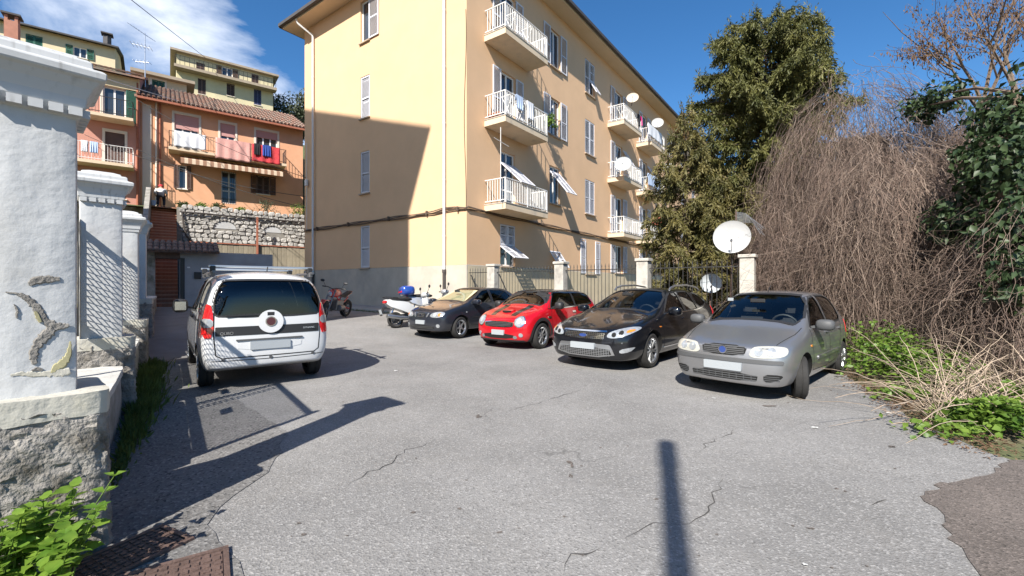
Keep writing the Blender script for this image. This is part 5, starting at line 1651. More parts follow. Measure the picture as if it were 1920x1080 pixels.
    def mirror(s, x, z, y, m, sz=(.10, .19, .13)):
        for sg in (1, -1):
            mb = MB().ell((x, sg * (y + sz[1] * .55), z), (sz[0], sz[1] * .62, sz[2] * .62), 12, 8, pw=.65)
            mb.bar((x + .02, sg * (y - .10), z - .05), (x + .01, sg * (y + .06), z - .01), .05, .035)
            o = mb.build('door_mirror', m, s.root, True, smooth=True)
            MB().box((x - sz[0] * .93, sg * (y + sz[1] * .55), z), (.012, sz[1] * .85, sz[2] * .75)).build('mirror_glass', 'chrome', o, True)
    def place(s, corner, k=1.0):
        """shift so that local corner sits on the root's given ground point"""
        M = Matrix.Rotation(s.rz, 4, 'Z')
        p = s.root.location - M @ (Vector(corner) * k)
        s.root.scale = (k, k, k)
        s.root.location = (p.x, p.y, s.root.location.z)
    def sides(s, f):
        for sd in 'LR': f(sd)
def both(poly): return [('L', poly), ('R', poly)]

# ------------------------------------------------------------------ silver hatchback
st = [(1.93, .60, .22, .68, .32, .72, .50, .69, .64, .60, .70, .735), (1.74, .70, .20, .77, .32, .795, .52, .775, .72, .69, .775, .80), (1.23, .74, .22, .81, .34, .828, .58, .80, .83, .735, .885, .925),
      (.98, .74, .20, .81, .34, .83, .60, .80, .875, .74, .93, .985, .10), (.12, .74, .20, .81, .34, .832, .62, .79, .91, .60, 1.385, 1.435, .07), (-.15, .74, .20, .81, .34, .832, .62, .79, .92, .605, 1.425, 1.475, .03),
      (-.85, .74, .20, .81, .34, .83, .63, .785, .94, .595, 1.42, 1.478), (-1.32, .73, .22, .80, .36, .82, .64, .77, .97, .575, 1.365, 1.43), (-1.62, .70, .26, .77, .38, .79, .62, .755, .95, .66, 1.03, 1.07, -.04), (-1.76, .66, .28, .74, .40, .765, .60, .73, .84, .66, .90, .93)]
fx = G(1510, 747)
car = Car('parked_car', 'silver five door hatchback with rusty front wheel beside the vines', fx, (-math.sin(R(46.5)), -math.cos(R(46.5))), st, 'paint_silver', 2.46, 1.62, .29, .345)
car.place((1.23, .80, 0), .955)
ws = chaikin([(.70, .965), (.30, 1.035), (-.30, 1.035), (-.70, .965), (-.555, 1.385), (-.25, 1.42), (.25, 1.42), (.555, 1.385)], 1)
fd = [(.80, .945), (.62, 1.07), (.26, 1.29), (.10, 1.36), (-.10, 1.385), (-.13, .945)]
rd = [(-.22, .95), (-.19, 1.39), (-.75, 1.385), (-1.02, 1.33), (-1.17, 1.20), (-1.16, 1.02), (-1.05, .965)]
rw_ = chaikin([(.56, 1.08), (.62, 1.10), (.52, 1.35), (-.52, 1.35), (-.62, 1.10), (-.56, 1.08)], 1)
car.finish_body([('windscreen', 'F', ws, (.0, 3), 'car_glass_clear'), ('rear_window', 'B', rw_, (-3, -1.1), 'car_glass')] + [(n_, sd, p, (.3, 2), 'car_glass') for n_, p in (('front_window', fd), ('rear_side_window', rd)) for sd in 'LR'])
def gl_details(car):
    pass
HLp = chaikin([(.32, .585), (.63, .60), (.735, .635), (.735, .72), (.66, .745), (.40, .735), (.35, .70)], 2)
for p in (HLp, mir(HLp)):
    o = car.patch('headlight', 'F', p, 'lamp_hazy', .008)
    sg = 1 if p is HLp else -1
    car.patch('reflector', 'F', circ(sg * .44, .665, .052), 'lamp_clear', .012, o); car.patch('reflector', 'F', circ(sg * .58, .675, .05), 'lamp_clear', .012, o)
gr = car.patch('grille', 'F', chaikin([(-.27, .60), (.27, .60), (.305, .735), (-.305, .735)], 1), 'gap_dark', .006)
for z in (.622, .645, .668, .691, .714): car.patch('grille_bar', 'F', rrect(0, z, .54, .010, .004, 2), 'plastic_grey', .012, gr)
bd = car.patch('badge', 'F', circ(0, .672, .058), 'chrome', .018, flat=True); car.patch('badge_disc', 'F', circ(0, .672, .044), 'badge_blue', .023, bd, flat=True)
car.patch('bumper_strip', 'F', rrect(0, .545, 1.42, .050, .02), 'plastic_grey', .014, label='dark rubbing strip')
it = car.patch('bumper_intake', 'F', chaikin([(-.42, .275), (.42, .275), (.44, .375), (-.44, .375)], 1), 'gap_dark', .005)
for z in (.295, .325, .355): car.patch('intake_bar', 'F', rrect(0, z, .84, .010, .004, 2), 'plastic_grey', .012, it)
for k in range(-4, 5): car.patch('intake_bar', 'F', rrect(k * .09, .325, .008, .08, .003, 2), 'plastic_grey', .010, it)
for sg in (1, -1):
    v_ = car.patch('bumper_vent', 'F', chaikin([(sg * .50, .285), (sg * .60, .29), (sg * .70, .35), (sg * .69, .39), (sg * .50, .385)], 1), 'gap_dark', .005)
    for z in (.31, .335, .36): car.patch('vent_bar', 'F', rrect(sg * .585, z, .16, .008, .003, 2), 'plastic_grey', .010, v_)
car.patch('number_plate', 'F', rrect(0, .455, .50, .11, .008, 2), 'plate_blank', .022, flat=True)
for sd in 'LR':
    car.strip('door_seam', sd, [(.86, .93), (.90, .70), (.82, .34), (-.12, .30), (-.16, .94)], .012)
    car.strip('door_seam', sd, [(-.17, .32), (-.62, .34), (-.86, .62), (-1.0, .80), (-1.14, .98)], .012)
    car.patch('side_moulding', sd, rrect(-.1, .50, 1.45, .055, .02), 'paint_silver', .012)
    for x in (-.02, -.93): car.patch('door_handle', sd, rrect(x, .84, .17, .035, .015), 'plastic_grey', .022)
    car.patch('side_repeater', sd, rrect(.96, .70, .05, .03, .01), 'lamp_amber', .008)
    car.patch('tail_light', sd, chaikin([(-1.60, .72), (-1.72, .70), (-1.70, .98), (-1.60, 1.0)], 1), 'lamp_red', .006)
for p in (((.50, .70), (.66, .70), (.66, 1.0), (.56, 1.02)),):
    for q in (chaikin(p, 1), mir(chaikin(p, 1))): car.patch('tail_light', 'B', q, 'lamp_red', .008)
car.strip('bonnet_seam', 'T', [(1.78, -.60), (1.30, -.69), (1.0, -.70)], .010); car.strip('bonnet_seam', 'T', [(1.78, .60), (1.30, .69), (1.0, .70)], .010)
car.mirror(.70, .985, .82, 'plastic_grey')
car.wheel({1: ('steel', 0, 'rust'), -1: ('cap', 8, 'alloy')}, R(20), .185, .165)
car.interior(.62, (.05, -.75), .42, .95, .72)
wp = MB()
for y0, y1 in ((.55, .02), (.02, -.5)): wp.bar((.995, y0, .985), (.90, y1, 1.03), .018, .018)
wp.build('wiper', 'plastic_black', car.root, True)
MB().tube([(.10, .0, 1.45), (-.05, .0, 1.56)], .006, 5).build('aerial', 'plastic_black', car.root, True)
MB().box((.72, -.10, 1.00), (.10, .16, .06)).build('tissue_box', 'cloth_red', car.root, True, bev=.01)
MB().box((.42, -.48, 1.32), (.005, .09, .05)).build('permit_sticker', 'plate_blank', car.root, True)

# ------------------------------------------------------------------ black estate car
st = [(2.28, .70, .20, .80, .30, .83, .48, .80, .64, .70, .70, .735), (2.02, .80, .19, .89, .32, .915, .54, .89, .74, .80, .80, .83), (1.425, .84, .20, .92, .34, .942, .60, .91, .86, .83, .925, .955),
      (1.05, .84, .20, .92, .34, .942, .62, .905, .90, .83, .965, 1.00, .12), (.10, .84, .20, .92, .34, .942, .64, .895, .95, .65, 1.405, 1.455, .09), (-.20, .84, .20, .92, .34, .942, .64, .895, .96, .655, 1.44, 1.495, .04),
      (-1.05, .84, .20, .92, .34, .94, .65, .89, .985, .645, 1.435, 1.50), (-1.85, .82, .22, .90, .36, .925, .66, .87, 1.02, .60, 1.36, 1.43), (-2.28, .78, .26, .86, .38, .885, .64, .84, 1.0, .70, 1.06, 1.10, -.05), (-2.44, .72, .28, .82, .40, .85, .60, .80, .88, .72, .95, .98)]
fx = G(1224, 690)
car = Car('parked_car', 'glossy black estate car with roof rails and chrome mesh grille', fx, (-math.sin(R(41.5)), -math.cos(R(41.5))), st, 'paint_black', 2.85, 1.80, .325, .385, cap_f=.14)
car.place((1.425, .90, 0), .97)
ws = chaikin([(.79, .985), (.35, 1.06), (-.35, 1.06), (-.79, .985), (-.60, 1.40), (-.28, 1.445), (.28, 1.445), (.60, 1.40)], 1)
fd = [(.80, .985), (.55, 1.13), (.20, 1.32), (.02, 1.385), (-.22, 1.405), (-.25, .985)]
rd = [(-.34, .99), (-.31, 1.405), (-.95, 1.40), (-1.06, 1.01)]
qd = chaikin([(-1.15, 1.03), (-1.08, 1.385), (-1.70, 1.31), (-1.88, 1.20), (-1.75, 1.08)], 1)
rw_ = chaikin([(.58, 1.12), (.66, 1.14), (.55, 1.36), (-.55, 1.36), (-.66, 1.14), (-.58, 1.12)], 1)
car.finish_body([('windscreen', 'F', ws, (.0, 3), 'car_glass'), ('rear_window', 'B', rw_, (-3, -1.6), 'car_glass')] + [(n_, sd, p, (.3, 2), 'car_glass') for n_, p in (('front_window', fd), ('rear_side_window', rd), ('cargo_window', qd)) for sd in 'LR'])
HLp = chaikin([(.47, .605), (.62, .60), (.80, .66), (.885, .745), (.86, .80), (.68, .775), (.50, .70), (.46, .65)], 2)
for p in (HLp, mir(HLp)):
    sg = 1 if p is HLp else -1
    o = car.patch('headlight', 'F', p, 'lamp_clear', .008)
    car.patch('projector', 'F', circ(sg * .58, .66, .038), 'gap_dark', .012, o); car.patch('projector', 'F', circ(sg * .69, .695, .036), 'gap_dark', .012, o); car.patch('indicator', 'F', chaikin([(sg * .76, .69), (sg * .84, .72), (sg * .84, .755), (sg * .76, .74)], 1), 'lamp_amber', .012, o)
gr = car.patch('upper_grille', 'F', chaikin([(-.40, .565), (.40, .565), (.44, .695), (-.44, .695)], 1), 'gap_dark', .005)
for z in (.585, .612, .639, .666): car.patch('grille_bar', 'F', rrect(0, z, .82, .009, .004, 2), 'chrome', .011, gr)
for k in range(-10, 11): car.patch('grille_bar', 'F', rrect(k * .04, .628, .008, .11, .003, 2), 'chrome', .010, gr)
car.patch('grille_frame', 'F', rrect(0, .705, .90, .022, .01, 3), 'chrome', .016, gr)
bd = car.patch('badge', 'F', circ(0, .632, .085, 24, .036), 'chrome', .020, flat=True); car.patch('badge_disc', 'F', circ(0, .632, .074, 24, .028), 'badge_blue', .025, bd, flat=True)
it = car.patch('lower_grille', 'F', chaikin([(-.62, .255), (.62, .255), (.54, .46), (.48, .49), (-.48, .49), (-.54, .46)], 1), 'alloy', .008)
car.patch('grille_opening', 'F', chaikin([(-.56, .28), (.56, .28), (.50, .43), (-.50, .43)], 1), 'gap_dark', .012, it)
for z in (.305, .333, .361, .389, .414): car.patch('grille_bar', 'F', rrect(0, z, 1.02, .009, .004, 2), 'alloy', .017, it)
for k in range(-11, 12): car.patch('grille_bar', 'F', rrect(k * .046, .355, .008, .15, .003, 2), 'alloy', .015, it)
for sg in (1, -1):
    v_ = car.patch('fog_light', 'F', chaikin([(sg * .68, .34), (sg * .82, .37), (sg * .875, .45), (sg * .86, .455), (sg * .68, .41)], 1), 'lamp_clear', .008)
    car.patch('parking_sensor', 'F', circ(sg * .72, .525, .013, 10), 'plastic_grey', .010)
car.patch('number_plate', 'F', rrect(0, .445, .50, .11, .008, 2), 'plate_blank', .030, flat=True)
for sd in 'LR':
    car.strip('door_seam', sd, [(.98, .95), (1.0, .74), (.92, .34), (-.24, .32), (-.28, .98)], .012)
    car.strip('door_seam', sd, [(-.29, .34), (-.72, .36), (-.98, .66), (-1.08, .82), (-1.10, 1.0)], .012)
    car.patch('sill_strip', sd, rrect(.0, .345, 1.9, .022, .008, 2), 'chrome', .010)
    car.strip('window_chrome', sd, [(.84, .972), (-.3, .978), (-1.1, 1.0), (-1.80, 1.075)], .018, 'chrome', .006)
    for x in (-.14, -.96): car.patch('door_handle', sd, rrect(x, .86, .20, .035, .015), 'paint_black', .024)
    car.patch('side_repeater', sd, rrect(1.12, .75, .07, .022, .008), 'lamp_amber', .008)
    y = .64 * (1 if sd == 'L' else -1)
    MB().tube([(.02, y, 1.43), (-.06, y, 1.485), (-.30, y, 1.53), (-1.0, y, 1.545), (-1.55, y, 1.50), (-1.72, y, 1.455), (-1.78, y, 1.41)], .022, 7).build('roof_rail', 'alloy', car.root, True, smooth=True)
    car.patch('tail_light', sd, chaikin([(-2.10, .78), (-2.36, .78), (-2.30, 1.02), (-2.12, 1.04)], 1), 'lamp_red', .006)
car.strip('bonnet_seam', 'T', [(2.06, -.60), (1.5, -.78), (1.08, -.80)], .010); car.strip('bonnet_seam', 'T', [(2.06, .60), (1.5, .78), (1.08, .80)], .010)
car.mirror(.72, 1.03, .93, 'paint_black', (.11, .21, .14))
car.wheel(('double', 7, 'alloy'), 0, .23, .215)
car.interior(.70, (.0, -.85), .44, .99, .82)
wp = MB()
for y0, y1 in ((.60, .02), (-.1, -.62)): wp.bar((1.10, y0, 1.02), (.98, y1, 1.06), .02, .02)
wp.build('wiper', 'plastic_black', car.root, True)

# ------------------------------------------------------------------ red small car, black roof
st = [(1.78, .62, .20, .72, .28, .76, .45, .73, .62, .62, .69, .72), (1.58, .72, .18, .80, .30, .82, .52, .80, .76, .68, .83, .855), (1.235, .75, .20, .83, .32, .84, .58, .815, .85, .72, .905, .935),
      (.92, .75, .20, .83, .32, .84, .60, .81, .895, .725, .95, .99, .10), (.46, .75, .20, .83, .32, .84, .60, .80, .91, .625, 1.335, 1.375, .06), (.12, .75, .20, .83, .32, .84, .60, .80, .925, .625, 1.36, 1.40, .03),
      (-.80, .75, .20, .83, .32, .84, .62, .80, .96, .62, 1.35, 1.395), (-1.46, .74, .22, .82, .34, .835, .62, .79, .98, .61, 1.31, 1.355), (-1.68, .72, .24, .80, .36, .82, .60, .77, .95, .68, 1.00, 1.03, -.03), (-1.76, .68, .26, .76, .36, .80, .55, .75, .80, .68, .86, .88)]
fx = G(1018, 654)
car = Car('parked_car', 'small red three door car with black roof and black bonnet stripes', fx, (-math.sin(R(36.5)), -math.cos(R(36.5))), st, 'paint_red', 2.467, 1.66, .305, .355, cap_f=.15)
car.place((1.2335, .83, 0))
ws = chaikin([(.68, .985), (.28, 1.045), (-.28, 1.045), (-.68, .985), (-.575, 1.31), (-.25, 1.335), (.25, 1.335), (.575, 1.31)], 1)
fd = [(.80, .945), (.69, 1.07), (.48, 1.28), (.40, 1.315), (-.38, 1.335), (-.40, .965)]
rd = [(-.47, .97), (-.45, 1.335), (-1.25, 1.315), (-1.36, 1.28), (-1.46, 1.02), (-1.38, 1.0)]
rw_ = chaikin([(.60, 1.07), (.66, 1.10), (.56, 1.31), (-.56, 1.31), (-.66, 1.10), (-.60, 1.07)], 1)
car.finish_body([('windscreen', 'F', ws, (.1, 3), 'car_glass_clear'), ('rear_window', 'B', rw_, (-3, -1.4), 'car_glass')] + [(n_, sd, p, (.3, 2), 'car_glass') for n_, p in (('door_window', fd), ('rear_side_window', rd)) for sd in 'LR'])
car.patch('roof_panel', 'T', chaikin([(.455, -.50), (.47, 0), (.455, .50), (.32, .64), (-1.44, .625), (-1.53, .5), (-1.55, 0), (-1.53, -.5), (-1.44, -.625), (.32, -.64)], 1), 'paint_black', .006)
for sd in 'LR':
    car.strip('pillar_trim', sd, [(.92, .955), (.74, 1.10), (.52, 1.315), (.3, 1.345), (-.4, 1.36), (-1.3, 1.335), (-1.50, 1.18)], .055, 'plastic_black', .004)
    car.strip('pillar_trim', sd, [(-.435, .965), (-.42, 1.345)], .075, 'plastic_black', .005)
    car.strip('belt_chrome', sd, [(.92, .925), (.4, .925), (-.4, .945), (-1.40, .985)], .02, 'chrome', .006)
    for x in (1.2335, -1.2335):
        car.strip('arch_trim', sd, [(x + .395 * math.cos(a), .305 + .395 * math.sin(a)) for a in np.linspace(-.25, math.pi + .25, 26)], .075, 'plastic_black', .010)
    car.strip('sill_trim', sd, [(.86, .25), (-.86, .25)], .13, 'plastic_black', .010)
    car.strip('door_seam', sd, [(.80, .92), (.82, .70), (.78, .33), (-.30, .33), (-.42, .60), (-.43, .95)], .010)
    car.patch('door_handle', sd, rrect(-.30, .82, .16, .035, .015), 'chrome', .022)
    car.patch('side_scuttle', sd, chaikin([(.86, .70), (1.0, .71), (.98, .76), (.84, .75)], 1), 'chrome', .010)
HL = lambda sg: circ(sg * .555, .655, .125, 24, .125)
for sg in (1, -1):
    o = car.patch('headlight_ring', 'F', HL(sg), 'chrome', .014)
    car.patch('headlight_lens', 'F', circ(sg * .555, .655, .108, 24), 'lamp_clear', .020, o); car.patch('reflector', 'F', circ(sg * .55, .665, .055), 'plate_blank', .026, o)
    car.patch('fog_light', 'F', circ(sg * .60, .355, .045), 'lamp_clear', .012)
    car.patch('bonnet_stripe', 'T', [(1.70, sg * .30 - .075), (1.70, sg * .30 + .075), (1.30, sg * .34 + .085), (1.0, sg * .36 + .085), (1.0, sg * .36 - .085), (1.30, sg * .34 - .085)], 'paint_black', .003)
    car.patch('brake_duct', 'F', chaikin([(sg * .42, .26), (sg * .52, .27), (sg * .50, .34), (sg * .42, .33)], 1), 'chrome', .010)
gr = car.patch('grille', 'F', chaikin([(-.38, .52), (.38, .52), (.43, .58), (.40, .655), (-.40, .655), (-.43, .58)], 1), 'chrome', .010)
car.patch('grille_mesh', 'F', chaikin([(-.36, .535), (.36, .535), (.40, .58), (.375, .635), (-.375, .635), (-.40, .58)], 1), 'gap_dark', .015, gr)
for k in range(3): car.patch('grille_bar', 'F', rrect(0, .553 + .03 * k, .72, .008, .003, 2), 'plastic_grey', .019, gr)
it = car.patch('bumper_intake', 'F', chaikin([(-.46, .265), (.46, .265), (.42, .375), (-.42, .375)], 1), 'gap_dark', .008)
car.patch('bumper_lip', 'F', rrect(0, .205, 1.30, .06, .02), 'plastic_black', .014)
car.patch('number_plate', 'F', rrect(.02, .40, .36, .115, .008, 2), 'plate_blank', .025, flat=True)
sc_ = car.patch('bonnet_scoop', 'T', chaikin([(1.52, -.16), (1.60, 0), (1.52, .16), (1.40, .19), (1.40, -.19)], 1), 'paint_red', .030, skirt=.03)
car.patch('scoop_slot', 'T', chaikin([(1.545, -.13), (1.60, 0), (1.545, .13), (1.52, .13), (1.52, -.13)], 1), 'gap_dark', .034, sc_)
car.mirror(.66, 1.0, .84, 'plastic_black', (.10, .18, .15))
car.wheel(('single', 8, 'alloy'), 0, .205, .20)
car.interior(.60, (.0, -.72), .40, .96, .72)

# ------------------------------------------------------------------ dark hatchback
st = [(1.90, .62, .22, .70, .32, .74, .50, .70, .65, .60, .71, .745), (1.70, .72, .20, .79, .33, .82, .54, .79, .75, .69, .81, .84), (1.23, .75, .22, .825, .34, .845, .60, .81, .85, .745, .905, .94),
      (.95, .75, .20, .825, .34, .848, .62, .81, .89, .745, .945, .985, .11), (.05, .75, .20, .825, .34, .848, .62, .80, .93, .60, 1.365, 1.41, .07), (-.20, .75, .20, .825, .34, .848, .62, .80, .94, .605, 1.395, 1.44, .03),
      (-.85, .75, .20, .825, .34, .845, .63, .795, .96, .59, 1.385, 1.435), (-1.32, .74, .22, .81, .36, .83, .64, .775, .99, .56, 1.33, 1.38), (-1.66, .71, .26, .78, .38, .80, .62, .75, .98, .64, 1.03, 1.07, -.04), (-1.84, .66, .28, .74, .40, .77, .60, .73, .84, .64, .90, .92)]
fx = G(865, 635)
car = Car('parked_car', 'dark blue grey hatchback with tan reflection in its windscreen nearest the scooters', fx, (-math.sin(R(37.5)), -math.cos(R(37.5))), st, 'paint_navy', 2.46, 1.64, .30, .352, cap_f=.13, z=.02)
car.place((1.23, .82, 0))
ws = chaikin([(.70, .98), (.30, 1.04), (-.30, 1.04), (-.70, .98), (-.555, 1.36), (-.25, 1.39), (.25, 1.39), (.555, 1.36)], 1)
fd = [(.78, .96), (.58, 1.08), (.22, 1.28), (.08, 1.335), (-.12, 1.355), (-.15, .965)]
rd = [(-.23, .97), (-.20, 1.355), (-.75, 1.35), (-1.0, 1.29), (-1.16, 1.16), (-1.12, 1.0)]
rw_ = chaikin([(.54, 1.09), (.60, 1.11), (.50, 1.31), (-.50, 1.31), (-.60, 1.11), (-.54, 1.09)], 1)
car.finish_body([('windscreen', 'F', ws, (.0, 3), 'car_glass_clear'), ('rear_window', 'B', rw_, (-3, -1.2), 'car_glass')] + [(n_, sd, p, (.3, 2), 'car_glass') for n_, p in (('front_window', fd), ('rear_side_window', rd)) for sd in 'LR'])
HLp = chaikin([(.34, .61), (.56, .585), (.70, .62), (.745, .69), (.70, .745), (.52, .745), (.36, .69)], 2)
for p in (HLp, mir(HLp)):
    sg = 1 if p is HLp else -1
    o = car.patch('headlight', 'F', p, 'lamp_clear', .008); car.patch('reflector', 'F', circ(sg * .50, .665, .05), 'plate_blank', .012, o); car.patch('reflector', 'F', circ(sg * .63, .67, .04), 'lamp_amber', .012, o)
    car.patch('grille_slat', 'F', chaikin([(sg * .20, .60), (sg * .25, .595), (sg * .31, .70), (sg * .26, .72)], 1), 'alloy', .010)
    car.patch('fog_light', 'F', circ(sg * .60, .37, .05), 'lamp_clear', .008)
gr = car.patch('grille', 'F', chaikin([(-.14, .575), (.14, .575), (.19, .72), (-.19, .72)], 1), 'gap_dark', .008)
for k in range(3): car.patch('grille_bar', 'F', rrect(0, .605 + .04 * k, .26, .010, .004, 2), 'plastic_grey', .013, gr)
car.patch('badge', 'F', chaikin([(-.055, .615), (.055, .615), (.055, .685), (-.055, .685)], 1), 'chrome', .020, flat=True)
it = car.patch('bumper_intake', 'F', chaikin([(-.50, .27), (.50, .27), (.46, .375), (-.46, .375)], 1), 'gap_dark', .006)
for k in range(2): car.patch('intake_bar', 'F', rrect(0, .305 + .035 * k, .90, .009, .004, 2), 'plastic_grey', .011, it)
car.patch('number_plate', 'F', rrect(0, .46, .36, .11, .008, 2), 'plate_blank', .022, flat=True)
for sd in 'LR':
    car.strip('door_seam', sd, [(.86, .94), (.90, .70), (.82, .34), (-.14, .32), (-.18, .96)], .011)
    car.strip('door_seam', sd, [(-.19, .34), (-.62, .36), (-.86, .64), (-1.0, .82), (-1.14, 1.0)], .011)
    for x in (-.04, -.95): car.patch('door_handle', sd, rrect(x, .84, .17, .035, .015), 'paint_navy', .022)
    car.patch('side_repeater', sd, circ(1.02, .72, .022, 10, .016), 'plate_blank', .008)
    car.strip('side_crease', sd, [(.8, .56), (-.8, .58)], .02, 'plastic_black', .006)
car.strip('bonnet_seam', 'T', [(1.74, -.58), (1.28, -.70), (.98, -.72)], .010); car.strip('bonnet_seam', 'T', [(1.74, .58), (1.28, .70), (.98, .72)], .010)
sv = MB()
sv.add([Vector((.90, -.60, 1.00)), Vector((.90, .60, 1.00)), Vector((.18, .50, 1.33)), Vector((.18, -.50, 1.33))], [(0, 1, 2, 3)])
o = sv.build('tan_reflection', 'tan_reflection', car.root, True)  # tan sheet behind the glass, paints the windscreen's reflection
car.mirror(.70, 1.0, .83, 'paint_navy')
car.wheel(('single', 5, 'alloy'), R(4), .205, .19)
car.interior(.58, (.0, -.75), .42, .95, .72)

# ------------------------------------------------------------------ white small van
st = [(1.96, .62, .24, .72, .34, .76, .55, .73, .72, .62, .80, .83), (1.74, .72, .22, .81, .34, .84, .60, .81, .88, .70, .95, .98), (1.2565, .76, .22, .835, .34, .855, .62, .82, .98, .74, 1.06, 1.10),
      (1.05, .76, .22, .835, .34, .856, .64, .82, 1.01, .74, 1.10, 1.15, .12), (.30, .76, .22, .835, .34, .858, .66, .83, 1.04, .66, 1.56, 1.62, .08), (.0, .76, .22, .835, .34, .858, .66, .83, 1.05, .67, 1.62, 1.69, .04),
      (-1.0, .76, .22, .835, .34, .858, .68, .83, 1.07, .675, 1.64, 1.72), (-1.62, .75, .24, .83, .36, .852, .70, .82, 1.08, .665, 1.60, 1.70), (-1.84, .72, .30, .81, .42, .835, .70, .80, 1.06, .655, 1.50, 1.60, -.03), (-1.94, .68, .34, .77, .46, .80, .66, .76, 1.02, .60, 1.40, 1.47)]
lw, rw2 = G(370, 725), G(575, 703)
fx = lw
hd = Matrix.Rotation(R(3), 3, 'Z') @ Vector((-(rw2 - lw).y, (rw2 - lw).x, 0)).normalized()
car = Car('white_van', 'white compact van with roof bars seen from behind beside the gate pillars', fx, hd, st, 'paint_white', 2.513, 1.66, .30, .35, group=None, cap_b=.06, cat='van')
car.root.pop('group', None) if 'group' in car.root.keys() else None
car.place((-1.2565, .83, 0))
ws = chaikin([(.70, 1.15), (.30, 1.21), (-.30, 1.21), (-.70, 1.15), (-.60, 1.54), (-.25, 1.58), (.25, 1.58), (.60, 1.54)], 1)
fd = [(.88, 1.06), (.74, 1.20), (.42, 1.48), (.30, 1.54), (-.02, 1.57), (-.05, 1.07)]
rd = [(-.13, 1.08), (-.11, 1.57), (-.82, 1.58), (-.84, 1.09)]
qd = chaikin([(-.94, 1.10), (-.92, 1.56), (-1.50, 1.52), (-1.66, 1.40), (-1.68, 1.16), (-1.60, 1.10)], 1)
rw_ = chaikin([(.62, 1.04), (.70, 1.10), (.685, 1.30), (.60, 1.53), (.50, 1.565), (-.50, 1.565), (-.60, 1.53), (-.685, 1.30), (-.70, 1.10), (-.62, 1.04)], 1)
car.finish_body([('windscreen', 'F', ws, (.1, 3), 'car_glass'), ('rear_window', 'B', rw_, (-3, -1.5), 'car_glass_dark')] + [(n_, sd, p, (.3, 2), 'car_glass_dark') for n_, p in (('front_window', fd), ('sliding_door_window', rd), ('cargo_window', qd)) for sd in 'LR'])
for sg in (1, -1):
    tlp = chaikin([(sg * .685, .76), (sg * .82, .76), (sg * .82, 1.10), (sg * .76, 1.23), (sg * .695, 1.20)], 1)
    o = car.patch('tail_light', 'B', tlp, 'lamp_red', .010, cell=.03)
    car.patch('reverse_lamp', 'B', chaikin([(sg * .69, .905), (sg * .815, .905), (sg * .81, 1.03), (sg * .69, 1.02)], 1), 'lamp_clear', .015, o, cell=.03)
    tls = chaikin([(-1.60, .76), (-1.88, .76), (-1.88, 1.20), (-1.74, 1.22), (-1.62, 1.05)], 1)
    car.patch('tail_light', 'L' if sg > 0 else 'R', tls, 'lamp_red', .008, o, cell=.03)
    car.patch('reflector', 'B', circ(sg * .58, .46, .022, 12), 'plastic_grey', .010)
    MB().tube([(.10, sg * .66, 1.66), (-1.66, sg * .66, 1.68)], .022, 7).build('roof_rail', 'alloy_dark', car.root, True, smooth=True)
    for x in (.0, -.75, -1.5): MB().box((x, sg * .66, 1.655), (.12, .05, .08)).build('rail_foot', 'alloy_dark', car.root, True, bev=.01)
bd_ = car.patch('tailgate_band', 'B', rrect(0, .845, 1.34, .125, .01, 2), 'plastic_black', .005, label='black band across the tailgate')
car.strip('tailgate_seam', 'B', [(-.675, 1.28), (-.69, .80), (-.665, .52), (-.60, .475), (.60, .475), (.665, .52), (.69, .80), (.675, 1.28)], .014)
ds_ = car.patch('badge_boss', 'B', circ(0, .965, .165, 28), 'paint_white', .028, skirt=.03, flat=False)
bb = car.patch('badge', 'B', circ(0, .965, .072, 24), 'chrome', .036, flat=True); car.patch('badge_disc', 'B', circ(0, .965, .058, 24), 'badge_red', .042, bb, flat=True)
pr_ = car.patch('plate_recess', 'B', chaikin([(-.40, .565), (.40, .565), (.43, .70), (-.43, .70)], 1), 'paint_white', .004)
car.patch('plate_lamp_bar', 'B', rrect(0, .715, .86, .022, .008, 2), 'plastic_grey', .018)
car.patch('number_plate', 'B', rrect(0, .63, .52, .115, .008, 2), 'plate_blank', .018, flat=True)
car.patch('bumper_sensor', 'B', circ(0, .45, .022, 12), 'plastic_grey', .010)
car.strip('bumper_seam', 'B', [(-.75, .44), (-.4, .435), (0, .43), (.4, .435), (.75, .44)], .010)
def vtext(txt, y0, z0, h, m):
    cu = bpy.data.curves.new('t', 'FONT'); cu.body = txt; cu.size = h; cu.extrude = .002
    to = bpy.data.objects.new('t', cu); col.objects.link(to)
    dg = bpy.context.evaluated_depsgraph_get(); me = bpy.data.meshes.new_from_object(to.evaluated_get(dg), depsgraph=dg)
    bpy.data.objects.remove(to)
    xs_ = min(car.hit('B', y0 - k * .035, z0 + h * .4)[0].x for k in range(int(len(txt) * h * .7 / .035) + 1))
    o = meshobj('lettering', me, m, car.root, True)
    o.matrix_basis = Matrix.Translation((xs_ - .010, y0, z0)) @ Matrix(((0, 0, -1, 0), (-1, 0, 0, 0), (0, 1, 0, 0), (0, 0, 0, 1)))
vtext('QUBO', .62, .80, .055, 'chrome'); vtext('DYNAMIC', -.44, .835, .036, 'plate_blank')
cross = MB()
for x in (-.05, -1.45):
    MB().box((x, 0, 1.765), (.07, 1.42, .035)).build('roof_bar', 'aluminium', car.root, True, bev=.008)
    for sg in (1, -1): MB().box((x, sg * .66, 1.725), (.10, .07, .09)).build('bar_clamp', 'plastic_black', car.root, True, bev=.01)
wp = MB().bar((-1.985, .02, 1.075), (-1.972, .55, 1.06), .02, .025); wp.box((-1.99, .0, 1.075), (.04, .09, .05)); wp.build('rear_wiper', 'plastic_black', car.root, True)
MB().tube([(-1.70, 0, 1.70), (-1.76, 0, 1.76)], .008, 5).build('aerial', 'plastic_black', car.root, True)
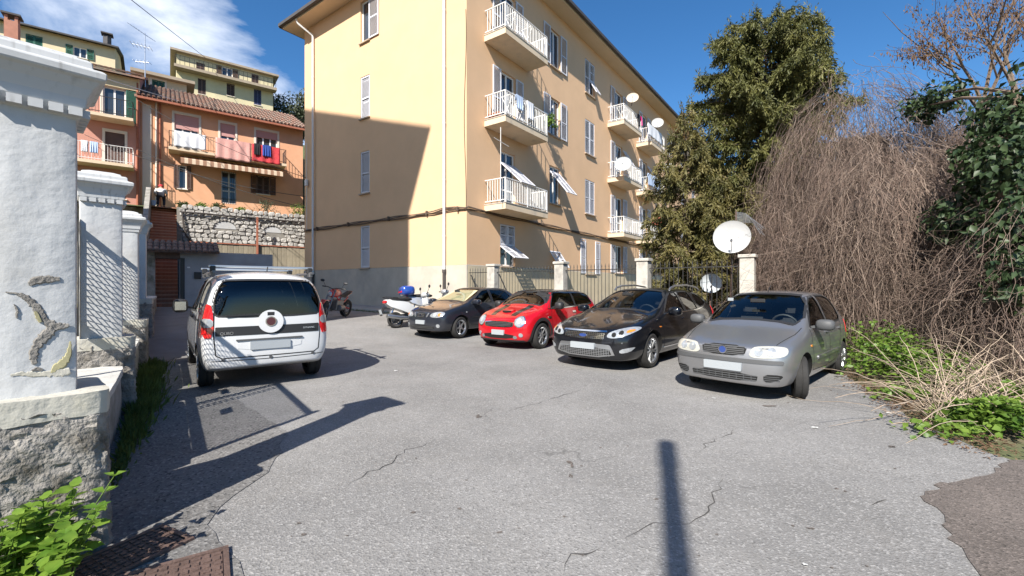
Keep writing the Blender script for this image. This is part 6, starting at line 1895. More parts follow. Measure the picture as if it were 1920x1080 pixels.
for sd in 'LR':
    car.strip('door_seam', sd, [(.98, 1.05), (1.0, .8), (.92, .36), (-.08, .34), (-.09, 1.60)], .012); car.strip('door_seam', sd, [(-.90, 1.6), (-.90, .75), (-.82, .36), (-.1, .34)], .012)
    car.strip('side_rail', sd, [(-.95, .98), (-1.60, .98)], .03, 'plastic_black', .006)
    car.patch('side_moulding', sd, rrect(-.0, .48, 1.5, .09, .03), 'plastic_black', .012)
    for x in (.06, -.20): car.patch('door_handle', sd, rrect(x, .98, .18, .04, .015), 'plastic_black', .022)
    HLq = chaikin([(1.60, .78), (1.85, .74), (1.85, .90), (1.62, 1.0)], 1)
    car.patch('headlight', sd, HLq, 'lamp_clear', .006)
car.mirror(.80, 1.12, .86, 'plastic_black', (.09, .19, .20))
car.wheel(('cap', 7, 'alloy'), 0, .19, .185)
car.interior(.75, (.15, -.65), .55, 1.10, .74)

# ------------------------------------------------------------------ motorcycles
mat('bike_red', (0.42, 0.015, 0.02), 0.25, coat=0.8); mat('bike_white', (0.50, 0.50, 0.49), 0.3, coat=0.6); mat('bike_silver', (0.50, 0.51, 0.53), 0.3, metal=0.5, coat=0.5)
mat('bike_blue', (0.02, 0.06, 0.28), 0.2, coat=0.9); mat('engine', (0.17, 0.17, 0.175), 0.45, metal=0.7, var=.3, vs=20); mat('seat_black', (0.015, 0.015, 0.015), 0.6)
def bwheel(root, x, Rw, w, steer=0.0, spokes=5, rm='alloy_dark', name='wheel'):
    rim = Rw * .70
    ty = MB().lathe([(rim, -w * .42), (Rw - .03, -w * .5), (Rw, -w * .18), (Rw, w * .18), (Rw - .03, w * .5), (rim, w * .42)], (0, 0, 0), (0, 1, 0), 28, close=True)
    r = MB().lathe([(rim - .03, -.03), (rim + .005, -.045), (rim + .005, .045), (rim - .03, .03)], (0, 0, 0), (0, 1, 0), 28, close=True)
    for k in range(spokes):
        a = 2 * math.pi * k / spokes + .3; q = Vector((math.cos(a), 0, math.sin(a))); r.bar(q * .03, q * (rim - .015), .03, .035, up=(0, 1, 0))
    r.tube([(0, -.06, 0), (0, .06, 0)], .045, 12)
    d = MB().lathe([(.06, .05), (rim * .62, .05), (rim * .62, .056), (.06, .056)], (0, 0, 0), (0, 1, 0), 24, close=True)
    M_ = Matrix.Translation((x, 0, Rw)) @ Matrix.Rotation(steer, 4, 'Z')
    wm = r.mesh(name, smooth=35); wm.materials.append(MATS[rm])
    o = inst(name, wm, root, M_, True)
    ty.build('tyre', 'rubber', o, True, smooth=35); d.build('brake_disc', 'chrome', o, True, smooth=35)
    return o
# red naked motorcycle, in the shade of the end wall
mp = G(607, 599); mq = mp + Vector((0, 0, 0))
hdg = Vector((-.10, -1.0, 0)).normalized()
gzz = gz(mp.x, mp.y)
mo = empty('motorcycle', (mp.x - hdg.x * .72, mp.y - hdg.y * .72, gz(mp.x - hdg.x * .72, mp.y - hdg.y * .72)), math.atan2(hdg.y, hdg.x), 'red and black motorcycle in the shade by the end wall', 'motorcycle', tilt=(R(-9), 0))
bwheel(mo, .72, .31, .12, R(20)); bwheel(mo, -.70, .31, .17)
P_ = lambda *a, **k: k
sx = .72
fk = MB()
for y in (-.10, .10): fk.tube([(.72, y, .31), (.42, y, .98)], .026, 8)
fk.bar((.44, -.13, .92), (.44, .13, .92), .06, .04); fk.build('fork', 'alloy_dark', mo, True, smooth=True)
MB().ell((.24, 0, .86), (.30, .15, .145), 16, 10, pw=.8).build('fuel_tank', 'bike_red', mo, True, smooth=True)
MB().ell((.50, 0, .84), (.11, .10, .12), 12, 8).build('headlight', 'bike_red', mo, True, smooth=True)
MB().ell((.575, 0, .83), (.04, .075, .09), 12, 8).build('headlight_lens', 'lamp_clear', mo, True, smooth=True)
MB().prism([Vector((.0, -.10, .82)), Vector((-.35, -.11, .78)), Vector((-.75, -.08, .93)), Vector((-.80, -.06, .90)), Vector((-.4, -.10, .70)), Vector((0, -.10, .74))], Vector((0, .2, 0))).build('seat', 'seat_black', mo, True, bev=.03, seg=2)
MB().prism([Vector((-.45, -.09, .76)), Vector((-.86, -.06, .93)), Vector((-.80, -.06, .84)), Vector((-.45, -.09, .68))], Vector((0, .16, 0))).build('tail_fairing', 'bike_red', mo, True, bev=.02)
MB().box((.05, 0, .45), (.46, .30, .34)).tube([(-.12, -.18, .38), (.2, -.18, .38)], .1, 12).tube([(-.12, .18, .38), (.2, .18, .38)], .1, 12).build('engine', 'engine', mo, True, bev=.02)
MB().tube([(.3, -.12, .5), (.34, -.14, .28), (.0, -.17, .22), (-.35, -.18, .30), (-.85, -.19, .45)], [.025, .025, .03, .05, .06], 9).build('exhaust', 'alloy', mo, True, smooth=True)
fr = MB()
for y in (-.11, .11): fr.tube([(.42, y * .5, .85), (.1, y, .62), (-.25, y, .55), (-.5, y, .72)], .024, 6); fr.tube([(-.2, y, .40), (-.70, y, .31)], .028, 6)
fr.build('frame', 'bike_red', mo, True, smooth=True)
MB().tube([(.38, -.38, 1.04), (.42, -.2, 1.05), (.44, 0, 1.0), (.42, .2, 1.05), (.38, .38, 1.04)], .015, 7).tube([(.38, .27, 1.04), (.37, .40, 1.04)], .022, 7).tube([(.38, -.27, 1.04), (.37, -.40, 1.04)], .022, 7).build('handlebar', 'plastic_black', mo, True, smooth=True)
for sg in (1, -1): MB().tube([(.40, sg * .28, 1.05), (.42, sg * .36, 1.20)], .008, 5).ell((.42, sg * .40, 1.23), (.02, .08, .045), 10, 7).build('mirror', 'plastic_black', mo, True, smooth=True)
MB().prism([Vector((.55, -.07, .64)), Vector((.90, -.07, .66)), Vector((1.0, -.07, .52)), Vector((.98, -.07, .54)), Vector((.88, -.07, .63)), Vector((.55, -.07, .62))], Vector((0, .14, 0))).build('front_mudguard', 'bike_red', mo, True)
MB().tube([(-.1, .15, .3), (-.16, .33, .02)], .014, 6).build('side_stand', 'plastic_black', mo, True)
# scooter with open rear end
def scooter(pt, hdg, bodym, label, rearbox=None, tilt=-8, sc=1.0):
    x0 = -.62
    base = Vector((pt.x, pt.y, 0)) - Vector((hdg.x, hdg.y, 0)) * x0
    o = empty('scooter', (base.x, base.y, gz(base.x, base.y)), math.atan2(hdg.y, hdg.x), label, 'scooter', tilt=(R(tilt), 0))
    bwheel(o, -.62, .25, .13, 0, 5, 'alloy_dark'); bwheel(o, .66, .25, .11, R(15), 5, 'alloy_dark')
    # rear body shell
    sh = MB(); sec = [(-.95, .06, .80, .88), (-.80, .13, .66, .90), (-.50, .17, .55, .86), (-.18, .17, .42, .78), (.02, .15, .30, .62)]
    vs = []
    for x, w, za, zb in sec:
        vs += [Vector((x, -w, za)), Vector((x, -w * .9, (za + zb) / 2 + .03)), Vector((x, -w * .55, zb)), Vector((x, w * .55, zb)), Vector((x, w * .9, (za + zb) / 2 + .03)), Vector((x, w, za))]
    fs = []
    for i in range(len(sec) - 1):
        for j in range(5): fs.append((i * 6 + j, i * 6 + j + 1, i * 6 + 7 + j, i * 6 + 6 + j))
        fs.append((i * 6 + 5, i * 6, i * 6 + 6, i * 6 + 11))
    fs += [tuple(range(6)), tuple(range(29, 23, -1))]
    sh.add(vs, fs); b = sh.build('rear_body', bodym, o, True, smooth=60)
    bm = bmesh.new(); bm.from_mesh(b.data); bmesh.ops.recalc_face_normals(bm, faces=bm.faces[:]); bm.to_mesh(b.data); bm.free(); setsmooth(b.data, 60)
    MB().ell((-.42, 0, .885), (.40, .145, .065), 16, 8, pw=.8).build('seat', 'seat_black', o, True, smooth=True)
    MB().ell((-.93, 0, .81), (.06, .11, .05), 12, 8, pw=.7).build('tail_light', 'lamp_red', o, True, smooth=True)
    MB().prism([Vector((-.80, -.07, .62)), Vector((-.98, -.07, .66)), Vector((-1.08, -.07, .40)), Vector((-1.05, -.07, .39)), Vector((-.96, -.07, .60)), Vector((-.80, -.07, .58))], Vector((0, .14, 0))).build('rear_mudguard', 'plastic_black', o, True)
    MB().box((-1.075, 0, .50), (.01, .18, .17), (Vector((.97, 0, .25)), Vector((0, 1, 0)), Vector((-.25, 0, .97)))).build('number_plate', 'plate_blank', o, True)
    MB().box((-.35, .08, .33), (.50, .16, .20)).tube([(-.62, .14, .25), (-.2, .14, .35)], .09, 10).build('engine', 'engine', o, True, bev=.02)
    MB().tube([(-.2, -.14, .30), (-.5, -.19, .30), (-.95, -.19, .38)], [.03, .06, .065], 10).build('exhaust', 'alloy', o, True, smooth=True)
    MB().tube([(-.75, .10, .30), (-.60, .11, .66)], .03, 8).build('shock_absorber', 'chrome', o, True)
    MB().prism([Vector((.0, -.15, .30)), Vector((.42, -.15, .30)), Vector((.40, -.15, .38)), Vector((0, -.15, .36))], Vector((0, .30, 0))).build('footboard', 'plastic_grey', o, True, bev=.02)
    fs_ = MB().prism([Vector((.36, -.20, .34)), Vector((.50, -.14, .50)), Vector((.46, -.18, .95)), Vector((.40, -.18, .95)), Vector((.40, -.20, .5))], Vector((0, .38, 0)))
    fs_.build('leg_shield', bodym, o, True, bev=.03, seg=2, smooth=True)
    MB().tube([(.66, .07, .25), (.46, .03, .90)], .025, 8).tube([(.66, -.07, .25), (.46, -.03, .90)], .025, 8).build('fork', 'alloy_dark', o, True)
    MB().prism([Vector((.42, -.06, .48)), Vector((.70, -.07, .54)), Vector((.94, -.06, .36)), Vector((.90, -.06, .34)), Vector((.68, -.07, .50)), Vector((.44, -.06, .44))], Vector((0, .13, 0))).build('front_mudguard', bodym, o, True, bev=.01)
    MB().ell((.44, 0, 1.02), (.13, .17, .09), 14, 9, pw=.8).build('handlebar_cowl', bodym, o, True, smooth=True)
    MB().tube([(.38, -.34, 1.05), (.44, 0, 1.04), (.38, .34, 1.05)], .018, 7).build('handlebar', 'plastic_black', o, True, smooth=True)
    for sg in (1, -1): MB().tube([(.40, sg * .24, 1.06), (.44, sg * .32, 1.22)], .008, 5).ell((.44, sg * .34, 1.26), (.02, .07, .055), 10, 7).build('mirror', 'plastic_black', o, True, smooth=True)
    MB().tube([(-.1, .14, .28), (-.06, .30, .02)], .012, 6).build('side_stand', 'plastic_black', o, True)
    if rearbox:
        MB().ell((-.92, 0, 1.06), (.24, .27, .17), 18, 10, pw=.6).build('top_box', rearbox, o, True, smooth=True)
        MB().box((-1.145, 0, 1.02), (.03, .34, .06)).build('box_reflector', 'lamp_red', o, True, bev=.01)
        MB().box((-.85, 0, .90), (.4, .16, .03)).build('rack', 'plastic_black', o, True)
    else:
        MB().tube([(-.55, -.15, .93), (-.95, -.12, .96), (-.98, 0, .96), (-.95, .12, .96), (-.55, .15, .93)], .014, 6).build('grab_rail', 'plastic_black', o, True, smooth=True)
    return o
sp_ = G(742, 615)
scooter(sp_, Vector((.80, .60, 0)), 'bike_white', 'white scooter with black seat and bare rear wheel', tilt=-8)
sp2 = Vector((sp_.x + .42, sp_.y + 1.05, 0))
scooter(sp2, Vector((.84, .54, 0)), 'bike_silver', 'silver scooter with blue top box behind the white one', 'bike_blue', tilt=-6)
# ================================================================== plants
leafmat('needle', (0.070, 0.080, 0.024), (0.175, 0.170, 0.050), .55, 1.6, .25)
leafmat('needle_b', (0.078, 0.080, 0.026), (0.20, 0.17, 0.058), .55, 1.8, .25)
leafmat('ivy_leaf', (0.020, 0.042, 0.018), (0.058, 0.090, 0.032), .48, 3.0, .2)
leafmat('weed_leaf', (0.075, 0.15, 0.022), (0.20, 0.30, 0.05), .45, 4.0, .4)
leafmat('nettle_leaf', (0.10, 0.20, 0.025), (0.22, 0.34, 0.05), .42, 9.0, .4)
leafmat('shrub_leaf', (0.03, 0.05, 0.018), (0.09, 0.12, 0.035), .45, 4.0, .3)
leafmat('olive_leaf', (0.045, 0.06, 0.03), (0.10, 0.115, 0.06), .55, .8, .25)
leafmat('grass_blade', (0.06, 0.10, 0.02), (0.15, 0.20, 0.05), .6, 5.0, .3)
leafmat('seed_brown', (0.12, 0.075, 0.045), (0.20, 0.12, 0.07), .8, 4.0, .2)
mat('vine_dry', (0.225, 0.160, 0.128), 0.9, var=0.45, vs=2.3, c2=(0.125, 0.088, 0.07), c2s=1.1, c2t=(0.45, 0.7))
mat('vine_pale', (0.42, 0.33, 0.25), 0.9, var=0.3, vs=5)
mat('bark', (0.15, 0.11, 0.08), 0.95, var=0.3, vs=6, bump=.5, bs=30)
mat('core_shade', (0.085, 0.062, 0.050), 1.0, var=0.6, vs=14, bump=1.0, bs=12)
def leafcloud(name, C, D, N, ln, wd, m, parent=None):
    v, f = np_leaves(C, D, N, ln, wd)
    return meshobj(name, np_mesh(name, v, f, m), None, parent)
def unit(n):
    q = nrg.normal(size=(n, 3)); return q / np.linalg.norm(q, axis=1, keepdims=True)
# ------------------------------------------------------------------ conifers
def conifer(base, H, prof, nb, label, m, dens=1.0, zlo=.8):
    o = empty('conifer_tree', base, 0, label, 'tree')
    b = np.array(base)
    MB().tube([Vector(base) - UP * .1, Vector(base) + UP * H * .5, Vector(base) + UP * H * .97], [.20 * H / 10, .12 * H / 10, .015], 8).build('trunk', 'bark', o, smooth=True)
    lb = MB(); Cs, Ds, Ns, Ls, Ws = [], [], [], [], []
    for k in range(nb):
        t = (k + nrg.random()) / nb; z = zlo + (H - zlo) * t ** .92
        az = k * 2.399 + nrg.normal(0, .25); r = prof(z) * nrg.uniform(.72, 1.08)
        if r < .1: r = .1
        d = np.array([math.cos(az), math.sin(az), 0]); s = np.array([-d[1], d[0], 0])
        rise = .25 * r * (1 if z > H * .6 else .1)
        p0 = b + [0, 0, z]; p1 = p0 + d * r * .55 + [0, 0, rise - .05 * r]; p2 = p0 + d * r + [0, 0, rise - .12 * r + .15]
        lb.tube([Vector(p0), Vector(p1), Vector(p2)], [.035 * r / 3 + .012, .02, .006], 4)
        nt = max(4, int(17 * r))
        for j in range(nt):
            u = .18 + .82 * (j + nrg.random()) / nt
            q = (1 - u) ** 2 * p0 + 2 * u * (1 - u) * p1 + u * u * p2
            side = nrg.choice([-1, 1]) * nrg.uniform(.15, 1.0)
            tl = (.30 + .40 * nrg.random()) * (1.1 - .55 * u) * min(1, r / 1.6 + .35)
            td = d * nrg.uniform(.2, .7) + s * side; td = td / np.linalg.norm(td)
            nn = int(26 * tl / .5 * dens) + 4
            w = nrg.random(nn)[:, None]
            droop = -.85 * tl * w ** 1.6
            c = q + td * tl * w * .8 + np.concatenate([np.zeros((nn, 2)), droop], 1) + nrg.normal(0, .035, (nn, 3))
            dd = td * .5 + nrg.normal(0, .45, (nn, 3)) + np.concatenate([np.zeros((nn, 2)), -.9 * w - .15], 1)
            Cs.append(c); Ds.append(dd); Ns.append(nrg.normal(size=(nn, 3)) + [0, 0, .4]); Ls.append(nrg.uniform(.10, .20, nn)); Ws.append(nrg.uniform(.028, .05, nn))
        # little upright leaders on the outline
        nn = int(10 * dens); w = nrg.random(nn)[:, None]
        c = p2 + np.concatenate([nrg.normal(0, .03, (nn, 2)), w * .3], 1)
        Cs.append(c); Ds.append(nrg.normal(0, .5, (nn, 3)) + [0, 0, .9]); Ns.append(nrg.normal(size=(nn, 3))); Ls.append(nrg.uniform(.09, .16, nn)); Ws.append(nrg.uniform(.025, .04, nn))
    lb.build('branches', 'bark', o)
    leafcloud('crown', np.concatenate(Cs), np.concatenate(Ds), np.concatenate(Ns), np.concatenate(Ls), np.concatenate(Ws), m, o)
    return o
tb = P3(1436, 537, 16.0)
conifer((tb.x, tb.y, 0), 10.9, lambda z: 2.65 * min(1, .62 + z / 9) * math.sqrt(max(0.02, 1 - max(0, (z - 6) / 4.95) ** 3.4)), 190, 'tall dense conifer with drooping olive sprays behind the iron fence', 'needle', 1.25)
tb = P3(1286, 537, 15.4)
conifer((tb.x, tb.y, 0), 7.5, lambda z: 1.45 * min(1, .7 + z / 9) * math.sqrt(max(0.02, 1 - max(0, (z - 3) / 4.1) ** 1.6)), 70, 'smaller slim conifer at the left of the tall one', 'needle_b', 1.2, .6)
tb = P3(1376, 537, 14.6)
conifer((tb.x, tb.y, 0), 5.0, lambda z: 1.6 * math.sqrt(max(0.02, 1 - max(0, (z - 2) / 3.1) ** 1.7)), 60, 'low conifer in front of the tall one behind the dish', 'needle_b', 1.1, .9)

# ------------------------------------------------------------------ dead vine thicket
def lobe_strands(c, rx, ry, rz, N, K=12, spread=.10, floor=.05, lo=0, hi=1.12):
    c = np.array(c)
    az = nrg.uniform(0, 2 * np.pi, N); th0 = np.arccos(1 - nrg.uniform(lo, hi, N)); th1 = th0 + nrg.uniform(.3, 1.15, N)
    rad = 1 + nrg.normal(0, spread, N)
    t = np.linspace(0, 1, K)
    th = th0[:, None] + (th1 - th0)[:, None] * t
    azz = az[:, None] + nrg.normal(0, .25, N)[:, None] * t + .10 * np.cumsum(nrg.normal(0, .35, (N, K)), 1)
    thc = np.minimum(th, np.pi / 2)
    x = c[0] + rx * rad[:, None] * np.sin(thc) * np.cos(azz)
    y = c[1] + ry * rad[:, None] * np.sin(thc) * np.sin(azz)
    z = c[2] + rz * rad[:, None] * np.where(th < np.pi / 2, np.cos(th), -(th - np.pi / 2) * 1.25)
    P = np.stack([x, y, z], -1) + np.cumsum(nrg.normal(0, .055, (N, K, 3)), 1)
    P[:, :, 2] = np.maximum(P[:, :, 2], floor)
    return P
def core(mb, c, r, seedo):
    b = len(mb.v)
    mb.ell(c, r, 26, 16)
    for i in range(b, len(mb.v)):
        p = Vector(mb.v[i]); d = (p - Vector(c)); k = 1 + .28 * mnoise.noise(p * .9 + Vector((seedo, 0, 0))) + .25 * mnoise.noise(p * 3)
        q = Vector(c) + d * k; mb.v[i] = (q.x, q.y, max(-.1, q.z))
th = tag(empty('dead_vine_thicket', (9.3, 11.5, 0)), 'huge mound of dry brown hanging vines right of the conifer', 'thicket')
lobes = [((9.6, 12.3, 2.7), 2.25, 2.2, 4.1, 3800), ((8.05, 9.6, 1.6), 1.35, 1.25, 2.75, 2300), ((7.35, 11.6, 1.2), 1.1, 1.2, 2.5, 1500), ((10.6, 10.2, 2.0), 1.7, 1.5, 3.0, 1800), ((9.2, 8.0, 1.0), 1.4, 1.2, 2.3, 1500), ((13.0, 12.0, 2.6), 2.2, 2.2, 4.0, 1200), ((8.0, 6.6, .7), 1.2, 1.1, 2.0, 900), ((10.4, 9.0, 3.6), 1.3, 1.1, 1.9, 1000)]
allP = []
cm = MB()
for i, (c, rx, ry, rz, N) in enumerate(lobes):
    allP.append(lobe_strands(c, rx, ry, rz, N)); core(cm, (c[0], c[1], c[2] - .1), (rx * .74, ry * .74, rz * (.68 if i == 0 else .74)), i * 7.3)
P = np.concatenate(allP)
Wv = np.concatenate([np.full(len(q), i) for i, q in enumerate(allP)])
# tangle: short curling shoots pointing every way over the lobes
nF = 15000; K = 12
wgt = np.array([l_[4] for l_ in lobes], float); li = nrg.choice(len(lobes), nF, p=wgt / wgt.sum()); uu = unit(nF); uu[:, 2] = np.abs(uu[:, 2]) - .25
cc_ = np.array([l_[0] for l_ in lobes])[li]; rr_ = np.array([l_[1:4] for l_ in lobes])[li]
st0 = cc_ + uu * rr_ * nrg.uniform(.80, 1.06, (nF, 1))
dr = unit(nF) + .25 * uu + np.array([0, 0, -.25]); tt = np.linspace(0, 1, K); Lf = nrg.uniform(.35, 1.5, nF)
bend = unit(nF) * nrg.uniform(.2, .9, (nF, 1))
Q = st0[:, None, :] + (dr[:, None, :] * tt[None, :, None] + bend[:, None, :] * (tt ** 2)[None, :, None]) * Lf[:, None, None]
Q[:, :, 2] -= (Lf[:, None] * tt ** 2) * .35
Q += np.cumsum(nrg.normal(0, .022, Q.shape), 1); Q[:, :, 2] = np.maximum(Q[:, :, 2], .03)
P = np.concatenate([P, Q]); Wv = np.concatenate([Wv, li])
tone = nrg.random(len(P)) + np.where((Wv == 1) | (Wv == 4), .12, -.04)
mat('vine_dark', (0.115, 0.085, 0.070), 0.95, var=0.4, vs=4)
mat('vine_light', (0.32, 0.245, 0.195), 0.9, var=0.35, vs=4)
for nm, lo, hi in (('vine_dark', -9, .32), ('vine_dry', .32, .80), ('vine_light', .80, 9)):
    S_k = P[(tone >= lo) & (tone < hi)]
    rad = nrg.uniform(.0022, .0056, len(S_k))[:, None] * np.linspace(1.15, .5, K)
    v, f = np_strands(S_k, rad)
    o = meshobj('vine_strands', np_mesh('vine_strands', v, f, nm), None, th); o['kind'] = 'stuff'
cm.build('light_block_core', 'core_shade', th, smooth=60)  # dark blobs added inside the strands to block light
# upright dead stems showing in the thicket
stm = MB()
for i in range(12):
    x, y = rnd.uniform(6.8, 10.5), rnd.uniform(8.4, 11.2); h = rnd.uniform(1.2, 3.6)
    stm.tube([(x, y, 0), (x + rnd.gauss(0, .15), y + rnd.gauss(0, .15), h * .5), (x + rnd.gauss(0, .35), y + rnd.gauss(0, .3), h)], [.012, .010, .005], 5)
stm.build('stems', 'vine_pale', th)['kind'] = 'stuff'
# ------------------------------------------------------------------ evergreen climber at the right edge
def clump_leaves(cl, n, ln, wd, shell=.55):
    C, D, N = [], [], []
    tot = sum(r[0] * r[1] + r[1] * r[2] for _, r in cl)
    for c, r in cl:
        k = int(n * (r[0] * r[1] + r[1] * r[2]) / tot); u = unit(k)
        rr = nrg.uniform(shell, 1.05, (k, 1))
        C.append(np.array(c) + u * rr * np.array(r)); D.append(u * .4 + nrg.normal(0, .5, (k, 3)) + [0, 0, -.55]); N.append(u + nrg.normal(0, .45, (k, 3)) + [0, 0, .4])
    C = np.concatenate(C); k = len(C)
    ok = C[:, 2] > .02
    C, D, N = C[ok], np.concatenate(D)[ok], np.concatenate(N)[ok]
    return C, D, N, nrg.uniform(ln[0], ln[1], len(C)), nrg.uniform(wd[0], wd[1], len(C))
iv = empty('ivy_tree', (7.6, 6.6, 0), 0, 'glossy dark green evergreen climber at the right edge of the picture', 'tree')
def pc(px, py, Y, r): q = P3(px, py, Y); return ((q.x, q.y, q.z), r)
cl = [pc(1880, 215, 7.4, (.55, .5, .45)), pc(1905, 300, 6.8, (.6, .5, .65)), pc(1850, 335, 7.6, (.5, .45, .45)), pc(1900, 420, 6.6, (.5, .5, .55)), pc(1800, 410, 7.8, (.55, .5, .45)), pc(1775, 175, 9.5, (.45, .4, .3)), pc(1730, 200, 10.0, (.5, .4, .3)),
      pc(1915, 520, 6.2, (.35, .4, .5)), pc(1965, 250, 7.0, (.8, .7, 1.4)), pc(1960, 480, 6.5, (.6, .6, .9)), pc(1820, 290, 7.4, (.3, .3, .3))]
leafcloud('crown', *clump_leaves(cl, 5200, (.09, .17), (.06, .105), .35), 'ivy_leaf', iv)
tk = MB(); q = P3(1905, 537, 7.2)
tk.tube([(q.x, q.y, -.1), (q.x + .1, q.y, 1.6), (q.x - .1, q.y + .1, 3.2), (q.x, q.y, 4.6)], [.13, .11, .08, .03], 8)
for c, r in cl: tk.tube([(q.x, q.y, max(.8, c[2] - 1.0)), ((q.x + c[0]) / 2, (q.y + c[1]) / 2, c[2] - .4), c], [.04, .03, .01], 5)
tk.build('trunk', 'bark', iv, smooth=True)
# ------------------------------------------------------------------ bare tree with hanging brown seed clusters
bt = empty('bare_tree', (10.2, 9.8, 0), 0, 'leafless tree with hanging brown seed clusters against the sky', 'tree')
tm = MB(); tips = []
def grow(p, d, ln, r, dep):
    n = 4; pts = [p]; q = p.copy(); dd = d.copy()
    for i in range(n):
        dd = (dd + Vector((rnd.gauss(0, .10), rnd.gauss(0, .10), rnd.gauss(.02, .06)))).normalized(); q = q + dd * (ln / n); pts.append(q.copy())
    tm.tube(pts, [r * (1 - .5 * i / n) for i in range(n + 1)], 5 if dep > 1 else 4)
    if dep == 0: tips.append((q, dd)); return
    for i in range(3 if dep > 1 else 3):
        b = pts[rnd.choice([2, 3, 4])]
        nd = (dd + Vector((rnd.gauss(0, .62), rnd.gauss(0, .62), rnd.gauss(.1, .30)))).normalized()
        grow(b, nd, ln * rnd.uniform(.55, .8), r * .5, dep - 1)
    if dep < 3: tips.append((q, dd))
rnd.seed(23)
q0 = P3(1845, 215, 9.6)
tm.tube([(q0.x + .1, q0.y, 0), (q0.x, q0.y, 2.5), q0], [.10, .08, .06], 7)
for dx, ln in ((-.05, 1.9), (.35, 1.6), (-.40, 1.5), (-.75, 1.2)): grow(Vector(q0), Vector((dx, rnd.uniform(-.2, .2), 1)).normalized(), ln, .04, 3)
q1 = P3(1915, 215, 9.0); tm.tube([(q1.x, q1.y, 0), q1], [.09, .05], 7)
for dx in (-.2, .2, .5): grow(Vector(q1), Vector((dx, .1, 1)).normalized(), 1.6, .04, 3)
tm.build('trunk', 'bark', bt, smooth=True)
sp_ = [tp for tp in tips for _ in range(12)]
Cn = np.array([tuple(tp[0] - tp[1] * rnd.uniform(0, .5) + Vector((rnd.gauss(0, .05), rnd.gauss(0, .05), rnd.gauss(-.05, .05)))) for tp in sp_])
leafcloud('crown', Cn, nrg.normal(0, .35, Cn.shape) + [0, 0, -1], unit(len(Cn)), nrg.uniform(.05, .11, len(Cn)), nrg.uniform(.02, .035, len(Cn)), 'seed_brown', bt)
# long bare shoot reaching left into the sky
MB().tube([P3(1800, 130, 10), P3(1740, 100, 10), P3(1690, 60, 10), P3(1655, 22, 10)], [.02, .014, .009, .004], 5).build('shoot', 'bark', bt)
# ------------------------------------------------------------------ weeds and brambles on the bank
wk = []
def wpatch(px0, px1, py0, py1, n, hmax, ln, wd):
    px = nrg.uniform(px0, px1, n); py = nrg.uniform(py0, py1, n)
    Y = FPX * CAMH / (py - HZ); X = (px - 960) / FPX * Y
    z = nrg.random(n) ** .8 * hmax * (.45 + .55 * nrg.random(n))
    return np.stack([X, Y, z + .02], 1)
C1 = []
for k in range(46):
    px, py = rnd.uniform(1592, 1850), rnd.uniform(655, 738)
    if py > 690 + (px - 1600) * .55: continue
    q = G(px, py); h = rnd.uniform(.40, 1.05) * (1 - .45 * max(0, (px - 1700) / 160)); n = 150
    u = nrg.normal(0, 1, (n, 3)) * [.26, .26, 0]; zz = nrg.random(n) ** .7 * h * np.exp(-(u[:, 0] ** 2 + u[:, 1] ** 2) / .22)
    C1.append(np.array([q.x + .1, q.y + .25, .03]) + u + np.stack([0 * zz, 0 * zz, zz], 1))
for (px, py, k, h) in ((1850, 800, 420, .30), (1890, 810, 420, .34), (1915, 770, 300, .35), (1700, 745, 120, .08), (1720, 740, 100, .08), (1780, 815, 120, .10), (1830, 790, 150, .2)):
    q = G(px, py); u = nrg.normal(0, 1, (k, 3)) * [.20, .14, 0]; zz = nrg.random(k) * h * np.exp(-(u[:, 0] ** 2 + u[:, 1] ** 2) / .15)
    C1.append(np.array([q.x, q.y, .02]) + u + np.stack([0 * zz, 0 * zz, zz], 1))
C1 = np.concatenate(C1); n = len(C1)
wd_ = empty('weed_bank', (6.2, 7.3, 0), 0, 'bright green leafy weeds growing on the bank beside the silver car', 'weeds')
o = leafcloud('leaves', C1, nrg.normal(0, 1, (n, 3)) * [1, 1, .4] + [0, 0, .1], nrg.normal(0, .45, (n, 3)) + [-.15, -.3, 1], nrg.uniform(.05, .10, n), nrg.uniform(.04, .075, n), 'weed_leaf', wd_); o['kind'] = 'stuff'
nF = 520; K = 9
px = nrg.uniform(1740, 2000, nF); py = nrg.uniform(690, 800, nF)
Yb = FPX * CAMH / (py - HZ); Xb = (px - 960) / FPX * Yb
tt = np.linspace(0, 1, K); az = nrg.uniform(0, 2 * np.pi, nF); el = nrg.uniform(.15, 1.2, nF); Lf = nrg.uniform(.4, 1.7, nF)
d = np.stack([np.cos(az) * np.cos(el), np.sin(az) * np.cos(el), np.sin(el)], 1)
Pb = np.stack([Xb, Yb, 0 * Xb + .02], 1)[:, None, :] + d[:, None, :] * (Lf[:, None] * tt)[:, :, None]; Pb[:, :, 2] = np.maximum(.015, Pb[:, :, 2] - .35 * (Lf[:, None] * tt ** 2))
Pb += np.cumsum(nrg.normal(0, .012, Pb.shape), 1)
v, f = np_strands(Pb, nrg.uniform(.003, .008, nF)[:, None] * np.linspace(1.1, .5, K))
br = empty('bramble_heap', (5.6, 5.6, 0), 0, 'heap of pale dry bramble canes on the bank at the right', 'brambles')
meshobj('canes', np_mesh('canes', v, f, 'vine_pale'), None, br)['kind'] = 'stuff'
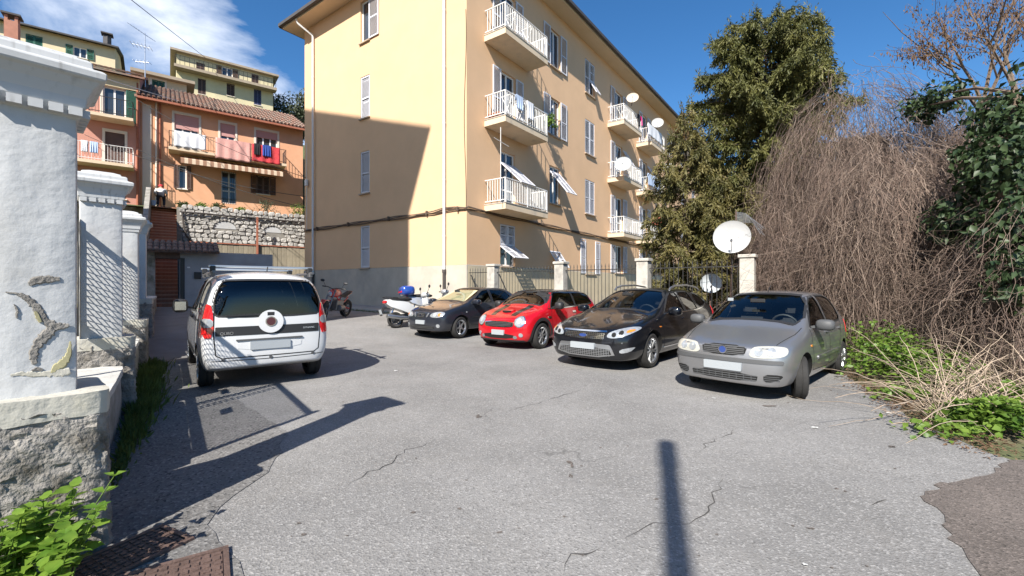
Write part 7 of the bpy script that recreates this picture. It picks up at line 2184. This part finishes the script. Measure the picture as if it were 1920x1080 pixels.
# dry litter strip along the edge of the asphalt
nl = 2600
tE = nrg.random(nl); ei = [Vector(p) for p in redge[1:7]]
seg_ = (tE * (len(ei) - 1)).astype(int); fr_ = tE * (len(ei) - 1) - seg_
Cx = np.array([[ei[s_].x + (ei[s_ + 1].x - ei[s_].x) * f_, ei[s_].y + (ei[s_ + 1].y - ei[s_].y) * f_, .006] for s_, f_ in zip(seg_, fr_)]) + np.stack([nrg.normal(.12, .16, nl), nrg.normal(0, .1, nl), nrg.random(nl) * .03], 1)
ds = empty('dry_leaf_litter', (5, 6, 0), 0, 'dry brown leaf litter along the broken edge of the asphalt', 'litter')
leafcloud('leaves', Cx, nrg.normal(0, 1, (nl, 3)) * [1, 1, .15], nrg.normal(0, .3, (nl, 3)) + [0, 0, 1], nrg.uniform(.02, .06, nl), nrg.uniform(.008, .025, nl), 'seed_brown', ds)['kind'] = 'stuff'
# ------------------------------------------------------------------ nettles at the foot of the near pillar
def leaf_mesh(name, n=7, teeth=.10):
    vs = [Vector((0, 0, 0))]; L_, R_ = [], []
    for k in range(1, n):
        t = k / n; w = .34 * math.sin(math.pi * t ** .75) * (1 + teeth * (1 if k % 2 else -1)); z = -.22 * t * t + .05 * math.sin(t * 9)
        L_.append(Vector((t, w, z + .09 * w))); R_.append(Vector((t, -w, z + .09 * w)))
    mid = [Vector((k / n, 0, -.22 * (k / n) ** 2 - .015)) for k in range(0, n + 1)]
    mb = MB(); V = mid + L_ + R_; nm = len(mid); fs = []
    for sd, off in ((0, nm), (1, nm + n - 1)):
        for k in range(n):
            a, b = k, k + 1; c = off + k if k < n - 1 else None; d_ = off + k - 1 if k > 0 else None
            if d_ is None: f_ = (a, b, c)
            elif c is None: f_ = (a, b, d_)
            else: f_ = (a, b, c, d_)
            fs.append(f_ if sd == 0 else f_[::-1])
    mb.add(V, fs); me = mb.mesh(name, smooth=60); me.materials.append(MATS['nettle_leaf']); return me
lv = [leaf_mesh('leaf'), leaf_mesh('leaf', 7, .05)]
lv[0].name = 'leaf'
ne = empty('nettle_clump', Wp(2.9, -.75, 0), 0, 'clump of bright green nettles at the foot of the near gate pillar', 'nettles')
cnt = 0
extraC, extraD = [], []
stems = MB()
spots = []
for k in range(150):
    px, py = rnd.uniform(-40, 228), rnd.uniform(985, 1150)
    q = G(px, py); la = q.x * WN.x + q.y * WN.y; al = q.x * WD.x + q.y * WD.y
    if al > 3.22 or (px > 130 and py > 1060 - (px - 130) * .35): continue
    spots.append((q, rnd.uniform(.24, .45) * (1.1 if px < 150 else .9)))
for q, h in spots:
    lean = Vector((rnd.gauss(.02, .07), rnd.gauss(0, .07), 0)); top = Vector((q.x, q.y, h)) + lean
    stems.tube([(q.x, q.y, -.02), (q.x + lean.x * .4, q.y + lean.y * .4, h * .5), top], [.005, .004, .002], 5)
    nn = 5; a0 = rnd.uniform(0, 6)
    for i in range(nn):
        t = .25 + .75 * (i + 1) / nn; p = Vector((q.x, q.y, 0)).lerp(top, t) if True else 0
        for s_ in (0, 1, 2) if i >= nn - 2 else (0, 1):
            a = a0 + i * 1.57 + s_ * (math.pi if i < nn - 2 else 2.1) + rnd.gauss(0, .25)
            ln = (.050 + .032 * (1 - abs(t - .6))) * rnd.uniform(.75, 1.25)
            el = rnd.uniform(-.15, .45) if i < nn - 1 else rnd.uniform(.2, .8)
            if cnt < 300:
                Mx = Matrix.Translation(p) @ Matrix.Rotation(a, 4, 'Z') @ Matrix.Rotation(-el, 4, 'Y') @ Matrix.Rotation(rnd.gauss(0, .25), 4, 'X') @ Matrix.Diagonal((ln, ln, ln, 1))
                inst('leaf', lv[cnt % 2], ne, Mx); cnt += 1
            else:
                extraC.append(tuple(p)); extraD.append((math.cos(a), math.sin(a), el))
stems.build('stems', 'weed_leaf', ne)['kind'] = 'stuff'
if extraC:
    k = len(extraC)
    leafcloud('small_leaves', np.array(extraC), np.array(extraD), nrg.normal(0, .2, (k, 3)) + [0, 0, 1], nrg.uniform(.05, .085, k), nrg.uniform(.035, .055, k), 'nettle_leaf', ne)['kind'] = 'stuff'
# grass along the foot of the garden wall
nG = 5200
al = nrg.uniform(4.3, 10.5, nG); la = -.36 + np.abs(nrg.normal(0, .09, nG)) * (.4 + .9 * np.clip((al - 4.5) / 2.5, 0, 1))
keep = nrg.random(nG) < np.clip((al - 4.0) / 2.0, .12, 1)
al, la = al[keep], la[keep]; nG = len(al)
Cg = np.stack([WD.x * al + WN.x * la, WD.y * al + WN.y * la, 0 * al], 1); Cg[:, 2] = .005
gr_ = empty('wall_grass', Wp(7.5, -.25, 0), 0, 'ragged strip of grass and weeds along the foot of the garden wall', 'grass')
hh = nrg.uniform(.04, .22, nG) * np.clip((al - 3.8) / 3, .3, 1)
leafcloud('blades', Cg, nrg.normal(0, .35, (nG, 3)) + [.15, 0, 1], unit(nG), hh, nrg.uniform(.008, .03, nG), 'grass_blade', gr_)['kind'] = 'stuff'
# moss and grass by the kerb of the flats
nG = 1500; w = nrg.uniform(2.8, 11, nG); oo = nrg.normal(1.38, .05, nG)
Ck = np.array([tuple(Ep(a, b, 0)) for a, b in zip(w, oo)]); Ck[:, 2] = [gz(x, y) for x, y in Ck[:, :2]]
gk = empty('kerb_grass', Ep(6, 1.38, .2), 0, 'thin line of grass along the kerb by the end wall', 'grass')
leafcloud('blades', Ck, nrg.normal(0, .45, (nG, 3)) + [0, 0, 1], unit(nG), nrg.uniform(.02, .09, nG), nrg.uniform(.006, .014, nG), 'grass_blade', gk)['kind'] = 'stuff'
# shrubs: garden behind the iron fence, terrace, hill
def shrub(name, loc, r, n, m, label, cat='shrub', group=None, ln=(.05, .10), wd=(.03, .055), trunk=True):
    o = empty(name, loc, 0, label, cat, group)
    c = (loc[0], loc[1], loc[2] + r[2])
    cl = [(c, (r[0] * .7, r[1] * .7, r[2] * .8))] + [((c[0] + rnd.gauss(0, r[0] * .45), c[1] + rnd.gauss(0, r[1] * .45), c[2] + rnd.uniform(-.5, .6) * r[2]), (r[0] * .45, r[1] * .45, r[2] * .4)) for _ in range(6)]
    leafcloud('crown', *clump_leaves(cl, n, ln, wd, .3), m, o)
    if trunk:
        t = MB()
        for q, _ in cl: t.tube([(loc[0], loc[1], loc[2] - .05), ((loc[0] + q[0]) / 2, (loc[1] + q[1]) / 2, loc[2] + (q[2] - loc[2]) * .5), q], [.03 * r[2], .02 * r[2], .006], 5)
        t.build('trunk', 'bark', o)
    return o
for px, Y, r, lb in ((1250, 13.6, (.5, .4, .75), 'dark leafy shrub behind the iron fence beside its third post'), (1310, 13.2, (.55, .4, .65), 'dark leafy shrub behind the iron fence left of the small dish'), (1365, 12.9, (.45, .4, .55), 'dark leafy shrub behind the fence right of the small dish'), (1180, 15.5, (.5, .4, .5), 'low shrub behind the fence under the flats windows')):
    q = P3(px, 537, Y); shrub('garden_shrub', (q.x, q.y, gz(q.x, q.y)), r, 1300, 'shrub_leaf', lb, group='shrubs behind the iron fence')
for k, (px, al_, h, m, lb) in enumerate(((345, 31.8, .28, 'shrub_leaf', 'small plant at the left end of the terrace edge'), (380, 31.8, .30, 'weed_leaf', 'light green plant on the terrace below the left window'), (404, 31.8, .34, 'shrub_leaf', 'plant on the terrace left of the grille door'),
                                          (428, 31.8, .22, 'olive_leaf', 'low grey plant on the terrace before the grille door'), (455, 31.8, .26, 'weed_leaf', 'bright green plant on the terrace right of the grille door'), (503, 31.9, .62, 'olive_leaf', 'rounded bush on the terrace below the right window'), (560, 31.9, .6, 'weed_leaf', 'leafy bush on the terrace next to the flats corner'))):
    shrub('terrace_plant', Wp(al_, al_ * LA(px), 5.88), (h * 1.2, h, h), 420, m, lb, 'plant', 'plants along the terrace edge', (.07, .13), (.04, .08))
for px, py, al_, r, lb in ((548, 215, 62, (3.4, 3.0, 3.6), 'grey green tree on the hill between the yellow house and the flats'), (590, 235, 66, (3.5, 3, 3.5), 'hill tree mostly hidden behind the flats'), (532, 240, 56, (2.0, 2, 2.2), 'lower rounded tree right of the yellow house')):
    lt = al_ * LA(px); z = zat(px, py, al_)
    q = Wp(al_, lt, z - r[2]); shrub('hill_tree', q, r, 5200, 'olive_leaf', lb, 'tree', 'trees on the hill', (.25, .45), (.14, .26))
    MB().tube([Wp(al_, lt, 8), Wp(al_, lt, z - r[2] * .5)], [.3, .2], 6).build('stem', 'bark', bpy.data.objects[-1] if False else None) if False else None

# ================================================================== dishes, laundry and small things
mat('dish_white', (0.42, 0.42, 0.415), 0.5, var=.06, vs=5); mat('dish_tan', (0.55, 0.47, 0.38), 0.6); mat('dish_grey', (0.40, 0.43, 0.45), 0.55, var=.1, vs=6); mat('dish_red', (0.42, 0.13, 0.08), 0.6)
def dish(pos, look, D, m, label, foot=None, square=False):
    look = Vector(look).normalized(); o = empty('satellite_dish', foot if foot else pos, 0, label, 'dish', 'satellite dishes')
    r = D / 2
    up_ = (UP - look * look.dot(UP)).normalized()
    mb = MB()
    prof = [(r * t, -.16 * D * (1 - t * t)) for t in (0.01, .3, .55, .75, .9, 1.0)] + [(r * 1.02, .008), (r * 1.01, -.012)] + [(r * t, -.16 * D * (1 - t * t) - .012) for t in (.9, .75, .55, .3, .01)]
    mb.lathe(prof, pos, look, 28)
    mb.build('reflector', m, o, smooth=35)
    tip = Vector(pos) + look * (D * .42) - up_ * (r * .55)
    MB().tube([Vector(pos) - up_ * r * .95 - look * .02, tip], .012, 5).build('feed_arm', 'aluminium', o)
    MB().tube([tip - look * .05, tip + (Vector(pos) - tip).normalized() * .10], .028, 8).build('receiver', 'plastic_black', o)
    b_ = Vector(pos) - look * (.16 * D + .01)
    fb = Vector(foot) if foot else b_ - look * .25 - UP * .3
    MB().tube([b_, b_ - look * .12, Vector((b_.x - look.x * .12, b_.y - look.y * .12, b_.z - .25)) if not foot else fb], .022, 6).build('mount', 'iron_rust', o)
    return o
SUND = Vector((-.30, -.90, .30))
q = P3(1372, 444, 11.3)
dish((q.x, q.y, q.z), (-.45, -.85, .25), .86, 'dish_white', 'large white satellite dish on a post behind the fence end', (q.x + .06, q.y + .22, 0))
q = P3(1333, 531, 12.4)
dish((q.x, q.y, q.z), (-.35, -.9, .12), .54, 'dish_grey', 'small grey satellite dish low behind the iron fence', (q.x + .04, q.y + .2, 0))
ca = empty('broken_aerial', P3(1385, 470, 11.5), 0, 'bent grey aerial of loose rods behind the large white dish', 'aerial')
rb_ = MB()
for k in range(13):
    a_ = P3(1380 + rnd.uniform(-3, 3), 398 + k * 1.6, 11.55); b_ = P3(1398 + k * 1.2, 400 + k * 1.5, 11.5); c_ = P3(1432 + rnd.uniform(-8, 4), 425 + k * 1.4, 11.4 + rnd.uniform(-.15, .15))
    rb_.tube([a_, b_, c_], .006, 4)
rb_.build('rods', 'aluminium', ca); MB().tube([P3(1380, 395, 11.55), P3(1381, 480, 11.55)], .018, 6).build('mast', 'iron_rust', ca)
def bd(px, py, o_, D, m, lb, look=(-.25, -.85, .35)):
    t = tof(px, o_); y = BC + BV * t + BF * o_; q = P3(px, py, y.y); dish(tuple(q), look, D, m, lb, (q - BF * .0 - UP * (D * .6) + BV * .12 + BF * -.12))
bd(1186, 183, 1.10, .72, 'dish_tan', 'tan satellite dish on the top balcony under the eaves')
bd(1233, 230, 1.10, .80, 'dish_white', 'white satellite dish on the far top balcony')
bd(1168, 307, 1.12, .95, 'dish_grey', 'grey satellite dish on the middle balcony')
bd(1253, 314, 1.10, .85, 'dish_white', 'white satellite dish on the far middle balcony')
bd(1231, 413, 1.10, .72, 'dish_red', 'rusty red satellite dish on the far lowest balcony')
# laundry and clutter on the balconies of the flats
def bl_cloth(px0, px1, F, h, m, lb, o_=1.03):
    a, b = tof(px0, o_ + .05), tof(px1, o_ + .05)
    cloth('laundry', Fp(a, o_ + .03, F + .98), BV, b - a, h, BF, m, lb, 'laundry on the balconies of the flats', .02)
bl_cloth(1196, 1200, FL[3], .75, 'cloth_black', 'black garment on the rail of the second top balcony')
bl_cloth(1201.5, 1203.2, FL[3], .6, 'cloth_magenta', 'bright pink garment at the end of the second top balcony')
bl_cloth(988, 1000, FL[2], .72, 'cloth_white', 'white cloth on the rail of the middle near balcony')
bl_cloth(968, 980, FL[2], .55, 'cloth_pale_blue', 'pale patterned cloth on the rail of the middle near balcony')
bl_cloth(1215, 1240, FL[3], .78, 'cloth_white', 'white screen cloth along the far top balcony rail')
bl_cloth(1215, 1240, FL[2], .78, 'cloth_pale_blue', 'pale cloth along the far middle balcony rail')
mat('pot_clay', (0.36, 0.14, 0.08), 0.85)
for px, lb in ((914, 'clay flower pot at the wall end of the middle near balcony'), (922, 'second clay flower pot on the middle near balcony'), (932, 'clay flower pot at the outer end of the short rail')):
    oo = (tof(908) - BT0) if False else .12 + (px - 910) * .022
    b_ = Fp(BT0 + .14, oo, FL[2] + .02)
    o = empty('flower_pot', b_, 0, lb, 'pot', 'flower pots on the near balcony')
    MB().lathe([(.002, 0), (.07, 0), (.10, .18), (.11, .18), (.11, .21), (.095, .21), (.09, .18), (.002, .17)], b_, (0, 0, 1), 14).build('pot', 'pot_clay', o, smooth=35)
q = Fp(tof(1030, .5), .45, FL[2] + 1.0)
o = shrub('hanging_plant', (q.x, q.y, q.z - .25), (.30, .26, .40), 420, 'weed_leaf', 'yellow green potted plant at the end of the middle near balcony', 'plant', ln=(.06, .12), wd=(.05, .09))
MB().bar(Fp(tof(1030, .5), .0, FL[2] + .75), Fp(tof(1030, .5), .46, FL[2] + .75), .03).build('bracket', 'iron_black', o)
def rack(px0, F, lb, ln=.9):
    o = empty('drying_rack', Fp(tof(px0, .5), .5, F), 0, lb, 'drying rack', 'drying racks on the balconies')
    t0 = tof(px0, .6); r = MB()
    for k in range(7): r.bar(Fp(t0, .30 + k * .09, F + 1.12), Fp(t0 + ln, .30 + k * .09, F + 1.12 + .06), .012)
    for t_ in (t0, t0 + ln):
        r.bar(Fp(t_, .28, F + 1.12), Fp(t_, .88, F + 1.12), .018); r.bar(Fp(t_, .3, F + .02), Fp(t_, .86, F + 1.12), .018); r.bar(Fp(t_, .86, F + .02), Fp(t_, .3, F + 1.12), .018)
    r.build('rack', 'rail_white', o)
rack(952, FL[2], 'white folding drying rack on the middle near balcony'); rack(958, FL[3], 'white folding drying rack on the top near balcony', 1.2); rack(1165, FL[3], 'white folding drying rack on the second top balcony', .8)
m_ = empty('balcony_mast', Fp(tof(938, .98), .98, FL[1]), 0, 'thin white pole rising from the lowest near balcony', 'pole')
MB().tube([Fp(tof(938, .98), 1.0, FL[1]), Fp(tof(938, .98), 1.0, FL[1] + 2.8)], .013, 6).bar(Fp(tof(938, .98) - .4, 1.0, FL[1] + 2.3), Fp(tof(938, .98) + .5, 1.0, FL[1] + 2.2), .015).build('pole', 'rail_white', m_)
# iron covers in the ground, bottom left
def cover(A, e1, e2, l1, l2, nx, ny, label):
    e1 = Vector((*e1, 0)).normalized(); e2 = Vector((*e2, 0)).normalized(); e2 = (e2 - e1 * e1.dot(e2)).normalized(); A = Vector((*A, 0))
    o = empty('iron_cover', A, 0, label, 'cover', 'cast iron covers')
    MB().obox(A + UP * -.03, e1 * l1, e2 * l2, UP * .042).build('plate', 'iron_rust', o)
    fr = MB(); t = .03
    fr.obox(A - e1 * t - e2 * t + UP * -.03, e1 * (l1 + 2 * t), e2 * (t - .004), UP * .05); fr.obox(A - e1 * t + e2 * (l2 + .004) + UP * -.03, e1 * (l1 + 2 * t), e2 * (t - .004), UP * .05)
    fr.obox(A - e1 * t + UP * -.03, e1 * (t - .004), e2 * l2, UP * .05); fr.obox(A + e1 * (l1 + .004) + UP * -.03, e1 * (t - .004), e2 * l2, UP * .05)
    fr.build('frame', 'iron_rust', o)
    sm = MB().prism([Vector((-.5, -.35, 0)), Vector((.5, -.35, 0)), Vector((.5, .35, 0)), Vector((-.5, .35, 0))], UP * .006).mesh('stud'); sm.materials.append(MATS['iron_rust'])
    for i in range(nx):
        for j in range(ny):
            p = A + e1 * (l1 * (i + .5) / nx) + e2 * (l2 * (j + .5) / ny) + UP * .012
            ang = math.atan2(e1.y, e1.x) + (R(90) if (i + j) % 2 else 0)
            inst('stud', sm, o, Matrix.Translation(p) @ Matrix.Rotation(ang, 4, 'Z') @ Matrix.Diagonal((l1 / nx * .72, l1 / nx * .72, 1, 1)))
cover((-2.12, 2.67), (-.43, -.9), (.9, -.43), .75, .27, 18, 6, 'rusty cast iron cover half under the nettles')
cover((-1.60, 2.45), (-.83, -.56), (.68, -.73), .5, .45, 11, 9, 'rusty cast iron cover at the bottom edge of the picture')
for i, (px, py, s_, lb) in enumerate(((1338, 748, .035, 'scrap of white litter in front of the silver car'), (1528, 803, .04, 'flat white scrap of litter right of centre on the asphalt'), (1665, 775, .045, 'white scrap of litter near the weeds'), (742, 696, .04, 'small white scrap of litter right of the van'), (225, 845, .035, 'white scrap of litter near the old pillar base'), (1510, 1062, .02, 'tiny pale scrap of litter at the bottom of the picture'))):
    q = G(px, py); n = 7
    pts = [Vector((q.x + s_ * rnd.uniform(.5, 1) * math.cos(2 * math.pi * k / n), q.y + s_ * .6 * rnd.uniform(.5, 1) * math.sin(2 * math.pi * k / n), .006 + rnd.uniform(0, .008))) for k in range(n)]
    tag(MB().prism(pts, UP * .004).build('paper_scrap', 'litter'), lb, 'litter', 'scraps of litter on the asphalt')

# ================================================================== person at the top of the steps
mat('skin_tone', (0.50, 0.30, 0.21), 0.6); mat('trousers_navy', (0.02, 0.022, 0.035), 0.9); mat('shirt_white', (0.66, 0.66, 0.66), 0.9)
def skin(name, vs, es, rs, m, parent, sub=2):
    me = bpy.data.meshes.new(name); me.from_pydata(vs, es, []); o = bpy.data.objects.new(name, me); col.objects.link(o)
    md = o.modifiers.new('skin', 'SKIN'); md.use_smooth_shade = True
    for i, r_ in enumerate(rs): me.skin_vertices[0].data[i].radius = (r_, r_)
    me.skin_vertices[0].data[0].use_root = True
    s2 = o.modifiers.new('sub', 'SUBSURF'); s2.levels = sub; s2.render_levels = sub
    dg = bpy.context.evaluated_depsgraph_get(); dg.update()
    ev = bpy.data.meshes.new_from_object(o.evaluated_get(dg), depsgraph=dg)
    bpy.data.objects.remove(o)
    ev.polygons.foreach_set('use_smooth', [True] * len(ev.polygons)); ev.name = name
    return meshobj(name, ev, m, parent, True)
pz = .58 + .176 * NS
pe = empty('person', Wp(32.35, -.40, pz), math.atan2(WD.y, WD.x), 'person in white shirt and red cap bending at the top of the steps', 'person')
# x forward (away from the camera), y left, z up: bent forward, knees bent
J = {'pel': (0, 0, .72), 'wai': (.10, 0, .86), 'che': (.28, 0, 1.02), 'nec': (.40, 0, 1.12), 'hea': (.50, 0, 1.20), 'hl': (0, .10, .70), 'kl': (.16, .14, .40), 'al': (.02, .14, .07), 'tl': (.20, .15, .04), 'hr': (0, -.10, .70), 'kr': (.18, -.15, .42), 'ar': (.06, -.15, .07), 'tr': (.24, -.16, .04),
     'sl': (.30, .19, 1.02), 'el': (.38, .28, .78), 'wl': (.52, .20, .62), 'dl': (.58, .17, .55), 'sr': (.30, -.19, 1.02), 'er': (.38, -.28, .78), 'wr': (.52, -.20, .62), 'dr': (.58, -.17, .55)}
names = list(J); ix = {n_: i for i, n_ in enumerate(names)}
E_ = [('pel', 'wai'), ('wai', 'che'), ('che', 'nec'), ('nec', 'hea'), ('pel', 'hl'), ('hl', 'kl'), ('kl', 'al'), ('al', 'tl'), ('pel', 'hr'), ('hr', 'kr'), ('kr', 'ar'), ('ar', 'tr'), ('che', 'sl'), ('sl', 'el'), ('el', 'wl'), ('wl', 'dl'), ('che', 'sr'), ('sr', 'er'), ('er', 'wr'), ('wr', 'dr')]
rad_ = {'pel': .13, 'wai': .13, 'che': .14, 'nec': .06, 'hea': .10, 'hl': .09, 'kl': .06, 'al': .04, 'tl': .035, 'hr': .09, 'kr': .06, 'ar': .04, 'tr': .035, 'sl': .06, 'el': .045, 'wl': .03, 'dl': .03, 'sr': .06, 'er': .045, 'wr': .03, 'dr': .03}
body = skin('body', [J[n_] for n_ in names], [(ix[a], ix[b]) for a, b in E_], [rad_[n_] for n_ in names], 'skin_tone', pe)
def sub(names_, grow, nm, m):
    k = {n_: i for i, n_ in enumerate(names_)}
    skin(nm, [J[n_] for n_ in names_], [(k[a], k[b]) for a, b in E_ if a in k and b in k], [rad_[n_] + grow for n_ in names_], m, pe)
sub(['che', 'wai', 'pel', 'sl', 'el', 'sr', 'er'], .022, 'shirt', 'shirt_white')
sub(['pel', 'hl', 'kl', 'al', 'hr', 'kr', 'ar'], .020, 'trousers', 'trousers_navy')
MB().ell((.50, 0, 1.27), (.125, .12, .085), 12, 8).ell((.62, 0, 1.25), (.09, .08, .02), 10, 6).build('cap', 'cloth_red', pe, True, smooth=True)
for sg in (1, -1): MB().ell((.14, .145 * sg, .045), (.13, .055, .05), 10, 7).build('shoe', 'plastic_black', pe, True, smooth=True)
bk_ = empty('bucket', Wp(32.2, -.72, pz), 0, 'pale blue bucket beside the bending person', 'bucket')
MB().lathe([(.002, .01), (.10, .01), (.14, .28), (.15, .29), (.135, .27), (.09, .03), (.002, .03)], Wp(32.2, -.72, pz), (0, 0, 1), 14).build('pail', 'cloth_pale_blue', bk_, smooth=35)
MB().tube([Wp(32.2, -.72 + .14 * math.cos(a), pz + .28 + .14 * math.sin(a)) for a in np.linspace(0, math.pi, 9)], .006, 5).build('handle', 'aluminium', bk_)
